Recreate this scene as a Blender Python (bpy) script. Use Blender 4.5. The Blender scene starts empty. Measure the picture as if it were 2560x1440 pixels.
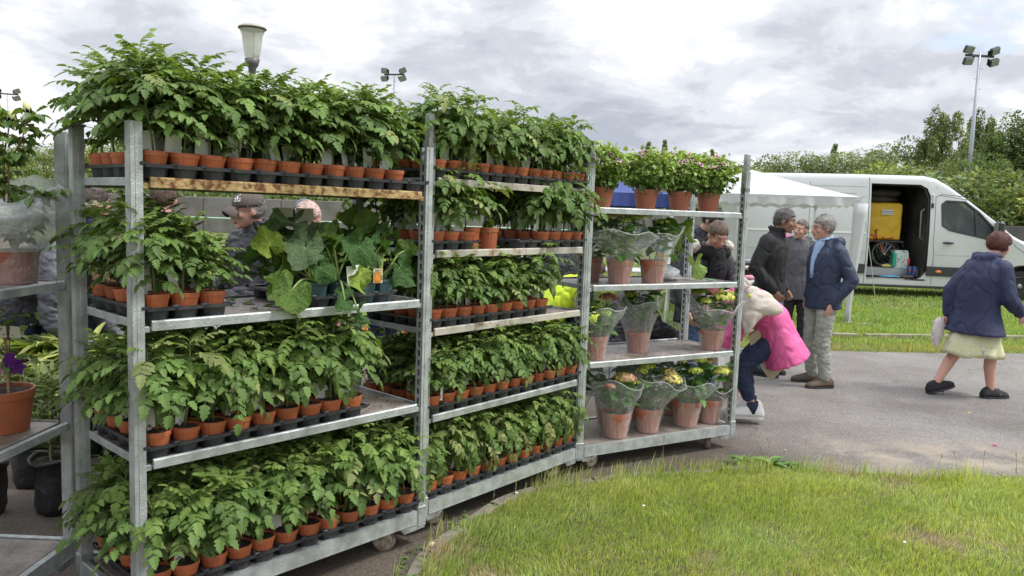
import bpy, math, random
import numpy as np
from mathutils import Vector, Matrix, noise as mnoise
from math import sin, cos, pi, radians as RAD
R = random.Random(7)
NR = np.random.default_rng(11)
scene = bpy.context.scene
COL = scene.collection

# ------------------------------------------------------------ camera, sky, sun, exposure
CAM_H, CAM_P, CAM_R, CAM_F = 1.6095, 0.0986, 0.0345, 1939.8
cd = bpy.data.cameras.new('camera'); cam = bpy.data.objects.new('camera', cd); COL.objects.link(cam)
cd.sensor_width = 36.0; cd.lens = CAM_F / 2560 * 36.0; cd.clip_start = 0.05; cd.clip_end = 3000
fw = Vector((0, cos(CAM_P), -sin(CAM_P))); up0 = Vector((0, sin(CAM_P), cos(CAM_P))); rt0 = Vector((1, 0, 0))
rt = rt0 * cos(CAM_R) + up0 * sin(CAM_R); up = -rt0 * sin(CAM_R) + up0 * cos(CAM_R)
cam.matrix_world = Matrix(((rt.x, up.x, -fw.x, 0), (rt.y, up.y, -fw.y, 0), (rt.z, up.z, -fw.z, CAM_H), (0, 0, 0, 1)))
scene.camera = cam
SUN_EL, SUN_AZ = 56.0, 100.0          # azimuth: degrees clockwise from +Y
world = bpy.data.worlds.new('World'); scene.world = world; world.use_nodes = True
wn = world.node_tree.nodes; wl = world.node_tree.links; wn.clear()
def N(nt, typ, **kw):
    n = nt.nodes.new(typ)
    for k, v in kw.items():
        if k == 'inp':
            for a, b in v.items(): n.inputs[a].default_value = b
        else: setattr(n, k, v)
    return n
W = world.node_tree
sky = N(W, 'ShaderNodeTexSky', sky_type='NISHITA', sun_disc=False, sun_elevation=RAD(SUN_EL), sun_rotation=RAD(SUN_AZ))
bgs = N(W, 'ShaderNodeBackground', inp={'Strength': 0.10}); wl.new(sky.outputs[0], bgs.inputs[0])
tc = N(W, 'ShaderNodeTexCoord')
sep = N(W, 'ShaderNodeSeparateXYZ'); wl.new(tc.outputs['Generated'], sep.inputs[0])
def math_(nt, op, a, b=None, clamp=False):
    n = nt.nodes.new('ShaderNodeMath'); n.operation = op; n.use_clamp = clamp
    for i, x in enumerate((a, b)):
        if x is None: continue
        if isinstance(x, (int, float)): n.inputs[i].default_value = x
        else: nt.links.new(x, n.inputs[i])
    return n.outputs[0]
zc = math_(W, 'ADD', math_(W, 'MAXIMUM', sep.outputs[2], 0.0), 0.27)
cx = math_(W, 'DIVIDE', sep.outputs[0], zc); cy = math_(W, 'DIVIDE', sep.outputs[1], zc)
comb = N(W, 'ShaderNodeCombineXYZ'); wl.new(cx, comb.inputs[0]); wl.new(cy, comb.inputs[1])
def wnoise(scale, detail, rough, off=0.0, dist=0.0):
    m = N(W, 'ShaderNodeMapping'); m.inputs['Location'].default_value = (off, off * .7, off * .3); wl.new(comb.outputs[0], m.inputs[0])
    n = N(W, 'ShaderNodeTexNoise', inp={'Scale': scale, 'Detail': detail, 'Roughness': rough, 'Distortion': dist}); wl.new(m.outputs[0], n.inputs[0])
    return n.outputs[0]
def ramp(nt, fac, stops, interp='LINEAR'):
    r = nt.nodes.new('ShaderNodeValToRGB'); r.color_ramp.interpolation = interp
    e = r.color_ramp.elements
    while len(e) < len(stops): e.new(0.5)
    for el, (p, c) in zip(e, stops):
        el.position = p; el.color = (*c, 1) if len(c) == 3 else c
    nt.links.new(fac, r.inputs[0]); return r.outputs[0]
big = wnoise(0.9, 4, .5, 3.1, .3); mid = wnoise(2.9, 6, .58, 8.2, .5); fine = wnoise(8.5, 6, .62, 1.2, .3)
dens = math_(W, 'ADD', math_(W, 'MULTIPLY', big, .46), math_(W, 'ADD', math_(W, 'MULTIPLY', mid, .40), math_(W, 'MULTIPLY', fine, .17)))
# broad cloud masses where they hang in the sky: (direction, width, amount)
def blob(px, py, wdt, amt, acc):
    a = px - 1280; b = 720 - py
    A = a * cos(CAM_R) - b * sin(CAM_R); B = a * sin(CAM_R) + b * cos(CAM_R)
    d = (rt0 * A + up0 * B + fw * CAM_F).normalized()
    dot = N(W, 'ShaderNodeVectorMath', operation='DISTANCE'); wl.new(tc.outputs['Generated'], dot.inputs[0]); dot.inputs[1].default_value = d
    q = math_(W, 'DIVIDE', dot.outputs['Value'], wdt)
    g = math_(W, 'POWER', 2.718, math_(W, 'MULTIPLY', math_(W, 'MULTIPLY', q, q), -1.0))
    return math_(W, 'ADD', acc, math_(W, 'MULTIPLY', g, amt))
acc = dens
for b_ in ((330, 170, .13, -.085), (1230, 230, .15, -.085), (60, 290, .09, .07), (760, 60, .14, .06), (1900, 260, .11, .055), (2200, 130, .16, -.03), (1500, 330, .10, -.03), (40, 40, .08, .05), (1700, 60, .12, .0)):
    acc = blob(*b_, acc)
cloud = ramp(W, acc, [(.38, (.240, .258, .298)), (.455, (.308, .326, .362)), (.515, (.385, .402, .432)), (.565, (.465, .470, .482)), (.64, (.53, .53, .53))], 'EASE')
# overcast skies brighten towards the zenith; gain raised out of view to light ground
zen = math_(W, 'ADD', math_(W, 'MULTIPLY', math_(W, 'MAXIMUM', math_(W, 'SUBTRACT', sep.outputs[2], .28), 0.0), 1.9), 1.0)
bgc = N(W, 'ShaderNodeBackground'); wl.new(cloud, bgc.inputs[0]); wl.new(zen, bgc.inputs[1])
hole = wnoise(2.6, 5, .6, 5.5, .4)
hole = blob(2480, -25, .055, .34, hole)
hm = N(W, 'ShaderNodeMapRange', inp={'From Min': .70, 'From Max': .84, 'To Min': 0.0, 'To Max': .75}); wl.new(hole, hm.inputs[0])
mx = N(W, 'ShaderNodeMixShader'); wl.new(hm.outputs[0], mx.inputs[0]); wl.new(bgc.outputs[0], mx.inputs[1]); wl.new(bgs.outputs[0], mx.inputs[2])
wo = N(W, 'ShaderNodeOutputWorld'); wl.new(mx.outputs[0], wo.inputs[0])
sl = bpy.data.lights.new('sun', 'SUN'); sl.energy = 1.5; sl.angle = RAD(14); sl.color = (1, .96, .9)
so = bpy.data.objects.new('sun', sl); COL.objects.link(so)
sd = Vector((sin(RAD(SUN_AZ)) * cos(RAD(SUN_EL)), cos(RAD(SUN_AZ)) * cos(RAD(SUN_EL)), sin(RAD(SUN_EL))))
so.rotation_euler = sd.to_track_quat('Z', 'Y').to_euler(); so.location = (0, 0, 20)
scene.view_settings.view_transform = 'Standard'; scene.view_settings.look = 'None'
scene.view_settings.exposure = 1.12; scene.view_settings.gamma = 1.0; scene.view_settings.use_curve_mapping = False
scene.render.engine = 'CYCLES'
scene.cycles.max_bounces = 7; scene.cycles.transparent_max_bounces = 16; scene.cycles.transmission_bounces = 4
scene.cycles.caustics_reflective = False; scene.cycles.caustics_refractive = False
try: scene.cycles.use_denoising = True
except Exception: pass

# ------------------------------------------------------------ helpers
MATS = {}
def mat(name, col, rough=.6, metal=0., var=.0, vscale=8., bump=0., bscale=60., attr=False, transl=0., spec=.5, rnd=0., col2=None, lo=.45, hi=.62, coat=0., alpha=1., sheen=0., tint=None):
    """procedural material: base colour, mottling towards col2, fine bump, optional per-object tone and leaf translucency"""
    if name in MATS: return MATS[name]
    m = bpy.data.materials.new(name); m.use_nodes = True; nt = m.node_tree; nt.nodes.clear()
    out = N(nt, 'ShaderNodeOutputMaterial'); p = N(nt, 'ShaderNodeBsdfPrincipled')
    p.inputs['Roughness'].default_value = rough; p.inputs['Metallic'].default_value = metal
    p.inputs['Specular IOR Level'].default_value = spec; p.inputs['Coat Weight'].default_value = coat
    if sheen: p.inputs['Sheen Weight'].default_value = sheen
    t = N(nt, 'ShaderNodeTexCoord')
    if attr:
        a = N(nt, 'ShaderNodeAttribute', attribute_name='Col'); c = a.outputs[0]
    else:
        a = N(nt, 'ShaderNodeRGB'); a.outputs[0].default_value = (*col, 1); c = a.outputs[0]
    if col2 is not None:
        n = N(nt, 'ShaderNodeTexNoise', inp={'Scale': vscale, 'Detail': 6, 'Roughness': .62}); nt.links.new(t.outputs['Object'], n.inputs[0])
        f = ramp(nt, n.outputs[0], [(lo, (0, 0, 0)), (hi, (1, 1, 1))])
        mixn = N(nt, 'ShaderNodeMix', data_type='RGBA'); nt.links.new(f, mixn.inputs[0]); nt.links.new(c, mixn.inputs[6]); mixn.inputs[7].default_value = (*col2, 1); c = mixn.outputs[2]
    if var or rnd:
        h = N(nt, 'ShaderNodeHueSaturation'); nt.links.new(c, h.inputs['Color'])
        v = None
        if var:
            n = N(nt, 'ShaderNodeTexNoise', inp={'Scale': vscale * 1.7, 'Detail': 5, 'Roughness': .6}); nt.links.new(t.outputs['Object'], n.inputs[0])
            v = math_(nt, 'ADD', math_(nt, 'MULTIPLY', math_(nt, 'SUBTRACT', n.outputs[0], .5), 2.6 * var), 1.0)
        if rnd:
            o = N(nt, 'ShaderNodeObjectInfo'); r_ = math_(nt, 'ADD', math_(nt, 'MULTIPLY', math_(nt, 'SUBTRACT', o.outputs['Random'], .5), 2 * rnd), 1.0)
            v = r_ if v is None else math_(nt, 'MULTIPLY', v, r_)
        nt.links.new(v, h.inputs['Value']); c = h.outputs[0]
    nt.links.new(c, p.inputs['Base Color'])
    if bump:
        n = N(nt, 'ShaderNodeTexNoise', inp={'Scale': bscale, 'Detail': 4, 'Roughness': .6}); nt.links.new(t.outputs['Object'], n.inputs[0])
        b = N(nt, 'ShaderNodeBump', inp={'Strength': min(1, bump), 'Distance': .01 * max(1, bump)}); nt.links.new(n.outputs[0], b.inputs['Height']); nt.links.new(b.outputs[0], p.inputs['Normal'])
    sh = p.outputs[0]
    if transl:
        tr = N(nt, 'ShaderNodeBsdfTranslucent'); g = N(nt, 'ShaderNodeMix', data_type='RGBA', blend_type='MULTIPLY'); g.inputs[0].default_value = 1
        nt.links.new(c, g.inputs[6]); g.inputs[7].default_value = (*(tint or ((1.5, 1.45, .6) if attr else (1, 1, 1))), 1); nt.links.new(g.outputs[2], tr.inputs[0])
        ms = N(nt, 'ShaderNodeMixShader', inp={0: transl}); nt.links.new(sh, ms.inputs[1]); nt.links.new(tr.outputs[0], ms.inputs[2]); sh = ms.outputs[0]
    if alpha < 1:
        tp = N(nt, 'ShaderNodeBsdfTransparent'); ms = N(nt, 'ShaderNodeMixShader', inp={0: alpha}); nt.links.new(tp.outputs[0], ms.inputs[1]); nt.links.new(sh, ms.inputs[2]); sh = ms.outputs[0]
    nt.links.new(sh, out.inputs[0]); MATS[name] = m; return m

class MB:
    """collects shapes and links them as one mesh object"""
    def __init__(s): s.v = []; s.f = []; s.m = []; s.c = []
    def add(s, vs, fs, mi=0, M=None, col=None):
        o = len(s.v)
        for p in vs:
            p = Vector(p)
            if M is not None: p = M @ p
            s.v.append((p.x, p.y, p.z)); s.c.append(col or (1, 1, 1))
        for f in fs: s.f.append(tuple(i + o for i in f)); s.m.append(mi)
    def box(s, c, d, mi=0, M=None, ch=0.):
        x, y, z = d[0] / 2, d[1] / 2, d[2] / 2
        if ch:
            k = min(ch, x * .9, y * .9); pr = [(-x + k, -y), (x - k, -y), (x, -y + k), (x, y - k), (x - k, y), (-x + k, y), (-x, y - k), (-x, -y + k)]
            kz = min(ch, z * .9); sx, sy = (x - k) / x, (y - k) / y
            vs = []
            for (zz, a) in ((-z, 1), (-z + kz, 0), (z - kz, 0), (z, 1)):
                for (px, py) in pr: vs.append((c[0] + px * (sx if a else 1), c[1] + py * (sy if a else 1), c[2] + zz))
            fs = [tuple(range(7, -1, -1)), tuple(range(24, 32))]
            for l in range(3):
                for i in range(8): j = (i + 1) % 8; fs.append((l * 8 + i, l * 8 + j, l * 8 + 8 + j, l * 8 + 8 + i))
            s.add(vs, fs, mi, M); return
        vs = [(c[0] + a * x, c[1] + b * y, c[2] + e * z) for e in (-1, 1) for a, b in ((-1, -1), (1, -1), (1, 1), (-1, 1))]
        s.add(vs, [(3, 2, 1, 0), (4, 5, 6, 7), (0, 1, 5, 4), (1, 2, 6, 5), (2, 3, 7, 6), (3, 0, 4, 7)], mi, M)
    def lathe(s, prof, n=16, c=(0, 0, 0), mi=0, M=None, cap0=True, cap1=True, col=None, sq=0):
        vs = []; fs = []
        for (r, z) in prof:
            for i in range(n):
                a = 2 * pi * i / n; k = 1
                if sq: k = 1 / max(abs(cos(a)), abs(sin(a))) ** sq
                vs.append((c[0] + r * k * cos(a), c[1] + r * k * sin(a), c[2] + z))
        for l in range(len(prof) - 1):
            for i in range(n): j = (i + 1) % n; fs.append((l * n + i, l * n + j, l * n + n + j, l * n + n + i))
        if cap0: fs.append(tuple(range(n - 1, -1, -1)))
        if cap1: fs.append(tuple(range((len(prof) - 1) * n, len(prof) * n)))
        s.add(vs, fs, mi, M, col)
    def tube(s, pts, rad, n=7, mi=0, M=None, col=None, flat=1.0):
        pts = [Vector(p) for p in pts]; k = len(pts)
        if not hasattr(rad, '__len__'): rad = [rad] * k
        vs = []; fs = []; u = None
        for i, p in enumerate(pts):
            t = (pts[min(i + 1, k - 1)] - pts[max(i - 1, 0)])
            if t.length < 1e-9: t = Vector((0, 0, 1))
            t.normalize()
            if u is None: u = t.orthogonal().normalized()
            else:
                u = u - t * u.dot(t)
                u = u.normalized() if u.length > 1e-6 else t.orthogonal().normalized()
            w = t.cross(u)
            for j in range(n):
                a = 2 * pi * j / n; q = p + (u * cos(a) + w * sin(a) * flat) * rad[i]; vs.append(q)
        for l in range(k - 1):
            for j in range(n): q = (j + 1) % n; fs.append((l * n + j, l * n + q, l * n + n + q, l * n + n + j))
        fs.append(tuple(range(n - 1, -1, -1))); fs.append(tuple(range((k - 1) * n, k * n)))
        s.add(vs, fs, mi, M, col)
    def ell(s, c, r, n=12, m=8, mi=0, M=None, col=None):
        prof = []
        vs = [(c[0], c[1], c[2] - r[2])]; fs = []
        for l in range(1, m):
            th = pi * l / m
            for i in range(n):
                a = 2 * pi * i / n; vs.append((c[0] + r[0] * sin(th) * cos(a), c[1] + r[1] * sin(th) * sin(a), c[2] - r[2] * cos(th)))
        vs.append((c[0], c[1], c[2] + r[2])); e = len(vs) - 1
        for i in range(n): j = (i + 1) % n; fs.append((0, 1 + j, 1 + i)); fs.append((e, 1 + (m - 2) * n + i, 1 + (m - 2) * n + j))
        for l in range(m - 2):
            for i in range(n): j = (i + 1) % n; fs.append((1 + l * n + i, 1 + l * n + j, 1 + (l + 1) * n + j, 1 + (l + 1) * n + i))
        s.add(vs, fs, mi, M, col)
    def rings(s, rings, mi=0, cap=True, M=None, closed=True):
        n = len(rings[0]); vs = [p for r in rings for p in r]; fs = []
        for l in range(len(rings) - 1):
            for i in range(n if closed else n - 1): j = (i + 1) % n; fs.append((l * n + i, l * n + j, l * n + n + j, l * n + n + i))
        if cap: fs.append(tuple(range(n - 1, -1, -1))); fs.append(tuple(range((len(rings) - 1) * n, len(rings) * n)))
        s.add(vs, fs, mi, M)
    def prism(s, poly, a, b, ax=1, mi=0, M=None):
        """polygon in the two other axes, extruded along axis ax from a to b"""
        def P(q, t):
            if ax == 0: return (t, q[0], q[1])
            if ax == 1: return (q[0], t, q[1])
            return (q[0], q[1], t)
        n = len(poly); vs = [P(q, a) for q in poly] + [P(q, b) for q in poly]
        fs = [tuple(range(n)), tuple(range(2 * n - 1, n - 1, -1))] + [(i, i + n, (i + 1) % n + n, (i + 1) % n) for i in range(n)]
        s.add(vs, fs, mi, M)
    def mesh(s, name, mats, smooth=False, colattr=False):
        me = bpy.data.meshes.new(name); me.from_pydata(s.v, [], s.f)
        for m in (mats if isinstance(mats, (list, tuple)) else [mats]): me.materials.append(m)
        if any(s.m): me.polygons.foreach_set('material_index', s.m)
        if smooth: me.polygons.foreach_set('use_smooth', [True] * len(s.f))
        if colattr:
            a = me.color_attributes.new('Col', 'FLOAT_COLOR', 'POINT'); a.data.foreach_set('color', [x for c in s.c for x in (*c, 1)])
        me.update(); return me
    def build(s, name, mats, parent=None, smooth=False, colattr=False, kind=None, fix=True):
        me = s.mesh(name, mats, smooth, colattr)
        return put(name, me, parent, kind=kind)
def put(name, me, parent=None, loc=(0, 0, 0), rot=(0, 0, 0), kind=None, sc=None):
    o = bpy.data.objects.new(name, me); COL.objects.link(o); o.location = loc; o.rotation_euler = rot
    if sc is not None: o.scale = (sc, sc, sc) if isinstance(sc, (int, float)) else sc
    if parent is not None: o.parent = parent
    if kind: o['kind'] = kind
    return o
def tag(o, label, cat, group=None, kind=None):
    o['label'] = label; o['category'] = cat
    if group: o['group'] = group
    if kind: o['kind'] = kind
    return o
def thing(name, label, cat, loc=(0, 0, 0), rz=0., group=None):
    return tag(put(name, None, None, loc, (0, 0, rz)), label, cat, group)
def np_mesh(name, V, F, mats, col=None, smooth=False):
    """V (n,3), F (m,k) all with k corners"""
    me = bpy.data.meshes.new(name); V = np.asarray(V, np.float32); F = np.asarray(F, np.int32); k = F.shape[1]
    me.vertices.add(len(V)); me.vertices.foreach_set('co', V.ravel())
    me.loops.add(F.size); me.loops.foreach_set('vertex_index', F.ravel())
    me.polygons.add(len(F)); me.polygons.foreach_set('loop_start', np.arange(0, F.size, k, dtype=np.int32))
    me.polygons.foreach_set('use_smooth', np.full(len(F), smooth))
    for m in (mats if isinstance(mats, (list, tuple)) else [mats]): me.materials.append(m)
    if col is not None:
        a = me.color_attributes.new('Col', 'FLOAT_COLOR', 'POINT'); c = np.ones((len(V), 4), np.float32); c[:, :3] = col; a.data.foreach_set('color', c.ravel())
    me.update(calc_edges=True); me.validate(); return me
def rotz(a): return Matrix.Rotation(a, 4, 'Z')
def TR(x, y, z): return Matrix.Translation((x, y, z))
ORD = 'first second third fourth fifth sixth seventh eighth ninth tenth eleventh twelfth'.split()
# ------------------------------------------------------------ ground, path, lawns
M_soil = mat('lawn_soil', (.10, .14, .035), .95, col2=(.16, .155, .06), vscale=.7, var=.25, bump=.8, bscale=30)
M_asph = mat('asphalt', (.25, .235, .222), .72, col2=(.18, .165, .152), vscale=.9, lo=.42, hi=.66, var=.10, bump=1.0, bscale=170, spec=.4)
def asphalt_detail():
    nt = M_asph.node_tree; p = [n for n in nt.nodes if n.type == 'BSDF_PRINCIPLED'][0]
    t = [n for n in nt.nodes if n.type == 'TEX_COORD'][0]
    src = p.inputs['Base Color'].links[0].from_socket
    v = N(nt, 'ShaderNodeTexVoronoi', inp={'Scale': 130.}); nt.links.new(t.outputs['Object'], v.inputs[0])   # stone chips of the wearing course
    f = ramp(nt, v.outputs['Color'], [(.0, (.55, .55, .55)), (.55, (.95, .95, .94)), (1., (1.75, 1.7, 1.62))])
    m = N(nt, 'ShaderNodeMix', data_type='RGBA', blend_type='MULTIPLY'); m.inputs[0].default_value = .85
    nt.links.new(src, m.inputs[6]); nt.links.new(f, m.inputs[7])
    # sandy silt washed against the lawn edge and damp brown patch round the trolleys
    sp = N(nt, 'ShaderNodeSeparateXYZ'); nt.links.new(t.outputs['Object'], sp.inputs[0])
    n = N(nt, 'ShaderNodeTexNoise', inp={'Scale': 2.2, 'Detail': 6, 'Roughness': .65}); nt.links.new(t.outputs['Object'], n.inputs[0])
    dx = math_(nt, 'SUBTRACT', sp.outputs[1], math_(nt, 'ADD', math_(nt, 'MULTIPLY', sp.outputs[0], .02), 5.2))
    e = math_(nt, 'SUBTRACT', 1.0, math_(nt, 'MULTIPLY', math_(nt, 'ABSOLUTE', dx), 1.9), True)
    q = math_(nt, 'MULTIPLY', math_(nt, 'SUBTRACT', sp.outputs[0], 1.7), 1.5, True)
    s = math_(nt, 'MULTIPLY', math_(nt, 'MULTIPLY', e, q), ramp(nt, n.outputs[0], [(.42, (0, 0, 0)), (.62, (1, 1, 1))]))
    m2 = N(nt, 'ShaderNodeMix', data_type='RGBA'); nt.links.new(s, m2.inputs[0]); nt.links.new(m.outputs[2], m2.inputs[6]); m2.inputs[7].default_value = (.42, .35, .27, 1)
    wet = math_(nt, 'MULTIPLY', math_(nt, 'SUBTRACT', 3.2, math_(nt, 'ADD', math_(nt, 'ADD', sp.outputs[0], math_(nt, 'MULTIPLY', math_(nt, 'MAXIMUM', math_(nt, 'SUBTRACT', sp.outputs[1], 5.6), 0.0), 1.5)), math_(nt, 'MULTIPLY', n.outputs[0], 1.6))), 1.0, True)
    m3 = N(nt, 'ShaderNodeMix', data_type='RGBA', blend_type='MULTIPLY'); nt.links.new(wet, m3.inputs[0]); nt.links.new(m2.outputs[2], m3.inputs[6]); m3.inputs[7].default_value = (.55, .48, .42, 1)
    mpc = N(nt, 'ShaderNodeMapping'); nd = N(nt, 'ShaderNodeTexNoise', inp={'Scale': 1.1, 'Detail': 5, 'Roughness': .6}); nt.links.new(t.outputs['Object'], nd.inputs[0])
    va = N(nt, 'ShaderNodeVectorMath', operation='MULTIPLY_ADD'); nt.links.new(nd.outputs['Color'], va.inputs[0]); va.inputs[1].default_value = (.9, .9, .9); nt.links.new(t.outputs['Object'], va.inputs[2])
    vc = N(nt, 'ShaderNodeTexVoronoi', feature='DISTANCE_TO_EDGE', inp={'Scale': .33}); nt.links.new(va.outputs[0], vc.inputs[0])
    st_ = N(nt, 'ShaderNodeTexNoise', inp={'Scale': .55, 'Detail': 7, 'Roughness': .7, 'Distortion': .6}); nt.links.new(t.outputs['Object'], st_.inputs[0])
    crk = ramp(nt, vc.outputs['Distance'], [(.0, (.55, .53, .50)), (.004, (1, 1, 1))]); stn = ramp(nt, st_.outputs[0], [(.36, (.78, .77, .76)), (.50, (1, 1, 1)), (.66, (1.10, 1.09, 1.07))])
    m4 = N(nt, 'ShaderNodeMix', data_type='RGBA', blend_type='MULTIPLY'); m4.inputs[0].default_value = .8; nt.links.new(m3.outputs[2], m4.inputs[6]); nt.links.new(crk, m4.inputs[7])
    m5 = N(nt, 'ShaderNodeMix', data_type='RGBA', blend_type='MULTIPLY'); m5.inputs[0].default_value = 1.; nt.links.new(m4.outputs[2], m5.inputs[6]); nt.links.new(stn, m5.inputs[7])
    nt.links.new(m5.outputs[2], p.inputs['Base Color'])
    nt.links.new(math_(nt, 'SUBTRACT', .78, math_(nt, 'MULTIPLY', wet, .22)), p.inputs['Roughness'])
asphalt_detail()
g = MB(); g.add([(-900, -300, 0), (900, -300, 0), (900, 1200, 0), (-900, 1200, 0)], [(0, 1, 2, 3)])
g.build('ground', M_soil, kind='structure')
# lawn edge curve, near the camera
EDGE = [(-.62, -1.5), (-.55, 1.6), (-.46, 2.5), (-.40, 3.10), (-.365, 3.42), (-.24, 3.72), (-.03, 4.12), (.26, 4.40), (.70, 4.60), (1.12, 4.74), (1.68, 4.88), (2.17, 4.84), (2.67, 4.82), (3.4, 4.90), (4.6, 5.0), (7., 5.3), (12, 5.9)]
def edge_at():
    P = [Vector((*p, 0)) for p in EDGE]; out = []
    for i in range(len(P) - 1):
        a = P[max(i - 1, 0)]; b = P[i]; c = P[i + 1]; d = P[min(i + 2, len(P) - 1)]
        for k in range(8):
            t = k / 8; out.append(.5 * ((2 * b) + (c - a) * t + (2 * a - 5 * b + 4 * c - d) * t * t + (3 * b - a - 3 * c + d) * t ** 3))
    out.append(P[-1]); return out
EC = edge_at()
# the path, one sheet reaching behind the trolleys
pa = MB(); far = [(12.5, 10.9), (9, 10.35), (7, 10.0), (5.5, 9.75), (4.1, 9.62), (3, 9.6), (1.5, 9.7), (0, 9.9), (-3, 10.2), (-7, 10.8), (-14, 11.8)]
poly = [(-14, -2), (-.62, -2)] + [(p.x, p.y) for p in EC] + far
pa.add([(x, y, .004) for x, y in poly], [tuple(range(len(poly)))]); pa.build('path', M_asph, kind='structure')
lawn = MB(); lp = [(12, -2)] + [(p.x, p.y) for p in reversed(EC)] + [(-.6, -2)]
# near lawn, gently domed above the path
def lawn_h(x, y, d): return .012 + .05 * min(1, d / .5) + .012 * mnoise.noise(Vector((x * 1.3, y * 1.3, 0)))
def edge_dist(x, y):
    b = 9
    for i in range(len(ECn) - 1):
        a = ECn[i]; c = ECn[i + 1]; ab = c - a; t = max(0, min(1, np.dot((x - a[0], y - a[1]), ab) / (ab @ ab))); q = a + ab * t
        b = min(b, math.hypot(x - q[0], y - q[1]))
    return b
ECn = np.array([(p.x, p.y) for p in EC])
def dist_edge_np(X, Y):
    best = np.full(X.shape, 99.); side = np.zeros(X.shape)
    for i in range(len(ECn) - 1):
        a = ECn[i]; ab = ECn[i + 1] - a; t = np.clip(((X - a[0]) * ab[0] + (Y - a[1]) * ab[1]) / (ab @ ab), 0, 1)
        dx = X - a[0] - ab[0] * t; dy = Y - a[1] - ab[1] * t; d = np.hypot(dx, dy); s = ab[0] * (Y - a[1]) - ab[1] * (X - a[0])
        m = d < best; best = np.where(m, d, best); side = np.where(m, s, side)
    return best * np.where(side < 0, 1, -1)         # positive on the lawn side
def hill(X, Y): return .5 * np.sin(X * 1.7 + .6 * np.sin(Y * 2.3)) + .5 * np.sin(Y * 2.1 + 1.3 * np.sin(X * 1.1))
def lawn_z(X, Y):
    d = dist_edge_np(X, Y); return .010 + .045 * np.clip(d / .45, 0, 1) + .010 * hill(X, Y) * np.clip(d, 0, 1)
nx, ny = 150, 90; gx = np.linspace(-.75, 9, nx); gy = np.linspace(-1, 5.8, ny); GX, GY = np.meshgrid(gx, gy); D = dist_edge_np(GX, GY)
GZ = np.where(D > -.03, lawn_z(GX, GY), -.2)
V = np.stack([GX, GY, GZ], -1).reshape(-1, 3); F = []
ok = (D > -.02)
for j in range(ny - 1):
    for i in range(nx - 1):
        if ok[j, i] and ok[j, i + 1] and ok[j + 1, i] and ok[j + 1, i + 1]: F.append((j * nx + i, j * nx + i + 1, (j + 1) * nx + i + 1, (j + 1) * nx + i))
put('lawn', np_mesh('lawn', V, F, mat('lawn_earth', (.085, .085, .035), .95, col2=(.20, .16, .09), vscale=1.2, var=.3, bump=1, bscale=40), smooth=True), kind='structure')
M_blade = mat('grass_blade', (.2, .3, .05), .55, attr=True, transl=.35, spec=.35)
def fbm2(X, Y, s, seed=0):
    v = 0; a = 1
    for k in range(4):
        ph = seed + k * 1.7
        v = v + a * np.sin(X * s * (1.0 + .13 * k) + 1.9 * np.sin(Y * s * .8 + ph) + ph) * np.sin(Y * s * (1.1 - .07 * k) + 1.6 * np.sin(X * s * .9 + 2 * ph) + 1.3 * ph); a *= .6; s *= 2.07
    return v
def blades(n, xr, yr, keep, zf, L, wd, name, colf, lean=.55, segs=3):
    X = NR.uniform(*xr, n); Y = NR.uniform(*yr, n); k = keep(X, Y); X, Y = X[k], Y[k]; n = len(X)
    # blades grow in tufts
    Z = zf(X, Y); a = NR.uniform(0, 2 * pi, n); l = L(X, Y) * NR.uniform(.45, 1.25, n); w = wd(X, Y) * NR.uniform(.7, 1.3, n)
    ta = fbm2(X, Y, 2.1, 4.) * 2.2; tl = lean * NR.uniform(.1, 1.3, n)
    dx = np.cos(a) * .55 + np.cos(ta) * .45; dy = np.sin(a) * .55 + np.sin(ta) * .45
    pxn = -np.sin(a + .4); pyn = np.cos(a + .4)
    rows = []
    for s_ in range(segs + 1):
        t = s_ / segs; h = l * (t - .25 * tl * t * t); o = l * tl * t ** 1.8
        ww = w * (1 - t) ** .6 * (.5 if s_ < segs else .0)
        cxx = X + dx * o; cyy = Y + dy * o; z = Z + h - .004
        if s_ < segs: rows.append(np.stack([cxx - pxn * ww, cyy - pyn * ww, z], 1)); rows.append(np.stack([cxx + pxn * ww, cyy + pyn * ww, z], 1))
        else: rows.append(np.stack([cxx, cyy, z], 1))
    nv = len(rows); V = np.stack(rows, 1).reshape(-1, 3); base = np.arange(n)[:, None] * nv; T = []
    for s_ in range(segs - 1): q = 2 * s_; T += [base + np.array([q, q + 1, q + 3]), base + np.array([q, q + 3, q + 2])]
    q = 2 * (segs - 1); T.append(base + np.array([q, q + 1, q + 2])); F = np.concatenate(T)
    C = colf(X, Y, n); C = np.repeat(C, nv, 0)
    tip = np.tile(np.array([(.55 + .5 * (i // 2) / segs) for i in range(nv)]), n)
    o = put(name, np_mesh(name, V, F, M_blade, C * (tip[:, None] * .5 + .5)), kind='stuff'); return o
def grass_col(X, Y, n):
    base = np.array([.40, .53, .14]); yel = np.array([.56, .62, .20]); dk = np.array([.22, .36, .085]); dry = np.array([.60, .50, .30])
    f = np.clip(.5 + .40 * fbm2(X, Y, 2.6, 2.), 0, 1)[:, None]; d = NR.uniform(0, 1, n)[:, None]
    C = base * (1 - f) + yel * f; C = np.where(d < .22, dk, C); bare = np.clip(fbm2(X, Y, 2.6, 7.) - .75, 0, 1)[:, None]
    C = np.where(NR.uniform(0, 1, n)[:, None] < .07 + bare * 1.1, dry, C); return C * NR.uniform(.55, 1.35, n)[:, None]
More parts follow.
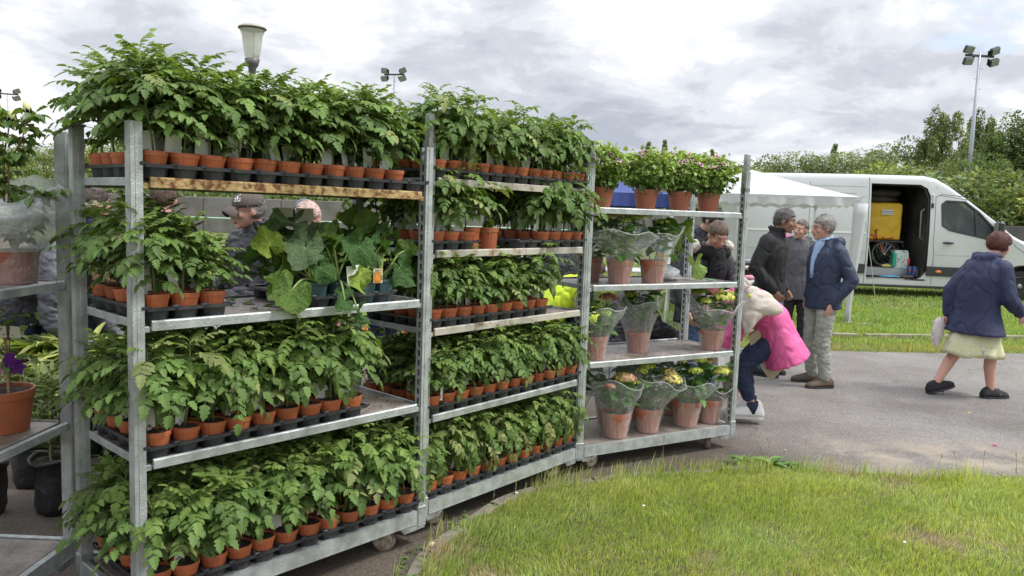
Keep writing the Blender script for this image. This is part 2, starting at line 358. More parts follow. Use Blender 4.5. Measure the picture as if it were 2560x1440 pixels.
def inview(X, Y, z=0., mx=.04):
    p = CAM_P; d = Y * cos(p) + (CAM_H - z) * sin(p); u = Y * sin(p) - (CAM_H - z) * cos(p); a = X / d * CAM_F; b = u / d * CAM_F
    A = a * cos(CAM_R) + b * sin(CAM_R); B = -a * sin(CAM_R) + b * cos(CAM_R)
    return (abs(A) < 1280 * (1 + mx) + 60) & (abs(B) < 720 * (1 + mx) + 90)
def keep_near(X, Y):
    D = dist_edge_np(X, Y); bare = fbm2(X, Y, 2.6, 7.)
    return (D > .02 + .035 * fbm2(X, Y, 9, 1.)) & inview(X, Y, mx=.25) & (NR.uniform(0, 1, len(X)) > np.clip((bare - .45) * .9, 0, .7))
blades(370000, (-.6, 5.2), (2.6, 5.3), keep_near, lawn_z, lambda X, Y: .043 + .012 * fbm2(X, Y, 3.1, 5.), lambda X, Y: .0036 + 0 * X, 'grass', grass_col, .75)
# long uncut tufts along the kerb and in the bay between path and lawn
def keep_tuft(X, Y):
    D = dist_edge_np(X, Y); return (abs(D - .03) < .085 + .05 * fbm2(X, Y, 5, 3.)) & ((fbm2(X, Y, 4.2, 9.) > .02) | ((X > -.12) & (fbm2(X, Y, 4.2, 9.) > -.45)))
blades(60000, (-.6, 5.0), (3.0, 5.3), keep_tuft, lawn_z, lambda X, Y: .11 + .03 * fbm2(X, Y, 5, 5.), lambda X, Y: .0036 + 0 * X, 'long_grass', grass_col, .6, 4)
# mown field beyond the path
def far_edge(X): return np.interp(X, [p[0] for p in far[::-1]], [p[1] for p in far[::-1]])
def keep_far(X, Y): return (Y > far_edge(X) + .02 + .06 * fbm2(X, Y, 4, 1.)) & inview(X, Y, mx=.03)
def farcol(X, Y, n):
    e = np.clip(1.0 - abs(Y - far_edge(X) - .25) / .45, 0, 1) + np.clip(1 - abs(Y - np.interp(X, [-3, 4.4, 7.5, 12], [10.6, 10.75, 11.2, 12.3])) / .3, 0, 1); m = (NR.uniform(0, 1, n) < .55 * e)[:, None]
    return np.where(m, np.array([.50, .42, .22]) * NR.uniform(.7, 1.2, (n, 1)), grass_col(X * .6, Y * .6, n) * np.array([.78, .88, .76]))
blades(150000, (-8, 9.5), (9.5, 14.5), keep_far, lambda X, Y: 0 * X, lambda X, Y: .075 + .02 * fbm2(X, Y, 1.8, 5.), lambda X, Y: .011 + 0 * X, 'field_grass', farcol, .7, 2)
blades(110000, (-14, 17), (14.5, 26), keep_far, lambda X, Y: 0 * X, lambda X, Y: .08 + .02 * fbm2(X, Y, 1.8, 5.), lambda X, Y: .02 + 0 * X, 'field_grass', farcol, .7, 2)
# kerb of edging stones, half grown over
M_conc = mat('kerb_concrete', (.24, .215, .18), .9, col2=(.15, .135, .105), vscale=9, var=.2, bump=1, bscale=90)
kr = put('kerb', None, kind='structure'); i = 26; L = EC
while i + 7 < len(EC):
    step = 7 if i < 70 else 9
    seg = EC[i:i + step + 1]; m = MB(); rr = []
    if i + step >= len(EC): break
    for k, p in enumerate(seg):
        t = (seg[min(k + 1, len(seg) - 1)] - seg[max(k - 1, 0)]).normalized(); nn = Vector((-t.y, t.x, 0))
        if k == 0: p = p + t * .005
        if k == len(seg) - 1: p = p - t * .005
        zt = .026 + .006 * sin(i * 3.1 + k * .2)
        rr.append([p + nn * .035 + Vector((0, 0, -.03)), p + nn * .036 + Vector((0, 0, zt - .014)), p + nn * .024 + Vector((0, 0, zt)), p - nn * .024 + Vector((0, 0, zt)), p - nn * .036 + Vector((0, 0, zt - .014)), p - nn * .035 + Vector((0, 0, -.03))])
    m.rings(rr); m.build('kerb_stone', M_conc, kr, smooth=False); i += step
# thin concrete edging in the field
ke = MB(); 
for x0, x1 in ((2.4, 4.9), (5.0, 7.6), (7.7, 10.4), (-2.5, -.1), (0, 2.3)):
    f_ = lambda x: np.interp(x, [-3, 4.4, 7.5, 12], [10.6, 10.75, 11.2, 12.3])
    y0, y1 = f_(x0), f_(x1); ke.add([(x0, y0 - .06, 0), (x1, y1 - .06, 0), (x1, y1 + .06, 0), (x0, y0 + .06, 0), (x0, y0 - .06, .06), (x1, y1 - .06, .06), (x1, y1 + .06, .06), (x0, y0 + .06, .06)], [(4, 5, 6, 7), (0, 1, 5, 4), (2, 3, 7, 6), (0, 3, 7, 4), (1, 2, 6, 5)])
ke.build('path_edging', mat('old_kerb', (.30, .27, .20), .9, col2=(.16, .2, .07), vscale=6, bump=1), kind='structure')
# leafy weeds along the kerb
def leaf_tpl(n=4, w=.32, fold=.12, curl=.25, serr=0.):
    xs = np.linspace(0, 1, n + 1); V = []; 
    for i, x in enumerate(xs):
        hw = w * (sin(pi * min(1, x ** .75)) ** .8 if 0 < x < 1 else 0); 
        if serr and 0 < i < n: hw *= 1 + serr * (1 if i % 2 else -1)
        z = -curl * x * x
        V += [(x, hw, z + hw * fold * 3), (x, 0, z), (x, -hw, z + hw * fold * 3)]
    F = []
    for i in range(n):
        a = 3 * i; F += [(a, a + 1, a + 4, a + 3), (a + 1, a + 2, a + 5, a + 4)]
    return np.array(V), np.array(F)
def scatter(tpl, P, T, Nn, S, C):
    """place template (x along T, y across, z along N) at points P"""
    V, F = tpl; P, T, Nn, S, C = map(np.asarray, (P, T, Nn, S, C)); T = T / np.linalg.norm(T, axis=1, keepdims=True); B = np.cross(Nn, T); B /= np.linalg.norm(B, axis=1, keepdims=True) + 1e-9; U = np.cross(T, B)
    if S.ndim == 1: S = S[:, None, None]
    else: S = S[:, :, None]
    W_ = (V[None, :, 0:1] * T[:, None, :] + V[None, :, 1:2] * B[:, None, :] + V[None, :, 2:3] * U[:, None, :]) * S + P[:, None, :]
    n = len(P); k = len(V); FF = (F[None] + (np.arange(n) * k)[:, None, None]).reshape(-1, F.shape[1])
    return W_.reshape(-1, 3), FF, np.repeat(C, k, 0)
M_weed = mat('weed_leaf', (.1, .2, .04), .5, attr=True, transl=.25)
n = 5200; X = NR.uniform(-.6, 3.2, n); Y = NR.uniform(3.0, 5.2, n); D = dist_edge_np(X, Y); k = (D > -.13 - .05 * fbm2(X, Y, 6, 2.)) & (D < .03) & (fbm2(X, Y, 3.4, 8.) > -.25) & ((X < .0) | (fbm2(X, Y, 2.2, 3.) > .35)); X, Y = X[k], Y[k]; n = len(X)
a = NR.uniform(0, 2 * pi, n); P = np.stack([X, Y, NR.uniform(.004, .035, n)], 1); T = np.stack([np.cos(a), np.sin(a), NR.uniform(0, .5, n)], 1)
V, F, C = scatter(leaf_tpl(3, .38), P, T, np.tile([0, 0, 1.], (n, 1)), NR.uniform(.014, .032, n), np.array([.10, .19, .035]) * NR.uniform(.7, 1.5, (n, 1)))
put('kerb_weeds', np_mesh('kerb_weeds', V, F, M_weed, C), kind='stuff')
NUMW = ORD + 'thirteenth fourteenth fifteenth sixteenth seventeenth eighteenth nineteenth twentieth twenty-first twenty-second twenty-third twenty-fourth twenty-fifth'.split()
def rosette(x, y, n_, sc, seed, label, h=.0):
    rg = np.random.default_rng(seed); a = np.arange(n_) * 2.4 + rg.uniform(0, .5, n_); T = np.stack([np.cos(a), np.sin(a), rg.uniform(.1, .9, n_)], 1)
    V, F, C = scatter(leaf_tpl(5, .24, .15, .55), np.zeros((n_, 3)), T, np.tile([0, 0, 1.], (n_, 1)), sc * rg.uniform(.6, 1.1, n_), np.array([.12, .23, .05]) * rg.uniform(.75, 1.3, (n_, 1)))
    o = put('broadleaf_weed', np_mesh('broadleaf_weed', V, F, M_weed, C), loc=(x, y, .03)); return tag(o, label, 'weed', 'broad weeds at the lawn edge' if 'mown' not in label else 'small weeds in the mown lawn')
for k_ in range(26): rosette(.3 + (k_ * .383) % 3.0, 3.35 + (k_ * .271) % 1.15, 7 + k_ % 4, .035 + .004 * (k_ % 5), 20 + k_, 'small flat weed in the mown lawn, %s from the left' % NUMW[sorted(((q_ * .383) % 3.0 for q_ in range(1, 26))).index((k_ * .383) % 3.0)]) if k_ > 0 else None
rosette(1.72, 4.92, 16, .13, 1, 'broad plantain weed at the lawn edge right of the last trolley')
rosette(1.55, 4.96, 12, .10, 2, 'smaller plantain weed just left of the broad one at the lawn edge')
rosette(1.87, 4.90, 10, .09, 3, 'small flat weed right of the broad plantain at the lawn edge')
# seeding grass stalks and scraps on the asphalt
M_straw = mat('straw', (.30, .23, .13), .8)
for k, (x, y, h_) in enumerate(((.98, 4.72, .20), (1.66, 4.86, .17), (1.72, 4.9, .16), (1.90, 4.86, .16), (3.05, 4.84, .14), (2.9, 4.85, .13), (2.73, 4.8, .12), (3.3, 4.88, .12), (3.42, 4.9, .2))):
    m = MB(); b = Vector((x, y, .02)); l = .03 * sin(k * 2.3)
    m.tube([b, b + Vector((l * .5, 0, h_ * .6)), b + Vector((l, .005, h_))], [.0014, .0012, .001], 4)
    m.tube([b + Vector((l, .005, h_)), b + Vector((l * 1.2, .005, h_ + .018)), b + Vector((l * 1.3, .006, h_ + .036))], [.001, .0035, .001], 5)
    o = m.build('grass_stalk', M_straw); tag(o, 'dry seeding grass stalk standing at the lawn edge, %s from the trolleys' % ORD[k], 'grass stalk', 'seeding stalks at the lawn edge')
def scrap(name, x, y, z, s, color, label, cat, flat=.25, seed=0):
    rg = random.Random(seed); m = MB(); m.ell((0, 0, 0), (s, s * .6, s * flat), 9, 6); m.v = [(a + rg.uniform(-.2, .2) * s, b + rg.uniform(-.2, .2) * s, c + rg.uniform(-.1, .1) * s) for a, b, c in m.v]
    o = m.build(name, mat('scrap_' + name + str(seed), color, .7), smooth=True); o.location = (x, y, z + s * flat); o.rotation_euler.z = seed; tag(o, label, cat); return o
scrap('petal', 3.62, 5.62, .004, .022, (.75, .12, .32), 'pink flower petal lying on the asphalt at the picture edge', 'petal', .3, 1)
scrap('petal', 4.85, 7.0, .004, .02, (.75, .15, .35), 'small pink petal on the asphalt by the walking woman', 'petal', .3, 2)
scrap('petal', 4.0, 6.6, .004, .014, (.6, .62, .12), 'tiny yellow petal on the asphalt below the walking woman', 'petal', .3, 3)
scrap('pebble', -.335, 3.50, .03, .018, (.5, .42, .28), 'pale pebble lying in the weeds beside the kerb', 'pebble', .7, 4)
scrap('pebble', 1.95, 5.3, .004, .008, (.7, .68, .62), 'tiny white pebble on the asphalt near the white sneakers', 'pebble', .7, 5)
m = MB(); m.tube([(0, 0, 0), (.028, .004, 0)], .004, 8); o = m.build('cigarette_butt', mat('butt', (.5, .32, .16), .8)); o.location = (1.93, 5.04, .009); o.rotation_euler.z = -.6; tag(o, 'tan cigarette butt on the asphalt beside the lawn edge', 'cigarette butt')
M_wflower = mat('tiny_flower', (.75, .74, .68), .7)
for k, (x, y) in enumerate(((.06, 4.02), (.72, 3.9), (3.2, 4.55), (-.06, 4.1), (1.9, 3.55))):
    m = MB(); m.tube([(0, 0, 0), (.002, 0, .06)], .001, 4); m.ell((.002, 0, .063), (.008, .008, .005), 8, 5); o = m.build('clover_flower', M_wflower); o.location = (x, y, .05); tag(o, 'tiny white clover flower in the mown lawn, %s nearest the trolleys' % ORD[k], 'flower', 'white flowers in the lawn')
n = 700; X = NR.uniform(-1.3, 7, n); Y = NR.uniform(3., 9.5, n); k = dist_edge_np(X, Y) < -.05; X, Y = X[k], Y[k]; n = len(X); a = NR.uniform(0, 6.3, n)
V, F, C = scatter(leaf_tpl(2, .3, .05, .1), np.stack([X, Y, np.full(n, .007)], 1), np.stack([np.cos(a), np.sin(a), 0 * a + .05], 1), np.tile([0, 0, 1.], (n, 1)), NR.uniform(.006, .02, n), np.array([.34, .29, .2]) * NR.uniform(.5, 1.5, (n, 1)))
put('litter_specks', np_mesh('litter_specks', V, F, mat('specks', (.3, .3, .2), .9, attr=True), C), kind='stuff')

# ------------------------------------------------------------ far wall, trees, masts
M_wall = mat('weathered_concrete', (.22, .205, .195), .9, col2=(.155, .145, .135), vscale=.9, var=.15, bump=.6, bscale=12)
M_wallr = mat('dark_render', (.13, .125, .125), .9, col2=(.09, .085, .085), vscale=1.2, var=.12)
wl_ = thing('boundary_wall', 'long grey concrete boundary wall behind the shoppers below the trees', 'wall', (0, 0, 0))
for k in range(15):
    m = MB(); m.box((-40 + 4.0 * k + 1.985, 40 + .02 * k, .9), (3.96, .2, 1.8), ch=.02); m.build('wall_panel', M_wall, wl_)
m = MB()
for k in range(16): m.box((-40 + 4.0 * k, 40 - .0 + .02 * k, .88), (.03, .12, 1.74))
m.build('wall_joint', M_wallr, wl_)
rl = thing('pitch_railing', 'pale green metal railing in front of the concrete boundary wall', 'railing', (0, 0, 0)); M_green = mat('green_rail', (.35, .52, .42), .5)
m = MB(); m.tube([(-30, 27, 1.02), (-8, 27, 1.02), (14, 27, 1.02)], .03, 6); m.build('rail', M_green, rl)
for k in range(18): m = MB(); m.tube([(-29.5 + 2.5 * k, 27, 0), (-29.5 + 2.5 * k, 27, 1.0)], .025, 6); m.build('railing_post', M_green, rl)
w2 = thing('boundary_wall', 'dark grey boundary wall below the trees behind the van bonnet', 'wall', (0, 0, 0))
for k in range(7): m = MB(); m.box((19 + 3.0 * k + 1.49, 33 + .1 * k, .85), (2.97, .2, 1.72), ch=.015); m.build('wall_panel', M_wallr, w2)
for k, (xb, xt) in enumerate(((20.6, 21.45), (21.6, 21.65))):
    m = MB(); m.tube([(xb, 31.8, 0), (xt, 31.8, 2.75)], .07, 8); o = m.build('timber_post', mat('old_timber', (.22, .19, .16), .9, col2=(.3, .27, .22), vscale=3)); tag(o, ['leaning grey timber post before the dark wall at the right edge', 'upright grey timber post before the dark wall at the right edge'][k], 'post')

M_leaf = mat('tree_leaf', (.07, .12, .03), .65, attr=True, transl=.25, spec=.25)
M_bark = mat('tree_bark', (.16, .14, .115), .9, col2=(.09, .075, .06), vscale=5, bump=1)
def crown_mesh(kind, seed, nleaf, H, Wd, col):
    rg = np.random.default_rng(seed); P = []; T = []
    if kind == 'round':
        nc = 34; th = rg.uniform(0, 2 * pi, nc); zz = rg.uniform(.12, 1, nc); rr = Wd * .5 * np.sqrt(np.clip(1 - ((zz - .45) / .58) ** 2, .05, 1)) * rg.uniform(.35, .95, nc)
        cc = np.stack([rr * np.cos(th), rr * np.sin(th), zz * H], 1); cr = rg.uniform(.11, .23, nc) * Wd
    elif kind == 'bush':
        nc = 26; th = rg.uniform(0, 2 * pi, nc); zz = rg.uniform(.08, .85, nc); rr = Wd * .5 * np.sqrt(np.clip(1 - zz ** 2, .1, 1)) * rg.uniform(.3, .95, nc)
        cc = np.stack([rr * np.cos(th), rr * np.sin(th), zz * H], 1); cr = rg.uniform(.13, .24, nc) * Wd * .8
    elif kind == 'poplar':
        nc = 26; zz = np.linspace(.1, 1, nc); th = rg.uniform(0, 6.3, nc); rr = Wd * .16 * (1 - zz * .6) * rg.uniform(0, 1, nc); cc = np.stack([rr * np.cos(th), rr * np.sin(th), zz * H * .97], 1); cr = Wd * .30 * (1.05 - zz) ** .5
    else:   # birch: hanging sprays
        nc = 60; th = rg.uniform(0, 6.3, nc); zz = rg.uniform(.22, 1, nc); rr = Wd * .5 * (1.12 - zz) ** .5 * rg.uniform(.15, 1, nc); cc = np.stack([rr * np.cos(th), rr * np.sin(th), zz * H], 1); cr = rg.uniform(.045, .085, nc) * Wd
    idx = rg.integers(0, nc, nleaf); d = rg.normal(0, 1, (nleaf, 3)); d /= np.linalg.norm(d, axis=1, keepdims=True)
    rad = cr[idx][:, None] * rg.uniform(.45, 1.0, (nleaf, 1)) ** .4
    P = cc[idx] + d * rad * (np.array([1, 1, .8]) if kind != 'birch' else np.array([.75, .75, 2.3]))
    P[:, 2] = np.maximum(P[:, 2], .05 * H)
    T = d + rg.normal(0, .6, (nleaf, 3)); T[:, 2] -= (1.2 if kind == 'birch' else .4)
    Nn = d + rg.normal(0, .5, (nleaf, 3)) + np.array([0, 0, .5]); tone = rg.uniform(.6, 1.4, (nc, 1))[idx] * rg.uniform(.7, 1.35, (nleaf, 1))
    C = np.array(col) * tone; C = C * (1 + .25 * rg.uniform(-1, 1, (nleaf, 1)) * np.array([1, .2, -.4]))
    V, F, C = scatter((np.array([(0, 0, 0), (.5, .28, .03), (1, 0, -.1), (.5, -.28, .03)]), np.array([(0, 3, 2, 1)])), P, T, Nn, rg.uniform(.16, .36, nleaf) * (1 if kind != 'poplar' else .8), C)
    return np_mesh(kind + '_crown', V, F, M_leaf, C), cc
def trunk_mesh(kind, seed, H, cc, white=False):
    rg = random.Random(seed); m = MB(); m.tube([(0, 0, 0), (.05 * H * rg.uniform(-.3, .3), 0, H * .35), (.1 * rg.uniform(-1, 1), .1, H * .7), (0, 0, H * .95)], [H * .022, H * .016, H * .009, H * .002], 8)
    for q in rg.sample(range(len(cc)), min(14, len(cc))):
        c = Vector(cc[q]); z0 = max(.12 * H, c.z - .2 * H); m.tube([(0, 0, z0), (c.x * .5, c.y * .5, (z0 + c.z) / 2 + .02 * H), (c.x * .95, c.y * .95, c.z)], [H * .007, H * .005, H * .002], 5)
    return m.mesh('trunk', mat('birch_bark', (.42, .40, .36), .8, col2=(.1, .09, .08), vscale=6) if white else M_bark, True)
TV = {}
GREENS = dict(dark=(.115, .165, .062), mid=(.155, .215, .080), light=(.24, .29, .095), grey=(.19, .235, .11), birch=(.20, .24, .095))
def variant(kind, c, seed, n, H, Wd):
    cm, cc = crown_mesh(kind, seed, n, H, Wd, GREENS[c]); return cm, trunk_mesh(kind, seed, H, cc, kind == 'birch'), H
for key, a in dict(rd=('round', 'dark', 1, 11000, 10, 8.5), rm=('round', 'mid', 2, 11000, 10, 9), rl=('round', 'light', 3, 9000, 9, 8), rg=('round', 'grey', 4, 10000, 10, 9), bm=('bush', 'mid', 5, 9000, 5, 7), bl=('bush', 'light', 6, 8000, 5, 7), bg=('bush', 'grey', 7, 9000, 5, 7), bi=('birch', 'birch', 8, 15000, 12, 8), bj=('birch', 'mid', 9, 15000, 12, 9), po=('poplar', 'mid', 10, 4500, 11, 3)).items(): TV[key] = variant(*a)
TNAME = {'r': 'deciduous_tree', 'b': 'bush', 'bi': 'birch_tree', 'bj': 'birch_tree', 'po': 'poplar_tree'}
def tree(key, px, Y, H, label, wx=1., seed=0):
    """px: bearing as a photo column; Y: distance; H: height in metres"""
    x = (px - 1280 - 4) / CAM_F * Y * 1.005
    cm, tm, h0 = TV[key]; nm = TNAME.get(key) or TNAME[key[0]]
    t = thing(nm, label, 'bush' if nm == 'bush' else 'tree', (x, Y, 0), seed * 1.9, 'trees and bushes round the pitch'); s_ = H / h0
    put('crown', cm, t, sc=(s_ * wx, s_ * wx, s_)); put('trunk', tm, t, sc=(s_ * wx, s_ * wx, s_)); return t
# (kind, photo column, distance, height, width factor, description)
TL = [
 ('bi', 2325, 66, 10.6, .95, 'tall loose birch with hanging sprays, left of the big floodlight mast'),
 ('bi', 2420, 72, 11.2, .9, 'tall narrow birch rising right behind the big floodlight mast'),
 ('bj', 2500, 64, 9.9, 1.15, 'broad airy birch whose crown shows sky, right of the mast'),
 ('rd', 2590, 62, 9.8, 1.05, 'dark broadleaf tree cut by the right picture edge'),
 ('rm', 2240, 70, 8.6, 1.0, 'mid green tree left of the hanging birch'),
 ('bg', 2330, 55, 6.1, 1.3, 'grey green rounded bush behind the van roof, below the hanging birch'),
 ('bg', 2440, 50, 5.6, 1.3, 'grey green bush behind the windscreen of the van'),
 ('bm', 2520, 46, 5.0, 1.3, 'mid green bush above the dark wall at right'),
 ('bl', 2590, 44, 3.9, 1.3, 'light green bush overhanging the dark wall at the right edge'),
 ('rm', 2400, 60, 7.0, 1.0, 'leafy tree filling the gap between mast and windscreen'),
 ('rg', 2150, 66, 7.1, 1.15, 'low grey green tree above the middle of the van'),
 ('rg', 2060, 68, 7.0, 1.15, 'low grey green tree above the rear half of the van'),
 ('bl', 2185, 60, 6.2, .9, 'yellow green bush poking above the van roof'),
 ('rg', 1975, 70, 7.1, 1.15, 'low tree over the rear end of the van'),
 ('rm', 1900, 72, 6.9, 1.1, 'low tree right of the hydrangea trolley post'),
 ('rl', 1850, 66, 6.0, 1.1, 'light green tree behind the pelargonium flowers'),
 ('rm', 1760, 70, 6.6, 1.1, 'mid green tree hidden behind the pelargonium pots'),
 ('rg', 1650, 72, 6.4, 1.1, 'grey green tree behind the second pelargonium pot'),
 ('rm', 1550, 70, 6.3, 1.1, 'mid green tree behind the gap between the two right trolleys'),
 ('rl', 1440, 68, 5.6, 1.1, 'light green tree behind the blue gazebo'),
 ('rm', 1340, 66, 5.6, 1.1, 'mid green tree above the blue gazebo corner'),
 ('bl', 1250, 60, 4.6, 1.2, 'light bush left of the blue gazebo'),
 ('po', 1605, 95, 10.6, .8, 'thin poplar tip above the first pelargonium, left of a pair'),
 ('po', 1647, 95, 10.9, .8, 'thin poplar tip above the first pelargonium, right of a pair'),
 ('po', 1765, 98, 10.2, .8, 'thin poplar tip between the two right pelargoniums'),
 ('po', 2062, 100, 11.6, .9, 'poplar tip standing above the rear half of the van'),
 ('rd', 1150, 60, 8.0, 1.1, 'dark tree behind the wall near the middle tomato trolley'),
 ('rd', 1040, 56, 7.6, 1.1, 'dark tree behind the wall and the squash leaves'),
 ('rm', 940, 58, 7.6, 1.1, 'mid green tree behind the wall right of the bald head'),
 ('rl', 850, 54, 6.6, 1.1, 'light green tree behind the wall above the bald head'),
 ('rd', 760, 58, 7.8, 1.1, 'dark tree behind the wall right of the capped man'),
 ('rd', 660, 56, 7.8, 1.1, 'dark tree behind the wall above the brown cap'),
 ('rm', 560, 58, 7.6, 1.1, 'mid green tree behind the wall left of the brown cap'),
 ('rl', 470, 54, 6.8, 1.1, 'light green tree behind the tomato foliage'),
 ('rm', 380, 56, 7.0, 1.1, 'mid green tree behind the corner post of the rusty-edged trolley'),
 ('rl', 290, 58, 5.6, 1.1, 'light tree behind the top left tomato pots'),
 ('po', 243, 62, 6.2, 1.1, 'pointed light green tree between the steel posts'),
 ('rl', 205, 54, 5.0, 1.1, 'low light green tree just right of the steel posts'),
 ('rl', 120, 56, 5.0, 1.1, 'light green tree left of the steel posts'),
 ('rm', 40, 60, 5.2, 1.1, 'mid green tree behind the rose bush'),
 ('rl', -40, 56, 5.0, 1.1, 'light green tree cut by the left picture edge')]
for k, (key, px, Y, H, wx, lab) in enumerate(TL): tree(key, px, Y, H, lab, wx, k)
# undergrowth joining the trees at the foot
n = 42000; X = NR.uniform(-48, 60, n); Y = NR.uniform(42, 52, n); Z = NR.uniform(0, 1, n) * (2.6 + .9 * fbm2(X, Y * 0, .35, 1.))
C = np.array([.12, .165, .06]) * NR.uniform(.5, 1.6, (n, 1)); V, F, C = scatter((np.array([(0, 0, 0), (.5, .3, .03), (1, 0, -.1), (.5, -.3, .03)]), np.array([(0, 3, 2, 1)])), np.stack([X, Y, Z], 1), NR.normal(0, 1, (n, 3)), NR.normal(0, 1, (n, 3)) + [0, -.5, .8], NR.uniform(.2, .45, n), C)
put('undergrowth', np_mesh('undergrowth', V, F, M_leaf, C), kind='stuff')

M_mast = mat('galvanised_mast', (.42, .46, .52), .5, metal=.3, var=.08); M_dark = mat('dark_metal', (.06, .06, .065), .5, metal=.4); M_lampgl = mat('floodlight_glass', (.30, .33, .30), .25)
def mast(x, y, H, label, w=.36, seed=0):
    t = thing('floodlight_mast', label, 'floodlight mast', (x, y, 0), .12 * seed, 'floodlight masts of the pitch')
    m = MB(); m.tube([(0, 0, 0), (0, 0, H * .55), (0, 0, H)], [w / 2, w * .36, w * .2], 10); m.build('pole', M_mast, t, smooth=True)
    m = MB()
    for k in range(int(H * 1.1)):
        s_ = -1 if k % 2 else 1
        if 3 + k * .75 < H - .8: m = MB(); m.box((s_ * w * .52, 0, 3 + k * .75), (.3, .03, .03)); m.build('climbing_rung', M_mast, t)
    m = MB(); m.box((0, 0, H - .25), (2.3, .12, .16)); m.build('crossbar', M_dark, t)
    for (a, b, r) in ((-1, 1, .1), (-1, -1, -.05), (1, 1, -.35), (1, -1, -.3)):
        m = MB(); M_ = TR(a * 1.05, -.2, H - .3 + b * .42) @ Matrix.Rotation(r, 4, 'Y') @ Matrix.Rotation(.5, 4, 'X')
        m.box((0, 0, 0), (.72, .3, .55), 0, M_, .05); m.box((0, -.16, 0), (.62, .03, .46), 1, M_); m.box((-a * .42, .1, -b * .12), (.10, .10, .5), 0, M_); m.build('floodlight', [M_dark, M_lampgl], t)
mast(34.6, 60, 14.7, 'tall floodlight mast with climbing rungs and four lamps, at the right', .42, 1)
mast(-13.4, 85, 16.0, 'small distant floodlight mast above the middle of the tomato plants', .30, -2)
mast(-61.5, 95, 13.8, 'distant floodlight mast above the rose buds at far left', .30, 3)
# urn shaped park lamp
t = thing('street_lamp', 'park lamp with an urn shaped glass and a dark collar, above the tomato plants', 'street lamp', (-4.38, 13, 0)); M_lp = mat('lamp_grey', (.12, .115, .12), .5, metal=.3)
m = MB(); m.lathe([(.09, 0), (.08, .5), (.05, .6), (.045, 3.75), (.07, 3.78), (.07, 3.85), (.11, 3.9), (.14, 4.0)], 14); m.build('pole', M_lp, t, smooth=True)
m = MB(); m.lathe([(.105, 3.98), (.145, 4.08), (.170, 4.25), (.185, 4.38), (.235, 4.49)], 24, cap0=True, cap1=False)
gl = mat('lamp_opal_glass', (.80, .80, .74), .2, transl=.55, alpha=.75); m.build('glass', gl, t, smooth=True)
m = MB(); m.lathe([(.245, 4.485), (.255, 4.50), (.25, 4.515), (.16, 4.56), (.02, 4.575)], 24); m.build('cap', mat('lamp_cap', (.40, .36, .32), .6), t, smooth=True)
m = MB(); m.lathe([(.235, 4.475), (.258, 4.49), (.245, 4.50)], 24, cap0=False, cap1=False); m.build('rim', M_dark, t)
t.scale = (.88, .88, .985); m = MB(); m.tube([(.02, 0, 4.0), (.02, 0, 4.42)], .012, 6); m.build('bulb_stem', M_lp, t)
# ------------------------------------------------------------ plant trolleys
M_galv = mat('galvanised_steel', (.52, .56, .56), .42, metal=.45, col2=(.33, .345, .34), vscale=14, lo=.40, hi=.70, var=.16, bump=.35, bscale=140)
M_galv2 = mat('worn_steel', (.42, .45, .45), .5, metal=.45, col2=(.17, .15, .13), vscale=10, lo=.46, hi=.66, var=.2, bump=.4, bscale=90)
M_rust = mat('rusty_steel', (.52, .38, .17), .75, metal=.1, col2=(.17, .065, .025), vscale=34, lo=.44, hi=.60, var=.3, bump=.6, bscale=120)
M_cream = mat('cream_steel', (.50, .47, .40), .5, metal=.1, col2=(.24, .14, .08), vscale=13, lo=.55, hi=.68, var=.12)
M_ply = mat('wet_plywood', (.28, .245, .215), .38, col2=(.12, .095, .08), vscale=7, lo=.40, hi=.66, var=.2, bump=.5, bscale=50)
M_wheel = mat('caster_tyre', (.16, .105, .095), .7, col2=(.24, .19, .15), vscale=20); M_hub = mat('caster_hub', (.50, .44, .34), .7, col2=(.20, .16, .12), vscale=30, var=.2); M_fork = mat('caster_fork', (.40, .37, .30), .55, metal=.4, col2=(.16, .12, .08), vscale=20)
TRL, TRW = 1.30, .52
def post_mesh(H, z0=.09, side=1):
    """C-shaped post; smooth face to the front (-y), slotted face towards side*x"""
    m = MB(); w, d, t = .040, .042, .0035; z1 = H; hz = (z0 + z1) / 2; L_ = z1 - z0
    m.box((0, -d / 2, hz), (w, t, L_)); m.box((-side * w / 2, 0, hz), (t, d - t - .001, L_))
    m.box((0, d / 2, hz), (w, t, L_))
    x = side * w / 2
    m.box((x, -d / 2 + .008, hz), (t, .009, L_ - .002)); m.box((x, d / 2 - .008, hz), (t, .009, L_ - .002))
    n = int(L_ / .045)
    for k in range(n + 1): m.box((x, 0, z0 + .004 + k * .045 + .008), (t, .0165, .016))
    m.box((0, -d / 2 - .0025, hz), (.010, .003, L_ - .01))     # pressed rib
    return m.mesh('post', M_galv)
CASTER = None
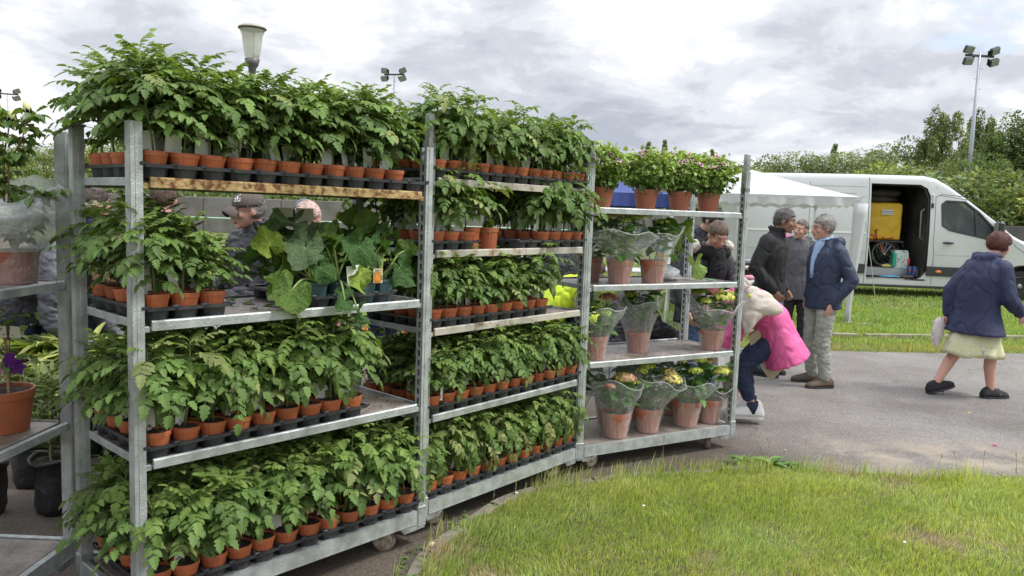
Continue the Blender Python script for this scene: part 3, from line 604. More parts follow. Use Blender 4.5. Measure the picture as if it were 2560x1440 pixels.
def caster(parent, x, y, ang):
    global CASTER
    if CASTER is None:
        w = MB(); w.lathe([(.030, -.016), (.052, -.016), (.057, -.010), (.057, .010), (.052, .016), (.030, .016)], 28, M=Matrix.Rotation(pi / 2, 4, 'X')); 
        h = MB(); h.lathe([(.006, -.020), (.014, -.019), (.042, -.0175), (.046, -.0165), (.046, .0165), (.042, .0175), (.014, .019), (.006, .020)], 24, M=Matrix.Rotation(pi / 2, 4, 'X')); h.lathe([(.009, -.030), (.009, .030)], 8, M=Matrix.Rotation(pi / 2, 4, 'X'))
        f = MB()
        for s_ in (-1, 1): f.prism([(-.014, -.012), (.014, -.012), (.034, .058), (-.020, .058)], s_ * .024 - .0015, s_ * .024 + .0015, 1)
        f.box((.007, 0, .060), (.06, .054, .006)); f.lathe([(.020, .063), (.020, .074)], 12, c=(.02, 0, 0))
        CASTER = (w.mesh('wheel', M_wheel, False), h.mesh('hub', M_hub), f.mesh('fork', M_fork))
    c = put('caster', None, parent, (x, y, .058), (0, 0, ang)); put('wheel', CASTER[0], c); put('hub', CASTER[1], c); put('fork', CASTER[2], c)
def shelf(parent, z, front=None, board=None, rough=0):
    front = front or M_galv; W2 = TRW
    m = MB(); nx_, ny_ = 14, 6; vs = []; fs = []
    m.box((TRL / 2, W2 / 2, z - .004), (TRL - .05, W2 - .05, .012), ch=.002); s_ = m.build('shelf', board or M_ply, parent)
    r = MB(); prof = [(-.024, -.024), (-.024, .006), (-.020, .011), (-.014, .012), (-.010, .008), (-.010, -.006), (-.004, -.012), (.02, -.012), (.02, -.016), (-.012, -.018), (-.016, -.026)]
    r.rings([[(x, yy, z + zz) for yy, zz in prof] for x in (.045, .055, TRL / 2, TRL - .055, TRL - .045)]); r.build('rail', front, s_)
    r = MB(); r.rings([[(x, W2 - yy, z + zz) for yy, zz in prof] for x in (.045, .055, TRL - .055, TRL - .045)]); r.build('rail', M_galv2, s_)
    for x, sg in ((.024, 1), (TRL - .024, -1)):
        r = MB(); r.rings([[(x + sg * yy * .5, y, z + zz * .8) for yy, zz in prof] for y in (.03, W2 - .03)]); r.build('rail', M_galv, s_)
    for x in (.012, TRL - .012):
        for y in (0, W2): h = MB(); h.box((x, y, z - .020), (.066, .026, .022), ch=.003); h.build('hook', front, s_)
    return s_
def trolley(label, P, yaw, tops, shelves, baseZ=.175, fronts=None, casters=None, ext=None, flip=1):
    """tops: heights of posts near-left, near-right, far-left, far-right"""
    t = thing('plant_trolley', label, 'plant trolley', (P[0], P[1], 0), yaw, 'wheeled plant trolleys')
    for (x, y, H, sd_) in ((0, 0, tops[0], 1), (TRL, 0, tops[1], -1), (0, TRW, tops[2], 1), (TRL, TRW, tops[3], -1)):
        o = put('post', post_mesh(H, .09, sd_ * flip), t, (x, y, 0), (0, 0, 0 if y == 0 else 0))
        s_ = MB(); s_.box((0, 0, .15), (.052, .055, .10), ch=.004); s_.build('socket', M_galv2, o)
    for (x, y, z0, z1) in (ext or ()):
        m = MB(); m.box((0, 0, (z0 + z1) / 2), (.034, .036, z1 - z0), ch=.004); m.box((0, 0, z0 + .01), (.048, .05, .03), ch=.004); o = m.build('post_extension', M_galv2, t); o.location = (x, y, 0)
    b = MB(); b.box((TRL / 2, TRW / 2, baseZ - .012), (TRL - .03, TRW - .03, .014), ch=.002); bo = b.build('base_board', M_ply, t)
    for y in (-.022, TRW + .022):
        f = MB(); s_ = -1 if y < 0 else 1
        f.box((TRL / 2, y, baseZ - .030), (TRL - .06, .006, .060)); f.box((TRL / 2, y - s_ * .014, baseZ - .0022), (TRL - .06, .022, .005)); f.box((TRL / 2, y - s_ * .010, baseZ - .062), (TRL - .06, .028, .005)); f.build('base_beam', M_galv, bo)
    for x in (-.012, TRL + .012):
        f = MB(); f.box((x, TRW / 2, baseZ - .032), (.024, TRW - .06, .058), ch=.003); f.build('base_beam', M_galv, bo)
    for x, s_ in ((.06, 1), (TRL - .06, -1)):
        for y in (-.018, TRW + .018): g_ = MB(); g_.prism([(x - s_ * .04, baseZ - .066), (x + s_ * .07, baseZ - .066), (x + s_ * .045, baseZ - .095), (x - s_ * .04, baseZ - .095)], y - .004, y + .004, 1); g_.build('corner_bracket', M_galv2, bo)
    for (x, y), a in zip(((.14, .06), (TRL - .16, .06), (.14, TRW - .06), (TRL - .16, TRW - .06)), casters or (0, .4, 1, 2)): caster(t, x, y, a)
    for k, z in enumerate(shelves): shelf(t, z, (fronts or {}).get(k))
    return t
T1P, T1A = (-1.2802, 2.6229), .8375
T2P, T2A = (-.4112, 3.6911), .8733
T3P, T3A = (.4451, 4.6949), .5252
SH1 = (1.672, 1.180, .690); SH2 = (1.745, 1.400, 1.021, .593); SH3 = (1.640, 1.167, .690)
trolley('galvanised plant trolley full of tomato plants, with one rusty top shelf rail, nearest the camera', T1P, T1A, (1.865, 1.885, 1.88, 1.9), SH1, .182, {0: M_rust}, (.3, 2.2, 1, 2))
trolley('plant trolley of tomato plants with cream shelf rails, between the other two loaded trolleys', T2P, T2A, (1.92, 1.965, 1.9, 1.93), SH2, .172, {0: M_cream, 1: M_cream, 2: M_cream}, (-.9, -.5, 1, 2), ext=[(0, 0, 1.86, 2.05)])
trolley('plant trolley carrying wrapped hydrangeas, at the right end of the row by the lawn', T3P, T3A, (2.04, 1.93, 1.95, 1.95), SH3, .172, None, (.2, 1.1, 1, 2), ext=[(TRL, 0, 1.80, 2.05)])
T0P, T0A = (-1.812, 3.13), -pi / 2 + .03
t0 = trolley('plant trolley with clematis and wrapped roses, cut off by the left picture edge', T0P, -pi / 2 - .02, (1.86, 1.86, 1.86, 1.86), (1.262, .682), .18, flip=-1)
# in trolley 0 the shelves lie on the side away from the row
t0.scale = (1, -1, 1)

def TW(P, a, s_, t_, z=0.): return (P[0] + s_ * cos(a) - t_ * sin(a), P[1] + s_ * sin(a) + t_ * cos(a), z)

# ------------------------------------------------------------ pots, trays and tomato plants
M_terra = mat('terracotta_plastic', (.48, .14, .060), .5, rnd=.20, var=.10, vscale=12, spec=.4, col2=(.30, .105, .055), lo=.52, hi=.72)
M_soilp = mat('potting_soil', (.035, .026, .02), .95, col2=(.075, .055, .04), vscale=60, bump=1, bscale=200)
M_tray = mat('black_tray_plastic', (.030, .034, .042), .42, spec=.5, col2=(.05, .052, .058), vscale=12)
M_stem = mat('tomato_stem', (.16, .22, .065), .6, var=.1); M_tom = mat('tomato_leaf', (.1, .2, .04), .58, attr=True, transl=.26, spec=.28, var=.12, vscale=20)
M_card = mat('white_card', (.85, .85, .82), .6)
def pot_mesh(rt, rb, h, m_=None, n=18, name='pot'):
    m = MB(); m.lathe([(rb, 0), (rb, .004), (rt * .945, h * .80), (rt * .99, h * .81), (rt, h * .98), (rt * .985, h), (rt * .93, h), (rt * .90, h * .86), (rt * .5, h * .86)], n, cap1=True); return m.mesh(name, m_ or M_terra, False)
def soil_mesh(r, z, seed=1, n=12):
    m = MB(); rg = random.Random(seed); m.lathe([(r, z - .004), (r * .8, z + .004), (r * .45, z + .008), (r * .1, z + .006)], n, cap0=False); m.v = [(a, b, c + rg.uniform(-.003, .003)) for a, b, c in m.v]; return m.mesh('soil', M_soilp, False)
POTS = [pot_mesh(.0525, .036, .085)]; SOIL = [soil_mesh(.049, .076, k) for k in range(2)]
def tomato_leaflet():
    xs = [0, .12, .26, .36, .50, .60, .74, .86, 1.]; hw = [.03, .24, .34, .22, .33, .19, .22, .09, 0]
    V = []
    for x, w in zip(xs, hw): z = -.22 * x * x; V += [(x, w, z + w * .22), (x, 0, z), (x, -w, z + w * .22)]
    F = []
    for i in range(8): a = 3 * i; F += [(a, a + 1, a + 4, a + 3), (a + 1, a + 2, a + 5, a + 4)]
    return np.array(V), np.array(F)
TLF = tomato_leaflet()
def small_leaf(): return leaf_tpl(4, .3, .2, .3)
def bend_dir(d, a, k):
    return d
def tomato(seed, H, spread=1., lush=13, droop=1., pale=0., big=1.):
    """one tomato plant: stem tube, petioles and lobed leaflets; returns stem mesh + leaf arrays"""
    rg = random.Random(seed); st = MB(); lean = Vector((rg.uniform(-.03, .03), rg.uniform(-.03, .03), 0))
    def S(t): return Vector((lean.x * t * t + .006 * sin(5 * t + seed), lean.y * t * t + .006 * cos(4 * t + seed), .076 + H * .93 * t))
    st.tube([S(k / 6) for k in range(7)], [.0045, .0046, .0042, .0038, .003, .0024, .0016], 6)
    P, T, Nn, Sz, C = [], [], [], [], []
    a = rg.uniform(0, 6.28)
    for k in range(lush):
        t = .22 + .78 * (k / (lush - 1)) ** .8; b = S(t); a += 2.4 + rg.uniform(-.4, .4)
        top = t > .85; ln = (.075 + .10 * sin(pi * min(1, t * .95 + .12)) ** .8) * spread * rg.uniform(.8, 1.2)
        if k < 3: ln *= .62
        el = (.85 if top else .55) + rg.uniform(-.28, .32); out = Vector((cos(a), sin(a), 0)); pts = [b]; p = b.copy(); n = 6
        for q in range(n):
            p = p + (out * cos(el) + Vector((0, 0, 1)) * sin(el)) * ln / n; pts.append(p.copy()); el -= (.30 if not top else .16) * droop * rg.uniform(.7, 1.3)
            out = (Matrix.Rotation(rg.uniform(-.08, .08), 3, 'Z') @ out)
        st.tube(pts, [.0022, .0018, .0016, .0014, .0012, .001, .0008], 4)
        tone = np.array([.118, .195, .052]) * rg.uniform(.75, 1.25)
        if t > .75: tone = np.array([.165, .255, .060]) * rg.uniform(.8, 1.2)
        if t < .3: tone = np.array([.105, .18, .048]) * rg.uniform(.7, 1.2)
        if rg.random() < .05 + pale: tone = np.array([.26, .30, .11]) * rg.uniform(.8, 1.15)
        spots = [(6, 0, 1.15)] + [(q, sd_, s_) for q, s_ in ((5.2, .72), (4.3, .92), (3.4, 1.0), (2.5, .85), (1.6, .6)) for sd_ in (-1, 1)]
        for q, sd_, s_ in spots:
            if k < 2 and q < 3: continue
            i0 = int(min(q, 5.99)); f = q - i0; pp = pts[i0].lerp(pts[min(i0 + 1, 6)], f); d = (pts[min(i0 + 1, 6)] - pts[max(i0 - (1 if i0 == 6 else 0), 0)]).normalized()
            if i0 == 6 or q == 6: d = (pts[6] - pts[5]).normalized(); pp = pts[6]
            lat = d.cross(Vector((0, 0, 1))); lat = lat.normalized() if lat.length > .1 else Vector((1, 0, 0)); upn = lat.cross(d)
            dd = (d * (.55 if sd_ else 1) + lat * sd_ * .85 - Vector((0, 0, 1)) * rg.uniform(-.15, .5) * droop).normalized()
            nn = (upn + Vector((rg.uniform(-.45, .45), rg.uniform(-.45, .45), .2))).normalized()
            P.append(pp); T.append(dd); Nn.append(nn); Sz.append(.050 * big * s_ * rg.uniform(.75, 1.15) * (.6 + .4 * min(1, ln / .14)) * (.72 if top else 1)); C.append(tone * rg.uniform(.8, 1.2))
    V, F, Cc = scatter(TLF, [tuple(p) for p in P], [tuple(p) for p in T], [tuple(p) for p in Nn], np.array(Sz), np.array(C))
    return st, (V, F, Cc)
TOMV = []
for k in range(12):
    H_ = .30 + .03 * (k % 4); st, (V, F, C) = tomato(100 + k, H_, 1.22, 26 + k % 3, .62 + .14 * (k % 4)); TOMV.append((st, V, F, C))
TOMM = [(s_.mesh('stem', M_stem, True), np_mesh('foliage', V, F, M_tom, C)) for s_, V, F, C in TOMV]
TALLV = [tomato(300 + k, .40, 1.22, 34, .66, big=1.08) for k in range(5)]; TALLM = [(a.mesh('stem', M_stem, True), np_mesh('foliage', *b[:2], M_tom, b[2])) for a, b in TALLV]
PALEV = [tomato(400 + k, .34, 1.2, 22, 1.45, pale=.16) for k in range(5)]; PALEM = [(a.mesh('stem', M_stem, True), np_mesh('foliage', *b[:2], M_tom, b[2])) for a, b in PALEV]
TALLA = [(a, *b) for a, b in TALLV]; PALEA = [(a, *b) for a, b in PALEV]
def card_mesh():
    m = MB(); m.box((0, 0, .055), (.042, .0012, .075)); m.box((0, 0, .01), (.012, .0012, .03)); return m.mesh('plant_tag', M_card)
CARD = card_mesh()
def tray_mesh(nx_, ny_, p=.105):
    m = MB(); w, d = nx_ * p, ny_ * p
    for i in range(nx_ + 1): m.box((i * p, d / 2, .045), (.012 if 0 < i < nx_ else .006, d, .012))
    for j in range(ny_ + 1):
        for i in range(nx_): m.box(((i + .5) * p, j * p, .0445), (p - .0125, .012 if 0 < j < ny_ else .006, .012))
    for i in range(nx_):
        for j in range(ny_): m.lathe([(.041, 0), (.0425, .002), (.0505, .050), (.0475, .050), (.040, .005)], 12, c=((i + .5) * p, (j + .5) * p, 0), sq=.12, cap1=False)
    for i in range(nx_ + 1):
        for j in (0, ny_): m.box((i * p, j * p, .051), (.026, .010, .012), ch=.003)
    return m.mesh('pot_tray', M_tray)
TRAYM = {k: tray_mesh(*k) for k in ((3, 5), (4, 5))}
def tray(P, a, s_, t_, z, k, label):
    o = put('pot_tray', TRAYM[k], None, TW(P, a, s_, t_, z), (0, 0, a + R.uniform(-.006, .006))); tag(o, label, 'tray', 'black plastic pot trays'); return o
SHN = {(1, 0): 'top shelf of the nearest trolley', (1, 1): 'second shelf of the nearest trolley', (1, 2): 'third shelf of the nearest trolley', (1, 3): 'base of the nearest trolley',
       (2, 0): 'top shelf of the middle trolley', (2, 1): 'second shelf of the middle trolley', (2, 2): 'third shelf of the middle trolley', (2, 3): 'fourth shelf of the middle trolley', (2, 4): 'base of the middle trolley'}
ROWN = ['front', 'second', 'middle', 'fourth', 'rear']
PLANTS = []
def fill(tn, P, a, sh, z, cols, rows=range(5), kinds='n', off=0.0, raise_=.011):
    for c in cols:
        for r_ in rows:
            if (tn, sh) in ((1, 2),) and r_ == 0 and c in (3,): pass
            x, y, zz = TW(P, a, .075 + off + .105 * c, .030 + .105 * r_, z + raise_)
            PLANTS.append((tn, sh, c, r_, x, y, zz, kinds))
Z1 = [s_ + .004 for s_ in SH1] + [.180]; Z2 = [s_ + .004 for s_ in SH2] + [.170]
fill(1, T1P, T1A, 0, Z1[0], range(11), kinds='t'); fill(1, T1P, T1A, 1, Z1[1], range(3), kinds='t'); fill(1, T1P, T1A, 2, Z1[2], range(9)); fill(1, T1P, T1A, 3, Z1[3], range(12))
fill(2, T2P, T2A, 0, Z2[0], range(12), kinds='m'); fill(2, T2P, T2A, 1, Z2[1], range(3)); fill(2, T2P, T2A, 1, Z2[1], range(8, 12)); fill(2, T2P, T2A, 2, Z2[2], range(9)); fill(2, T2P, T2A, 3, Z2[3], range(12)); fill(2, T2P, T2A, 4, Z2[4], range(12), kinds='p')
def trays(tn, P, a, sh, z, spans):
    for k, c0 in enumerate(spans): tray(P, a, .0225 + .105 * c0, -.0225, z + .001, (3, 5), 'black pot tray, %s from the left, on the %s' % (ORD[k], SHN[(tn, sh)]))
trays(1, T1P, T1A, 0, Z1[0], (0, 3, 6, 9)); trays(1, T1P, T1A, 1, Z1[1], (0,)); trays(1, T1P, T1A, 2, Z1[2], (0, 3, 6)); trays(1, T1P, T1A, 3, Z1[3], (0, 3, 6, 9))
trays(2, T2P, T2A, 0, Z2[0], (0, 3, 6, 9)); trays(2, T2P, T2A, 1, Z2[1], (0, 6, 9)); trays(2, T2P, T2A, 2, Z2[2], (0, 3, 6)); trays(2, T2P, T2A, 3, Z2[3], (0, 3, 6, 9)); trays(2, T2P, T2A, 4, Z2[4], (0, 3, 6, 9))
def score(p):
    tn, sh, c, r_, x, y, z, k = p; s_ = -r_ * 1.0 - math.hypot(x, y) * .25
    if c == 0 and tn == 1: s_ += 2.5
    return s_
PLANTS.sort(key=score, reverse=True)
stV, stF, stC, SS = [], [], [], MB(); nv = 0; potS = MB()
for i, (tn, sh, c, r_, x, y, z, kd) in enumerate(PLANTS):
    rz = R.uniform(0, 6.283); dx, dy = R.uniform(-.003, .003), R.uniform(-.003, .003)
    src, arr = {'n': (TOMM, TOMV), 't': (TALLM, TALLA), 'm': (TOMM, TOMV), 'p': (PALEM, PALEA)}[kd]; q = R.randrange(len(src)); sc = R.uniform(.86, 1.08)
    if kd == 't' and sh == 0: sc *= .89 - .008 * c
    if kd == 't' and sh == 1: sc *= (.84, .80, .66)[c]
    if kd == 'm': sc *= .86
    if (tn, sh) == (2, 3) or (tn, sh) == (2, 2): sc *= .84
    if (tn, sh) == (2, 4): sc *= .86
    if (tn, sh) == (1, 2): sc *= .97
    if (tn, sh) == (1, 3): sc *= 1.0
    # outer rows lean out towards the light
    lean = .06 if r_ == 0 else (.03 if r_ == 1 else (-.08 if r_ == 4 else 0)); lean += R.uniform(-.05, .05)
    A = T1A if tn == 1 else T2A; ax = Vector((cos(A), sin(A), 0)); ax2 = Vector((-sin(A), cos(A), 0)); side = (.12 if c == 0 and tn == 1 else 0) + R.uniform(-.04, .04)
    if tn == 2 and c >= 11 and sh == 4: side -= .22
    RM = Matrix.Rotation(lean, 4, ax) @ Matrix.Rotation(-side, 4, ax2) @ rotz(rz)
    if i < 300:
        t = thing('tomato_plant', 'tomato plant, %s from left, %s row, %s' % (ORD[c], ROWN[r_], SHN[(tn, sh)].replace(' of the ', ' of ')), 'tomato plant', (x + dx, y + dy, z), 0, 'young tomato plants in terracotta pots')
        po = put('pot', POTS[0], t); po.rotation_euler = (R.uniform(-.03, .03), R.uniform(-.03, .03), rz); so_ = put('soil', SOIL[i % 2], po)
        s1 = put('stem', src[q][0], t); f1 = put('foliage', src[q][1], t, kind='stuff')
        for o in (s1, f1):
            o.matrix_local = Matrix.Translation((0, 0, .07)) @ RM @ Matrix.Translation((0, 0, -.07)) @ Matrix.Scale(sc, 4)
        if R.random() < (.8 if r_ < 2 else .35):
            k = put('plant_tag', CARD, t, (.03 * cos(A + 2.2) + R.uniform(-.01, .01), .03 * sin(A + 2.2), .068), (R.uniform(-.25, .25), R.uniform(-.2, .2), A + R.uniform(-.5, .5)))
            sx = R.uniform(1.0, 1.6); k.scale = (sx, 1, R.uniform(.9, 1.5))
    else:
        st, V, F, C = arr[q]; M4 = np.array(Matrix.Translation((x, y, z + .07)) @ RM @ Matrix.Translation((0, 0, -.07)) @ Matrix.Scale(sc, 4))
        stV.append(V @ M4[:3, :3].T + M4[:3, 3]); stF.append(F + nv); stC.append(C); nv += len(V)
        SS.add([Matrix(M4.tolist()) @ Vector(p) for p in st.v[:42]], [f for f in st.f if max(f) < 42])
        potS.lathe([(.040, 0), (.0525, .083), (.048, .083), (.047, .074)], 10, c=(x, y, z))
if stV:
    rest = tag(put('tomato_plants_behind', np_mesh('tomato_plants_behind', np.concatenate(stV), np.concatenate(stF), M_tom, np.concatenate(stC)), kind='stuff'), 'rear rows of tomato plants deep on the shelves behind the front rows', 'tomato plants')
    SS.build('stem', M_stem, rest, kind='stuff'); potS.build('pot', M_terra, rest, kind='stuff')
# two taller pots standing free on the second shelf of the middle trolley, and hook-on picture card
for k, (s_, t_, lab) in enumerate(((.40, .10, 'taller terracotta pot standing free beside the first tray, middle trolley second shelf'), (.50, .06, 'tall terracotta pot with wilted seedling, alone on the middle trolley second shelf'))):
    x, y, z = TW(T2P, T2A, s_, t_, Z2[1]); t = thing('seedling_pot', lab, 'potted plant', (x, y, z), k, 'taller pots on the middle trolley')
    put('pot', pot_mesh(.055, .044, .115), t); put('soil', soil_mesh(.051, .10, 4), t)
    V, F, C = scatter(leaf_tpl(4, .3, .2, .6), np.tile([0, 0, .105], (7, 1)), [(cos(i * 1.7), sin(i * 1.7), .3) for i in range(7)], np.tile([0, 0, 1.], (7, 1)), np.full(7, .06), np.tile([.2, .24, .09], (7, 1))); put('foliage', np_mesh('foliage', V, F, M_tom, C), t, kind='stuff')
x, y, z = TW(T2P, T2A, .60, .02, Z2[3] + .09)
m = MB(); m.box((0, 0, .04), (.030, .0012, .085), 0); m.box((0, -.001, .045), (.026, .0012, .05), 1); m.ell((0, -.0016, .05), (.009, .001, .014), 8, 6, 2); o = m.build('picture_tag', [M_card, mat('tag_red', (.45, .02, .02), .5), mat('tag_pink', (.8, .25, .25), .5)]); o.location = (x, y, z); o.rotation_euler = (.1, .15, T2A); tag(o, 'white and red picture tag stuck in a pot on the middle trolley fourth shelf', 'plant tag')
m = MB(); m.box((0, 0, .07), (.018, .0015, .15)); o = m.build('white_tag', M_card); o.location = TW(T2P, T2A, .12, .0, Z2[3] + .07); o.rotation_euler = (0, .08, T2A); tag(o, 'long white plant tag standing beside the left post, middle trolley fourth shelf', 'plant tag')
m = MB(); m.box((0, .0, 0), (.02, .0012, .04)); 

# ------------------------------------------------------------ squash plants
M_sq = mat('squash_leaf', (.1, .2, .04), .5, attr=True, transl=.30, spec=.35, var=.30, vscale=30, bump=1.5, bscale=70)
M_sqst = mat('squash_stalk', (.26, .34, .10), .55, var=.12)
M_bluepot = mat('blue_green_pot', (.055, .105, .115), .5, rnd=.1)
def squash_leaf(seed, col, r=.09, cup=.25):
    rg = random.Random(seed); m = MB(); n = 30; rings_ = 5; vs = [(0, 0, 0)]; cs = []
    ph = rg.uniform(0, 6)
    for k in range(1, rings_ + 1):
        f = k / rings_
        for i in range(n):
            a = -pi * .93 + 2 * pi * .93 * i / (n - 1)
            lobe = 1 + .09 * cos(5 * a) + .045 * sin(17 * a + ph) * f + rg.uniform(-.035, .035) * f
            rr = r * f * lobe * (1 - .18 * (abs(a) / pi) ** 4)
            vein = .10 * abs(sin(a * 2.5)) * f * r * 1.3 - .05 * abs(sin(a * 7.5)) * f * r
            vs.append((rr * cos(a) + r * .25 * f * (1 - (abs(a) / pi)), rr * sin(a), cup * rr * rr / r + .010 * mnoise.noise(Vector((rr * cos(a) * 40, rr * sin(a) * 40, seed))) - vein + .026 * sin(3 * a + ph) * f * f + .006 * sin(11 * a + ph) * f * f))
    fs = [(0, 1 + i, 2 + i) for i in range(n - 1)]
    for k in range(rings_ - 1):
        for i in range(n - 1): a = 1 + k * n + i; fs.append((a, a + n, a + n + 1, a + 1))
    m.add(vs, fs); 
    # pale veins along the lobes
    c = []
    for i, p in enumerate(vs):
        if i == 0: c.append(tuple(np.array(col) * 1.5)); continue
        k = (i - 1) % n; a = -pi * .93 + 2 * pi * .93 * k / (n - 1); v = 1 - min(1, abs(sin(a * 2.5)) * 4.5); c.append(tuple(np.array(col) * (1 + .30 * v) * rg.uniform(.85, 1.15)))
    m.c = c; return m.mesh('leaf', M_sq, True, True)
def squash(label, pot_st, leaves, seed=0, tall=0.):
    """leaves: (s, t, z above shelf, radius, normal dir, tip dir, tone) in nearest-trolley coordinates"""
    x, y, z = TW(T1P, T1A, pot_st[0], pot_st[1], Z1[1] + .006); t = thing('squash_plant', label, 'squash plant', (x, y, z), T1A, 'young squash plants in blue green pots')
    m = MB(); m.lathe([(.036, 0), (.048, .085), (.052, .087), (.052, .098), (.047, .098), (.045, .085)], 16, sq=.45); p = m.build('pot', M_bluepot, t); put('soil', soil_mesh(.044, .088, 2), p)
    rq = random.Random(seed + 50); leaves = list(leaves) + [(pot_st[0] + rq.uniform(-.13, .12), pot_st[1] + rq.uniform(.0, .14), rq.uniform(.12, .30), rq.uniform(.04, .065), (rq.uniform(-.6, .6), rq.uniform(-1, -.2), rq.uniform(.1, 1)), (rq.uniform(-1, 1), 0, rq.uniform(-1, .6)), rq.choice('dmmdb')) for _ in range(6)]
    for k, (s_, t_, zz, r_, nd, td, tone) in enumerate(leaves):
        q = Vector((s_ - pot_st[0], t_ - pot_st[1], zz)); col = {'d': (.06, .14, .035), 'm': (.115, .20, .04), 'l': (.25, .36, .055), 'b': (.13, .20, .095)}[tone]
        N_ = Vector(nd).normalized(); T_ = Vector(td); T_ = (T_ - N_ * T_.dot(N_)).normalized(); B_ = N_.cross(T_)
        Mx = Matrix(((T_.x, B_.x, N_.x, q.x), (T_.y, B_.y, N_.y, q.y), (T_.z, B_.z, N_.z, q.z), (0, 0, 0, 1)))
        lf = put('leaf', squash_leaf(seed * 17 + k, col, r_), t); lf.matrix_local = Mx
        b = Vector((R.uniform(-.01, .01), R.uniform(-.01, .01), .09)); mid_ = b.lerp(q, .55) + Vector((0, 0, .05 + .25 * max(0, b.z - q.z + .05)))
        s2 = MB(); pts = [b * (1 - u) ** 2 + mid_ * 2 * u * (1 - u) + q * u * u for u in [k_ / 7 for k_ in range(8)]]
        s2.tube(pts, [.0062 - .0004 * k_ for k_ in range(8)], 6); s2.build('stalk', M_sqst, t, smooth=True)
F_ = (0, -1, .35)
squash('squash plant nearest the right post with two tall broad leaves', (1.10, .06), [(1.10, .16, .30, .085, (.1, -1, .25), (-.4, 0, 1), 'm'), (1.17, .02, .145, .075, (.1, -1, .3), (.2, 0, -1), 'd'), (1.22, .05, .22, .05, (-.5, -.8, .2), (.6, 0, .8), 'm'), (1.18, .14, .30, .055, (.3, -.3, .9), (.9, 0, -.3), 'm'), (1.02, .12, .22, .05, (0, -.9, .5), (-.5, 0, .8), 'm')], 1)
squash('squash plant with a picture tag, second from the right post', (.99, .05), [(.93, .0, .245, .080, (-.1, -1, .2), (-.5, 0, -.8), 'd'), (1.02, .10, .18, .06, (0, -1, .4), (0, 0, 1), 'm'), (.90, -.04, .12, .058, (.3, -.9, .1), (-.3, 0, -1), 'l'), (.98, .22, .26, .07, (-.2, -.8, .6), (.6, 0, .6), 'd')], 2)
squash('squash plant third from the right post with a drooping pale leaf', (.87, .06), [(.80, .10, .28, .075, (-.2, -.7, .8), (-.9, 0, .2), 'b'), (.84, .16, .16, .085, (0, -1, .05), (.1, 0, -1), 'm'), (.80, -.08, .03, .055, (.2, -.8, .5), (-.8, 0, -.3), 'd'), (.90, .2, .31, .055, (.2, .1, 1), (.8, -.2, .4), 'm'), (.86, -.09, -.02, .045, (.4, -.8, .2), (.3, 0, -1), 'd')], 3)
squash('squash plant with silvery crumpled leaves, hanging over the left side of its tray', (.76, .08), [(.70, .06, .24, .085, (-.35, -.75, .5), (-.5, -.2, -.7), 'b'), (.70, .16, .34, .075, (-.3, -.5, .9), (-.8, 0, .2), 'b'), (.64, .10, .20, .065, (.3, -.9, .1), (-.2, 0, -1), 'm'), (.60, .0, .07, .085, (-.3, -.75, .6), (-.5, -.3, -.5), 'm'), (.75, .02, .16, .06, (-.2, -.9, .4), (.4, 0, -.8), 'd')], 4)
squash('squash plant at the left end with a yellow green leaf', (.70, .20), [(.56, .10, .25, .060, (-.3, -.9, .2), (-.4, 0, .9), 'l'), (.62, .16, .24, .07, (.4, -.9, .2), (.2, 0, -1), 'm'), (.66, .24, .30, .06, (-.2, -.3, 1), (-.8, .1, .3), 'b'), (.56, .05, .10, .05, (.3, -.6, .5), (-.7, 0, -.4), 'm')], 5)  # one leaf in the lighter leaf tone
squash('squash plant in the rear of the squash tray', (.95, .20), [(1.05, .22, .33, .07, (0, -.9, .4), (.3, 0, .9), 'm'), (.90, .25, .22, .07, (0, -1, .3), (-.5, 0, -.6), 'd'), (1.12, .26, .22, .07, (.3, -.9, .3), (.6, 0, -.5), 'd'), (.80, .28, .20, .07, (-.2, -.9, .3), (-.3, 0, -.8), 'd')], 6)
tray(T1P, T1A, .70, -.01, Z1[1] + .001, (4, 5), 'black tray holding the squash plants, second shelf of the nearest trolley'); 
for k, (s_, t_, r_) in enumerate(((.75, .19, 0), (.855, .16, 0), (1.09, .17, 0), (1.10, .28, 0))):
    x, y, z = TW(T1P, T1A, s_, t_, Z1[1] + .006); m = MB(); m.lathe([(.036, 0), (.048, .085), (.052, .087), (.052, .098), (.047, .098), (.045, .085)], 16, sq=.45); o = m.build('blue_green_pot', M_bluepot); o.location = (x, y, z); tag(o, 'blue green pot half hidden behind the front squash pots, %s from the left' % ORD[k], 'pot', 'spare blue green pots')
# folded price card on a wire above the squash leaves, picture tags
M_pcard = mat('olive_card', (.60, .59, .42), .7); M_ink = mat('faint_ink', (.12, .13, .16), .8)
def price_card(loc, rz, label, colm, w=.075, h=.062, gap=.008, tilt=0.):
    t = thing('price_card', label, 'price card', loc, rz, 'folded price cards on wires')
    for s_ in (-1, 1): m = MB(); m.box((s_ * (w / 2 + gap), 0, 0), (w, .0015, h)); o = m.build('card', colm, t); o.rotation_euler = (0, tilt * s_, s_ * -.12)
    m = MB(); m.box((0, .004, -.01), (.012, .003, h * 1.1)); m.build('clip', M_dark, t); m = MB(); m.tube([(0, .006, -.30), (0, .006, h * .5), (.02, .006, h * .62)], .002, 5); m.build('wire', M_dark, t)
    for k, (x_, z_) in enumerate(((w * .75, .008), (w * 1.15, .006), (-w * .3, -.012), (w * .5, -.014))): m = MB(); m.box((x_, -.003, z_), (.016, .0008, .0018)); m.box((x_ - .004, -.003, z_ - .002), (.0015, .0008, .006)); o = m.build('handwriting', M_ink, t)
x, y, z = TW(T1P, T1A, .80, .30, 1.56); price_card((x, y, z), T1A * .35, 'olive folded price card on a wire standing above the squash leaves', M_pcard)
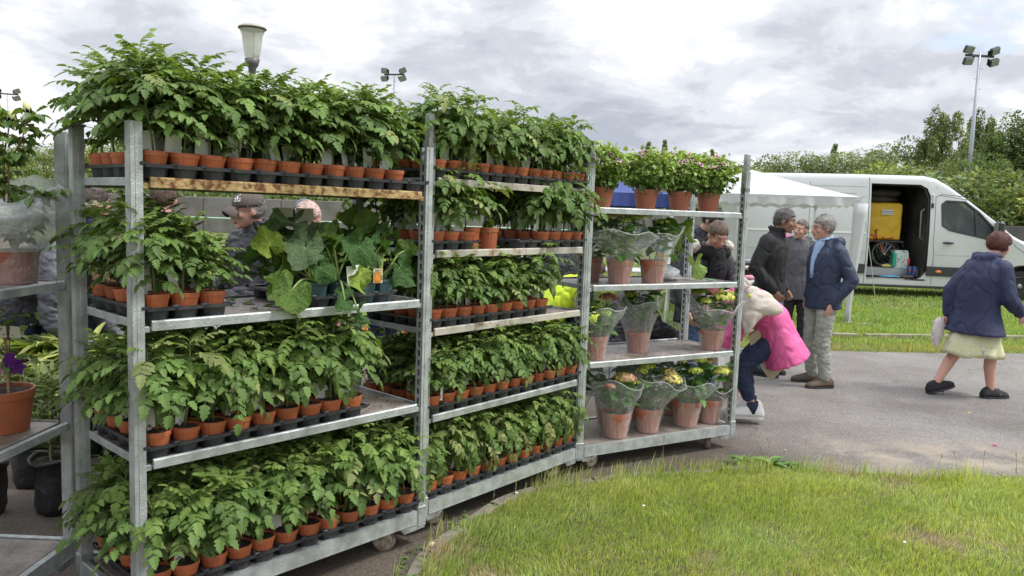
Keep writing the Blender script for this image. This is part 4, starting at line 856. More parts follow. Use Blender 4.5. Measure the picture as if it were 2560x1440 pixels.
x, y, z = TW(T1P, T1A, .90, -.005, Z1[1] + .10); m = MB(); m.box((0, 0, .03), (.065, .0012, .085)); o = m.build('white_tag', M_card); o.location = (x, y, z); o.rotation_euler = (0, -.1, T1A); tag(o, 'blank white plant tag in front of the squash leaves', 'plant tag')
x, y, z = TW(T1P, T1A, 1.02, -.015, Z1[1] + .10); t = thing('picture_tag', 'squash picture tag showing an orange squash and a barcode', 'plant tag', (x, y, z), T1A - .1)
m = MB(); m.box((0, 0, .025), (.048, .0012, .064)); m.build('card', mat('tag_cream', (.55, .48, .28), .5), t); m = MB(); m.box((-.004, -.0012, .018), (.036, .001, .048)); m.build('photo_background', mat('tag_brown', (.42, .22, .06), .5), t)
m = MB(); m.lathe([(.004, 0), (.012, .004), (.0125, .012), (.009, .022), (.005, .030), (.0015, .034)], 12, c=(-.004, -.003, 0)); m.v = [(a, b * .1 - .002, c) for a, b, c in m.v]; m.build('printed_squash', mat('tag_orange', (.75, .23, .02), .5), t)
m = MB()
for k in range(7): m.box((.019, -.0012, .008 + k * .003), (.006, .001, .0012))
o = m.build('barcode', M_ink, t, kind='stuff'); m = MB(); m.box((0, -.0012, .050), (.030, .001, .002)); m.box((-.004, -.0012, .045), (.018, .001, .002)); m.build('print_line', M_ink, t)
# water and soil crumbs on bare shelf
n = 500; s_ = np.concatenate([NR.uniform(.42, .72, 250), NR.uniform(1.0, 1.25, 250)]); t_ = NR.uniform(.0, .48, n); zz = np.concatenate([np.full(250, Z1[1] + .006), np.full(250, Z1[2] + .006)])
X = T1P[0] + s_ * cos(T1A) - t_ * sin(T1A); Y = T1P[1] + s_ * sin(T1A) + t_ * cos(T1A); a = NR.uniform(0, 6.3, n)
V, F, C = scatter(leaf_tpl(2, .4, .05, -.1), np.stack([X, Y, zz], 1), np.stack([np.cos(a), np.sin(a), 0 * a + .1], 1), np.tile([0, 0, 1.], (n, 1)), NR.uniform(.003, .013, n), np.array([.05, .035, .025]) * NR.uniform(.5, 1.6, (n, 1)))
put('spilled_soil', np_mesh('spilled_soil', V, F, mat('crumbs', (.04, .03, .02), .9, attr=True), C), kind='stuff')
# ------------------------------------------------------------ hydrangeas, pelargoniums
M_terra2 = mat('terracotta_pot', (.42, .145, .085), .5, rnd=.10, var=.06, vscale=10)
def film_material():
    m = bpy.data.materials.new('plastic_film'); m.use_nodes = True; nt = m.node_tree; nt.nodes.clear()
    out = N(nt, 'ShaderNodeOutputMaterial'); p = N(nt, 'ShaderNodeBsdfPrincipled', inp={'Base Color': (.80, .82, .82, 1), 'Roughness': .12, 'Specular IOR Level': 1.0})
    t = N(nt, 'ShaderNodeTexCoord'); mp = N(nt, 'ShaderNodeMapping'); mp.inputs['Scale'].default_value = (1, 1, .55); nt.links.new(t.outputs['Object'], mp.inputs[0])
    n1 = N(nt, 'ShaderNodeTexNoise', inp={'Scale': 8., 'Detail': 3, 'Roughness': .5, 'Distortion': 2.2}); nt.links.new(mp.outputs[0], n1.inputs[0])
    r = ramp(nt, n1.outputs[0], [(.30, (.09,) * 3), (.47, (.15,) * 3), (.503, (.27,) * 3), (.520, (.17,) * 3), (.62, (.12,) * 3), (.66, (.26,) * 3), (.70, (.12,) * 3)])
    b = N(nt, 'ShaderNodeBump', inp={'Strength': .9, 'Distance': .02}); nt.links.new(n1.outputs[0], b.inputs['Height']); nt.links.new(b.outputs[0], p.inputs['Normal'])
    tp = N(nt, 'ShaderNodeBsdfTransparent'); tp.inputs[0].default_value = (.97, .98, .98, 1)
    fr = N(nt, 'ShaderNodeLayerWeight', inp={'Blend': .35}); nt.links.new(b.outputs[0], fr.inputs['Normal'])
    f = math_(nt, 'ADD', math_(nt, 'MULTIPLY', fr.outputs['Facing'], .34), r, True)
    mx_ = N(nt, 'ShaderNodeMixShader'); nt.links.new(f, mx_.inputs[0]); nt.links.new(tp.outputs[0], mx_.inputs[1]); nt.links.new(p.outputs[0], mx_.inputs[2]); nt.links.new(mx_.outputs[0], out.inputs[0]); return m
M_film = film_material()
M_filmw = mat('milky_film', (.78, .80, .80), .25, bump=3, bscale=14, transl=.35, alpha=.55, spec=.9, col2=(.5, .53, .53))
def sleeve(prof, seed, n=44, ragged=.03, tilt=(0, 0), mt=None):
    rg = random.Random(seed); m = MB(); rows = []; ph = [rg.uniform(0, 6.3) for _ in range(6)]
    K = len(prof); P_ = []
    for i in range(K - 1):
        for k in range(4): f = k / 4; P_.append((prof[i][0] * (1 - f) + prof[i + 1][0] * f, prof[i][1] * (1 - f) + prof[i + 1][1] * f))
    P_.append(prof[-1])
    for r, z in P_:
        f = z / prof[-1][1]; row = []
        for i in range(n):
            a = 2 * pi * i / n; fold = .035 * sin(3 * a + ph[0] + 2 * f) + .03 * sin(7 * a + ph[1] - 3 * f) + .022 * abs(sin(9.5 * a + ph[2] + 5 * f)) + .03 * mnoise.noise(Vector((cos(a) * 3, sin(a) * 3, f * 6 + seed)))
            rr = r * (1 + fold * (.4 + 1.6 * f)); zz = z + ragged * f ** 3 * (sin(2 * a + ph[3]) * .8 + .5 * sin(5 * a + ph[4])) + .05 * f ** 3 * sin(a)
            row.append((rr * cos(a) + tilt[0] * f * f, rr * sin(a) + tilt[1] * f * f, zz))
        rows.append(row)
    m.rings(rows, cap=False); return m.mesh('sleeve', mt or M_film, True)
M_hleaf = mat('hydrangea_leaf', (.05, .12, .03), .42, attr=True, transl=.2, spec=.45, var=.1, vscale=30); M_flow = mat('flower_petal', (.5, .5, .1), .7, attr=True, transl=.2)
HL = leaf_tpl(6, .36, .14, .28, .05)
def hydrangea_arrays(seed, z0, H, rad, nl=34):
    rg = np.random.default_rng(seed); a = np.arange(nl) * 2.4 + rg.uniform(-.3, .3, nl); f = rg.uniform(0, 1, nl) ** .8; r = rad * rg.uniform(.0, .45, nl)
    P = np.stack([r * np.cos(a), r * np.sin(a), z0 + H * f], 1); T = np.stack([np.cos(a), np.sin(a), rg.uniform(-.2, .6, nl)], 1); Nn = np.stack([.3 * np.cos(a), .3 * np.sin(a), np.ones(nl)], 1) + rg.normal(0, .3, (nl, 3))
    return scatter(HL, P, T, Nn, rg.uniform(.07, .12, nl), np.array([.075, .17, .04]) * rg.uniform(.6, 1.5, (nl, 1)))
def flower_head(c, r, col, seed, col2=None):
    rg = np.random.default_rng(seed); n = 75; d = rg.normal(0, 1, (n, 3)); d[:, 2] = abs(d[:, 2]) * .8 + .05; d /= np.linalg.norm(d, axis=1, keepdims=True)
    P = np.array(c) + d * np.array([1, 1, .62]) * r * rg.uniform(.86, 1.05, (n, 1)); T = np.cross(d, rg.normal(0, 1, (n, 3)))
    C = np.where(rg.uniform(0, 1, (n, 1)) < .35, np.array(col2 or col), np.array(col)) * rg.uniform(.65, 1.3, (n, 1))
    s_ = r * .34; tpl = (np.array([(-.5, -.15, 0), (-.15, -.5, 0), (0, -.12, .12), (.15, -.5, 0), (.5, -.15, 0), (.12, 0, .12), (.5, .15, 0), (.15, .5, 0), (0, .12, .12), (-.15, .5, 0), (-.5, .15, 0), (-.12, 0, .12)]) * [1, 1, 1], np.array([(11, 0, 1, 2), (2, 3, 4, 5), (5, 6, 7, 8), (8, 9, 10, 11), (2, 5, 8, 11)]))
    return scatter(tpl, P, T, d + .2 * rg.normal(0, 1, (n, 3)), np.full(n, s_ * 1.1), C)
YG = (.60, .64, .10); YG2 = (.74, .72, .22); PK = (.55, .30, .22); DR = (.26, .07, .06); GR = (.26, .36, .07)
def hydrangea(P, a, s_, t_, z, rp, hp, prof_, heads, label, seed, tilt=(0, 0), leafH=.24, rad=.17, group='wrapped hydrangeas in terracotta pots', wrap=True):
    prof = list(prof_); prof[-1] = (prof_[-1][0] * 1.10, prof_[-1][1] - .02); prof[-2] = (prof_[-2][0] * 1.05, prof_[-2][1])
    x, y, z = TW(P, a, s_, t_, z) if P is not None else (s_, t_, z)
    t = thing('hydrangea', label, 'potted plant', (x, y, z), a, group)
    put('pot', pot_mesh(rp, rp * .74, hp, M_terra2, 24), t); put('soil', soil_mesh(rp * .9, hp * .88, seed), t)
    V, F, C = hydrangea_arrays(seed, hp, leafH, rad); V[:, 0] += tilt[0] * .6; V[:, 1] += tilt[1] * .6; put('foliage', np_mesh('foliage', V, F, M_hleaf, C), t, kind='stuff')
    st = MB()
    for k, (hx, hy, hz, hr, c1, c2) in enumerate(heads):
        V, F, C = flower_head((hx, hy - .01, hz + .015), hr * 1.22, c1, seed * 9 + k, c2); put('flower_head', np_mesh('flower_head', V, F, M_flow, C), t)
        st.tube([(hx * .2, hy * .2, hp * .9), (hx * .7, hy * .7, (hp + hz) / 2), (hx, hy, hz)], .004, 5)
    st.build('stem', M_stem, t)
    if wrap:
        sm_ = sleeve(prof, seed, tilt=tilt); so_ = put('sleeve', sm_, t); nv_ = len(sm_.vertices); q_ = MB(); q_.tube([sm_.vertices[nv_ - 44 + i % 44].co for i in range(45)], .0028, 5); q_.build('rim', M_filmw, so_)  # milky tube marks the sleeve edge and stands in for its highlight
    return t
PR = lambda rp, h, rt_, H: [(rp * .78, .0), (rp * 1.03, h), (rp * 1.12, h * 1.18), (rp * 1.12 + (rt_ - rp * 1.12) * .62, h + (H - h) * .5), (rt_, H)]
Zb = .171; Z31 = SH3[1] + .004; Z32 = SH3[2] + .004; Z30 = SH3[0] + .004
hydrangea(T3P, T3A, .35, .12, Z31, .086, .150, PR(.086, .15, .20, .38), [(-.10, .05, .40, .045, YG, None), (.02, .08, .42, .05, YG2, YG), (.13, .03, .40, .04, YG2, YG), (-.02, -.06, .38, .03, GR, YG)], 'wide wrapped hydrangea with greenish buds, left of two on its second shelf', 51, (-.02, -.01), .26, .2)
hydrangea(T3P, T3A, .63, .13, Z31, .088, .150, PR(.088, .15, .135, .40), [(.06, .0, .38, .038, YG, GR), (-.06, .05, .42, .045, YG2, YG)], 'narrower wrapped hydrangea with one lime flower, right of two on its second shelf', 52, (.06, 0), .26, .14)
hydrangea(T3P, T3A, .30, .38, Z31, .086, .150, PR(.086, .15, .15, .38), [(0, 0, .38, .05, GR, YG)], 'hydrangea hidden behind the wide wrapped one on the second shelf', 53)
hydrangea(T3P, T3A, .56, .40, Z31, .086, .150, PR(.086, .15, .15, .38), [(.02, 0, .40, .05, YG2, YG)], 'hydrangea hidden behind the narrower wrapped one on the second shelf', 54)
hydrangea(T3P, T3A, .17, .12, Z32, .092, .150, PR(.092, .15, .15, .38), [(.07, -.03, .37, .048, DR, (.36, .12, .08)), (-.08, -.02, .33, .05, GR, (.12, .18, .04)), (0, -.08, .28, .04, GR, YG)], 'wrapped hydrangea with a dark red flower, behind the left post on the third shelf', 55, (.03, 0), .2)
hydrangea(T3P, T3A, .61, .22, Z32, .086, .140, PR(.086, .14, .145, .42), [(-.08, 0, .37, .04, YG, GR), (.02, .03, .40, .05, GR, YG)], 'wrapped hydrangea in the middle of the third shelf', 56, (.0, 0), .26)
hydrangea(T3P, T3A, 1.19, .12, Z32, .090, .140, PR(.090, .14, .175, .37), [(-.01, -.09, .355, .062, YG2, YG), (.14, -.03, .36, .045, YG, YG2), (-.10, .04, .38, .05, GR, None), (-.14, -.06, .33, .035, YG, GR)], 'big wrapped hydrangea with two yellow flowers by the right post, third shelf', 57, (-.0, 0), .26, .19)
hydrangea(T3P, T3A, .36, .10, Zb, .096, .165, PR(.096, .165, .165, .42), [(.01, -.05, .37, .060, PK, YG), (-.11, -.05, .33, .035, PK, (.4, .1, .08)), (.10, -.04, .34, .03, GR, YG)], 'wrapped hydrangea with a pinkish brown flower, front left on the trolley base', 58, (0, .02), .18)
hydrangea(T3P, T3A, .64, .11, Zb, .090, .160, PR(.090, .16, .155, .40), [(.10, -.10, .34, .055, YG2, PK), (.14, -.02, .37, .045, YG2, PK), (-.02, .02, .42, .042, YG, GR), (-.10, -.02, .40, .034, YG, GR), (.06, .06, .44, .045, YG, YG2)], 'wrapped hydrangea with five yellow and pinkish heads leaning right on the trolley base', 59, (.06, -.02), .22)
hydrangea(T3P, T3A, .99, .12, Zb, .098, .175, PR(.098, .17, .155, .36), [(-.03, -.09, .38, .042, YG, GR), (-.08, .0, .45, .045, YG, None), (.06, -.02, .44, .045, YG, YG2), (.0, .1, .46, .04, GR, YG)], 'wrapped hydrangea with three small lime heads, third in the front row on the base', 60, (.03, 0), .24)
hydrangea(T3P, T3A, 1.21, .12, Zb, .088, .165, PR(.088, .165, .12, .33), [(.03, -.06, .35, .055, YG, YG2), (-.06, .0, .42, .035, YG2, PK), (.0, .05, .42, .035, YG, GR)], 'wrapped hydrangea with a big lime head beside the right post on the base', 61, (.03, 0), .2)
for k, (s_, t_) in enumerate(((.16, .32), (.52, .40), (.80, .38), (1.10, .40))):
    hydrangea(T3P, T3A, s_, t_, Zb, .092, .165, PR(.092, .165, .14, .38), [(0, 0, .42, .045, YG, GR), (-.08, .03, .40, .04, GR, YG), (.08, -.02, .41, .04, YG, YG2)], 'hydrangea in the rear row of the hydrangea trolley base, %s from the left' % ORD[k], 62 + k)
x, y = 1.90, 6.25
hydrangea(None, T3A, 2.03, 6.95, .004, .092, .165, PR(.092, .165, .12, .3), [(0, 0, .28, .04, GR, YG)], 'terracotta pot plant standing on the asphalt behind the right post, by the jeans', 69, leafH=.12, rad=.1)
PT = leaf_tpl(5, .52, .16, .22, .13)
def pelargonium(P, a, s_, t_, z, label, seed, R_=.165, H=.25, nfl=17):
    x, y, z = TW(P, a, s_, t_, z); t = thing('pelargonium', label, 'potted plant', (x, y, z), a, 'pelargoniums in a row on the top shelf'); rg = np.random.default_rng(seed)
    put('pot', pot_mesh(.080, .058, .135, M_terra2, 24), t); put('soil', soil_mesh(.07, .118, 3), t)
    n = 1150; d = rg.normal(0, 1, (n, 3)); d /= np.linalg.norm(d, axis=1, keepdims=True); r = rg.uniform(.35, 1., (n, 1)) ** .5; c = np.array([0, 0, .135 + H * .48])
    P_ = c + d * r * np.array([R_, R_, H * .52]); P_ += .018 * rg.normal(0, 1, (n, 3)); P_[:, 2] = np.maximum(P_[:, 2], .115); m_ = (P_[:, 2] > .14) | (np.hypot(P_[:, 0], P_[:, 1]) < .1); P_, d2 = P_[m_], d[m_]; n = len(P_)
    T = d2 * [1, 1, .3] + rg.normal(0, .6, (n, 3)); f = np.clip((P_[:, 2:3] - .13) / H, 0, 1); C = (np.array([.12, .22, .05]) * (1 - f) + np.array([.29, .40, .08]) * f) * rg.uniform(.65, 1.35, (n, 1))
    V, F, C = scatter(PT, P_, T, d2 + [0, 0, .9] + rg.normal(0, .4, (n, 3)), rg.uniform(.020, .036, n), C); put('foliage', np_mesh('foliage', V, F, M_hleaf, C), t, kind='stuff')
    st = MB()
    for k in range(9): aa = k * 2.4; st.tube([(0, 0, .11), (.05 * cos(aa), .05 * sin(aa), .2), (.12 * cos(aa), .12 * sin(aa), .30)], [.005, .004, .002], 5)
    st.build('stem', M_stem, t)
    pet = (np.array([(0, 0, 0), (.45, .30, .08), (.95, .32, .12), (1.1, 0, .10), (.95, -.32, .12), (.45, -.30, .08)]), np.array([(0, 1, 2, 3), (0, 3, 4, 5)]))
    for k in range(nfl):
        aa = rg.uniform(0, 6.3); rr = R_ * rg.uniform(.1, 1.0) ** .6; zf = .135 + H * (.98 - .42 * (rr / R_) ** 2) + rg.uniform(0, .025); c0 = np.array([rr * cos(aa), rr * sin(aa), zf]); o = np.array([cos(aa) * .5, sin(aa) * .5 - .35, .7]); o /= np.linalg.norm(o)
        m5 = 5; u = np.cross(o, [.3, .5, .8]); u /= np.linalg.norm(u); v = np.cross(o, u); TT = np.array([u * cos(q * 1.257) + v * sin(q * 1.257) for q in range(5)])
        V, F, C = scatter(pet, np.tile(c0, (5, 1)), TT, np.tile(o, (5, 1)), np.full(5, .019), np.array([(.72, .38, .60)] * 5))
        V2, F2, C2 = scatter(pet, np.tile(c0 + o * .0015, (5, 1)), TT, np.tile(o, (5, 1)), np.full(5, .0105), np.array([(.16, .01, .06)] * 5))
        put('flower', np_mesh('flower', np.concatenate([V, V2]), np.concatenate([F, F2 + len(V)]), M_flow, np.concatenate([C, C2])), t)
    return t
pelargonium(T3P, T3A, .19, .14, Z30, 'pelargonium with dark eyed pink flowers beside the left post, top shelf', 71, .14)
pelargonium(T3P, T3A, .56, .15, Z30, 'bushy pelargonium with few pink flowers, second pot on the top shelf', 72)
pelargonium(T3P, T3A, .85, .15, Z30, 'bushy pelargonium with small pale flowers, third pot on the top shelf', 73)
pelargonium(T3P, T3A, 1.11, .15, Z30, 'bushy pelargonium richest in pink flowers, nearest the right post on the top shelf', 74, .16, .25, 20)
m = MB(); m.tube([(0, 0, 0), (0, 0, .25)], .003, 5); m.box((-.02, 0, .23), (.035, .0012, .09), 1); o = m.build('plant_label', [M_dark, M_card]); o.location = TW(T3P, T3A, .27, .13, Z30 + .12); o.rotation_euler.z = T3A; tag(o, 'small white label on a black stick in the left pelargonium pot', 'plant tag')
# squash plant reaching over from behind the hydrangea trolley's back post
t = thing('squash_plant', 'lone squash plant with three big leaves at the rear of the hydrangea trolley second shelf', 'squash plant', TW(T3P, T3A, .99, .36, Z31), T3A)
m = MB(); m.lathe([(.036, 0), (.048, .085), (.052, .087), (.052, .098), (.047, .098), (.045, .085)], 16, sq=.45); m.build('pot', M_bluepot, t)
for k, (q, r_, nd, td, col) in enumerate((((.0, -.03, .33), .075, (-.1, -1, .2), (0, 0, 1), (.20, .33, .05)), ((.15, .02, .32), .08, (.3, -1, .2), (.2, 0, 1), (.19, .32, .05)), ((.10, -.14, .11), .085, (.1, -1, .25), (.1, 0, -1), (.24, .36, .10)), ((.02, -.06, .22), .04, (0, -.6, 1), (-.6, 0, .5), (.2, .3, .06)))):
    q = Vector(q); N_ = Vector(nd).normalized(); T_ = Vector(td); T_ = (T_ - N_ * T_.dot(N_)).normalized(); B_ = N_.cross(T_)
    lf = put('leaf', squash_leaf(900 + k, col, r_), t); lf.matrix_local = Matrix(((T_.x, B_.x, N_.x, q.x), (T_.y, B_.y, N_.y, q.y), (T_.z, B_.z, N_.z, q.z), (0, 0, 0, 1)))
    b = Vector((0, 0, .09)); mid_ = b.lerp(q, .5) + Vector((0, 0, .07 + (.12 if k == 2 else 0))); s2 = MB(); s2.tube([b * (1 - u) ** 2 + mid_ * 2 * u * (1 - u) + q * u * u for u in [j / 7 for j in range(8)]], .0055, 6); s2.build('stalk', M_sqst, t, smooth=True)
def crumple(name, c, r, col, label, cat, seed, rough=.5, transl=.2, n=18, m_=12, amp=.28, alpha=1.):
    mb = MB(); mb.ell((0, 0, 0), r, n, m_); out = []
    for p in mb.v:
        v = Vector(p); q = mnoise.noise(Vector((v.x / max(r) * 2.2 + seed, v.y / max(r) * 2.2, v.z / max(r) * 2.2))) + .5 * mnoise.noise(Vector((v.x / max(r) * 6 + seed, v.y / max(r) * 6, v.z / max(r) * 6)))
        v = v * (1 + amp * q); out.append((v.x, v.y, max(v.z, -r[2])))
    mb.v = out; o = mb.build(name, mat('crumple_' + label[:18], col, rough, transl=transl, alpha=alpha, spec=.5), smooth=False); o.location = (c[0], c[1], c[2] + r[2]); return tag(o, label, cat)
crumple('plastic_bag', TW(T3P, T3A, .83, .24, Z31 + .006), (.10, .07, .05), (.8, .82, .84), 'crumpled white plastic lying behind the hydrangeas on the second shelf', 'plastic sheet', 3)
crumple('plastic_bag', TW(T3P, T3A, 1.14, .12, Z31 + .006), (.03, .02, .006), (.12, .5, .15), 'small green label scrap on the bare end of the second shelf', 'scrap', 4)
m = MB(); m.box((0, 0, .05), (.06, .002, .10), 0); m.box((0, -.002, .03), (.05, .001, .045), 1); m.box((0, -.002, .085), (.055, .001, .02), 2); o = m.build('picture_tag', [mat('tag_sky', (.1, .35, .6), .5), mat('tag_or2', (.8, .4, .1), .5), M_card]); o.location = TW(T3P, T3A, .83, .3, Z31 + .14); o.rotation_euler = (0, .25, T3A); tag(o, 'blue and orange picture tag behind the narrower wrapped hydrangea', 'plant tag')
n = 160; s_ = NR.uniform(.1, 1.2, n); t_ = NR.uniform(.02, .45, n); V, F, C = scatter(leaf_tpl(2, .4, .05, -.1), np.stack([T3P[0] + s_ * cos(T3A) - t_ * sin(T3A), T3P[1] + s_ * sin(T3A) + t_ * cos(T3A), np.full(n, Z32 + .006)], 1), NR.normal(0, 1, (n, 3)) * [1, 1, .1], np.tile([0, 0, 1.], (n, 1)), NR.uniform(.005, .02, n), np.array([.05, .04, .03]) * NR.uniform(.5, 2, (n, 1)))
put('shelf_crumbs', np_mesh('shelf_crumbs', V, F, MATS['crumbs'], C), kind='stuff')

# ------------------------------------------------------------ left trolley: roses, clematis; plants on the ground
M_rl = mat('rose_leaf', (.1, .2, .05), .4, attr=True, transl=.3, spec=.45); M_rst = mat('rose_cane', (.20, .13, .07), .6); M_bud = mat('rose_bud', (.62, .60, .28), .5)
RL = leaf_tpl(5, .33, .18, .3, .06)
def rose(x, y, z, label, canes, buds, seed, rp=.085, hp=.13):
    t = thing('rose_bush', label, 'rose bush', (x, y, z), 0, 'wrapped rose bushes on the left trolley'); rg = random.Random(seed); st = MB(); P, T, Nn, S_, C = [], [], [], [], []
    put('pot', pot_mesh(rp, rp * .85, hp, mat('rose_pot', (.27, .075, .045), .5), 24), t); put('soil', soil_mesh(rp * .9, hp * .88, 1), t)
    for cn in canes:
        pts = [Vector(p) for p in cn]; sm = []
        for i in range(len(pts) - 1):
            for k in range(5): sm.append(pts[i].lerp(pts[i + 1], k / 5))
        sm.append(pts[-1]); st.tube(sm, [.0042 - .0022 * k / len(sm) for k in range(len(sm))], 6)
        for k, p in enumerate(sm[3:], 3):
            for _ in range(2 if k % 2 else 1):
                a = rg.uniform(0, 6.28); d = Vector((cos(a), sin(a), rg.uniform(-.2, .5))).normalized(); L_ = rg.uniform(.03, .07); st.tube([p, p + d * L_], .0012, 4)
                for q, sd_ in ((1, 0), (.75, 1), (.75, -1), (.35, 1), (.35, -1)):
                    l2 = d.cross(Vector((0, 0, 1))).normalized(); P.append(p + d * L_ * q); T.append(d * (1 if sd_ == 0 else .4) + l2 * sd_ * .9 - Vector((0, 0, .3))); Nn.append(Vector((rg.uniform(-.4, .4), rg.uniform(-.4, .4), 1))); S_.append(rg.uniform(.034, .056)); C.append(np.array([.105, .18, .05]) * rg.uniform(.6, 1.5) if rg.random() < .8 else np.array([.24, .3, .08]))
    st.build('cane', M_rst, t); V, F, C = scatter(RL, [tuple(p) for p in P], [tuple(p) for p in T], [tuple(p) for p in Nn], np.array(S_), np.array(C)); put('foliage', np_mesh('foliage', V, F, M_rl, C), t, kind='stuff')
    for k, b in enumerate(buds):
        m = MB(); m.lathe([(.004, -.012), (.011, -.008), (.0145, .004), (.013, .018), (.007, .030), (.001, .036)], 10); m.lathe([(.0125, -.010), (.0158, .000), (.0150, .008), (.011, .004)], 5, cap0=False, cap1=False, mi=1); o = m.build('bud', [M_bud, M_rl], t, smooth=True); o.location = b; o.rotation_euler = (rg.uniform(-.3, .3), rg.uniform(-.3, .3), 0)
    V, F, C = None, None, None
    return t
Z0a, Z0b = 1.266, .686
r0 = rose(-1.93, 3.0, Z0a, 'rose bush with three pale yellow buds in a wrapped dark red pot', [[(0, 0, .1), (-.02, .0, .3), (.0, -.02, .46), (.055, -.02, .56), (.075, -.02, .655)], [(0, 0, .1), (-.05, .02, .3), (-.03, 0, .5), (-.01, .01, .62)], [(0, 0, .1), (-.08, 0, .35), (-.07, 0, .55), (-.055, 0, .66)], [(0, 0, .1), (.05, -.02, .25), (.12, -.04, .33), (.17, -.04, .35)], [(0, 0, .1), (.03, -.04, .22), (.09, -.06, .28), (.10, -.05, .24)]], [(.077, -.02, .66), (-.01, .01, .63), (-.055, 0, .67)], 81)
r0['group'] = 'wrapped rose bushes on the left trolley'; put('sleeve', sleeve([(.095, .125), (.11, .15), (.17, .21), (.19, .27), (.15, .34), (.10, .37)], 81, ragged=.012, tilt=(.05, 0), mt=M_filmw), r0)
put('sleeve', sleeve([(.075, 0), (.094, .13), (.10, .15)], 83), r0)
r1 = rose(-2.13, 2.92, Z0a, 'second wrapped rose bush cut by the left picture edge', [[(0, 0, .1), (.04, 0, .3), (.02, 0, .55)], [(0, 0, .1), (-.1, 0, .4)]], [], 82); put('sleeve', sleeve([(.07, 0), (.09, .13), (.12, .17), (.15, .26), (.15, .33)], 82, tilt=(.0, 0), mt=M_filmw), r1)
t = thing('clematis', 'purple clematis climbing bamboo canes in a big terracotta pot, left trolley', 'potted plant', (-1.985, 2.98, Z0b), 0); M_cane = mat('bamboo', (.38, .24, .12), .6, var=.15)
put('pot', pot_mesh(.115, .092, .165, M_terra, 32), t); put('soil', soil_mesh(.104, .150, 5, 20), t)
for k, (a, b) in enumerate((((.055, -.04, .13), (.045, -.04, .42)), ((-.02, -.06, .13), (-.07, -.05, .46)), ((-.05, .05, .13), (-.03, .03, .45)))): m = MB(); m.tube([a, b], .006, 7); m.build('cane', M_cane, t)
m = MB(); m.tube([(-.12, -.05, .33), (.07, -.05, .33)], .003, 5); m.tube([(-.1, -.05, .40), (.10, -.045, .405)], .003, 5); m.tube([(0, 0, .15), (-.03, -.04, .27), (.05, -.05, .36), (.0, -.03, .44), (.06, -.02, .50)], .002, 5); m.build('vine', M_rst, t)
n = 70; P = np.stack([NR.uniform(-.12, .16, n), NR.uniform(-.10, .05, n), NR.uniform(.18, .5, n)], 1); V, F, C = scatter(leaf_tpl(4, .3, .15, .3), P, NR.normal(0, 1, (n, 3)) * [1, 1, .5], np.tile([0, -.3, 1.], (n, 1)) + NR.normal(0, .3, (n, 3)), NR.uniform(.03, .055, n), np.array([.14, .22, .07]) * NR.uniform(.6, 1.4, (n, 1))); put('foliage', np_mesh('foliage', V, F, M_rl, C), t, kind='stuff')
for k, (x, y, z, c) in enumerate(((.075, -.06, .29, (.11, .01, .20)), (.10, -.055, .265, (.10, .012, .2)), (-.03, -.09, .33, (.36, .02, .20)), (-.08, -.09, .36, (.34, .02, .2)), (-.06, -.1, .28, (.36, .03, .2)), (.03, -.08, .25, (.45, .2, .32)))):
    TT = [(cos(q * 1.05), .1 * sin(q), sin(q * 1.05)) for q in range(6)]; V, F, C = scatter(leaf_tpl(3, .38, .1, .15), np.tile([x, y, z], (6, 1)), TT, np.tile([0, -1., .2], (6, 1)), np.full(6, .036), np.array([c] * 6)); put('flower', np_mesh('flower', V, F, M_flow, C), t)
price_card((-1.92, 2.93, Z0b + .40), .15, 'white folded price card on a wire above the clematis pot', mat('ivory_card', (.62, .62, .52), .6), .042, .045, .006, .08)
M_bag = mat('black_grow_bag', (.018, .018, .02), .45, bump=1, bscale=20, spec=.6)
LANCE = leaf_tpl(4, .085, .1, .35)
def oleander(x, y, H, n_st, label, seed, bag=True, lc=(.13, .18, .055), h0=.28, r0_=.11, grp='oleanders in black grow bags'):
    rg = random.Random(seed); t = thing('oleander' if bag else 'striped_sedge', label, 'potted plant', (x, y, .004), rg.uniform(0, 6), grp)
    m = MB(); rows = []
    for r_, z_ in ((r0_ * .9, 0), (r0_, .04), (r0_ * 1.02, h0 * .6), (r0_ * 1.08, h0), (r0_ * 1.22, h0 * 1.03), (r0_ * 1.16, h0 * .93)): rows.append([(r_ * (1 + .06 * sin(5 * a + z_ * 20) + .04 * sin(9 * a)) * cos(a), r_ * (1 + .06 * sin(5 * a + z_ * 20)) * sin(a), z_ + (.015 * sin(3 * a + seed) if z_ > .1 else 0)) for a in [2 * pi * i / 20 for i in range(20)]])
    m.rings(rows); m.build('grow_bag', M_bag, t, smooth=True); put('soil', soil_mesh(r0_ * 1.0, h0 * .95, 2, 16), t)
    st = MB(); P, T, Nn, S_, C = [], [], [], [], []
    for k in range(n_st):
        a = rg.uniform(0, 6.28); sp = rg.uniform(.02, .20) * H; b = Vector((.05 * cos(a), .05 * sin(a), h0 * .9)); tp = Vector((sp * cos(a), sp * sin(a), h0 + (H - h0) * rg.uniform(.6, 1))); st.tube([b, b.lerp(tp, .5) + Vector((0, 0, .03)), tp], [.006, .004, .002], 5)
        for q in range(34):
            f = .12 + .9 * q / 34; p = b.lerp(tp, min(1, f)); aa = q * 2.2; P.append(p); T.append(Vector((cos(aa), sin(aa), .9 + rg.uniform(-.6, .4)))); Nn.append(Vector((-cos(aa), -sin(aa), .6))); S_.append(rg.uniform(.075, .13)); C.append(np.array(lc) * rg.uniform(.6, 1.45))
    st.build('stem', mat('oleander_stem', (.24, .22, .12), .6), t); V, F, C = scatter(LANCE, [tuple(p) for p in P], [tuple(p) for p in T], [tuple(p) for p in Nn], np.array(S_), np.array(C)); put('foliage', np_mesh('foliage', V, F, M_rl, C), t, kind='stuff'); return t
oleander(-2.28, 3.85, .80, 9, 'oleander in a black bag just behind the pair of steel posts', 1)
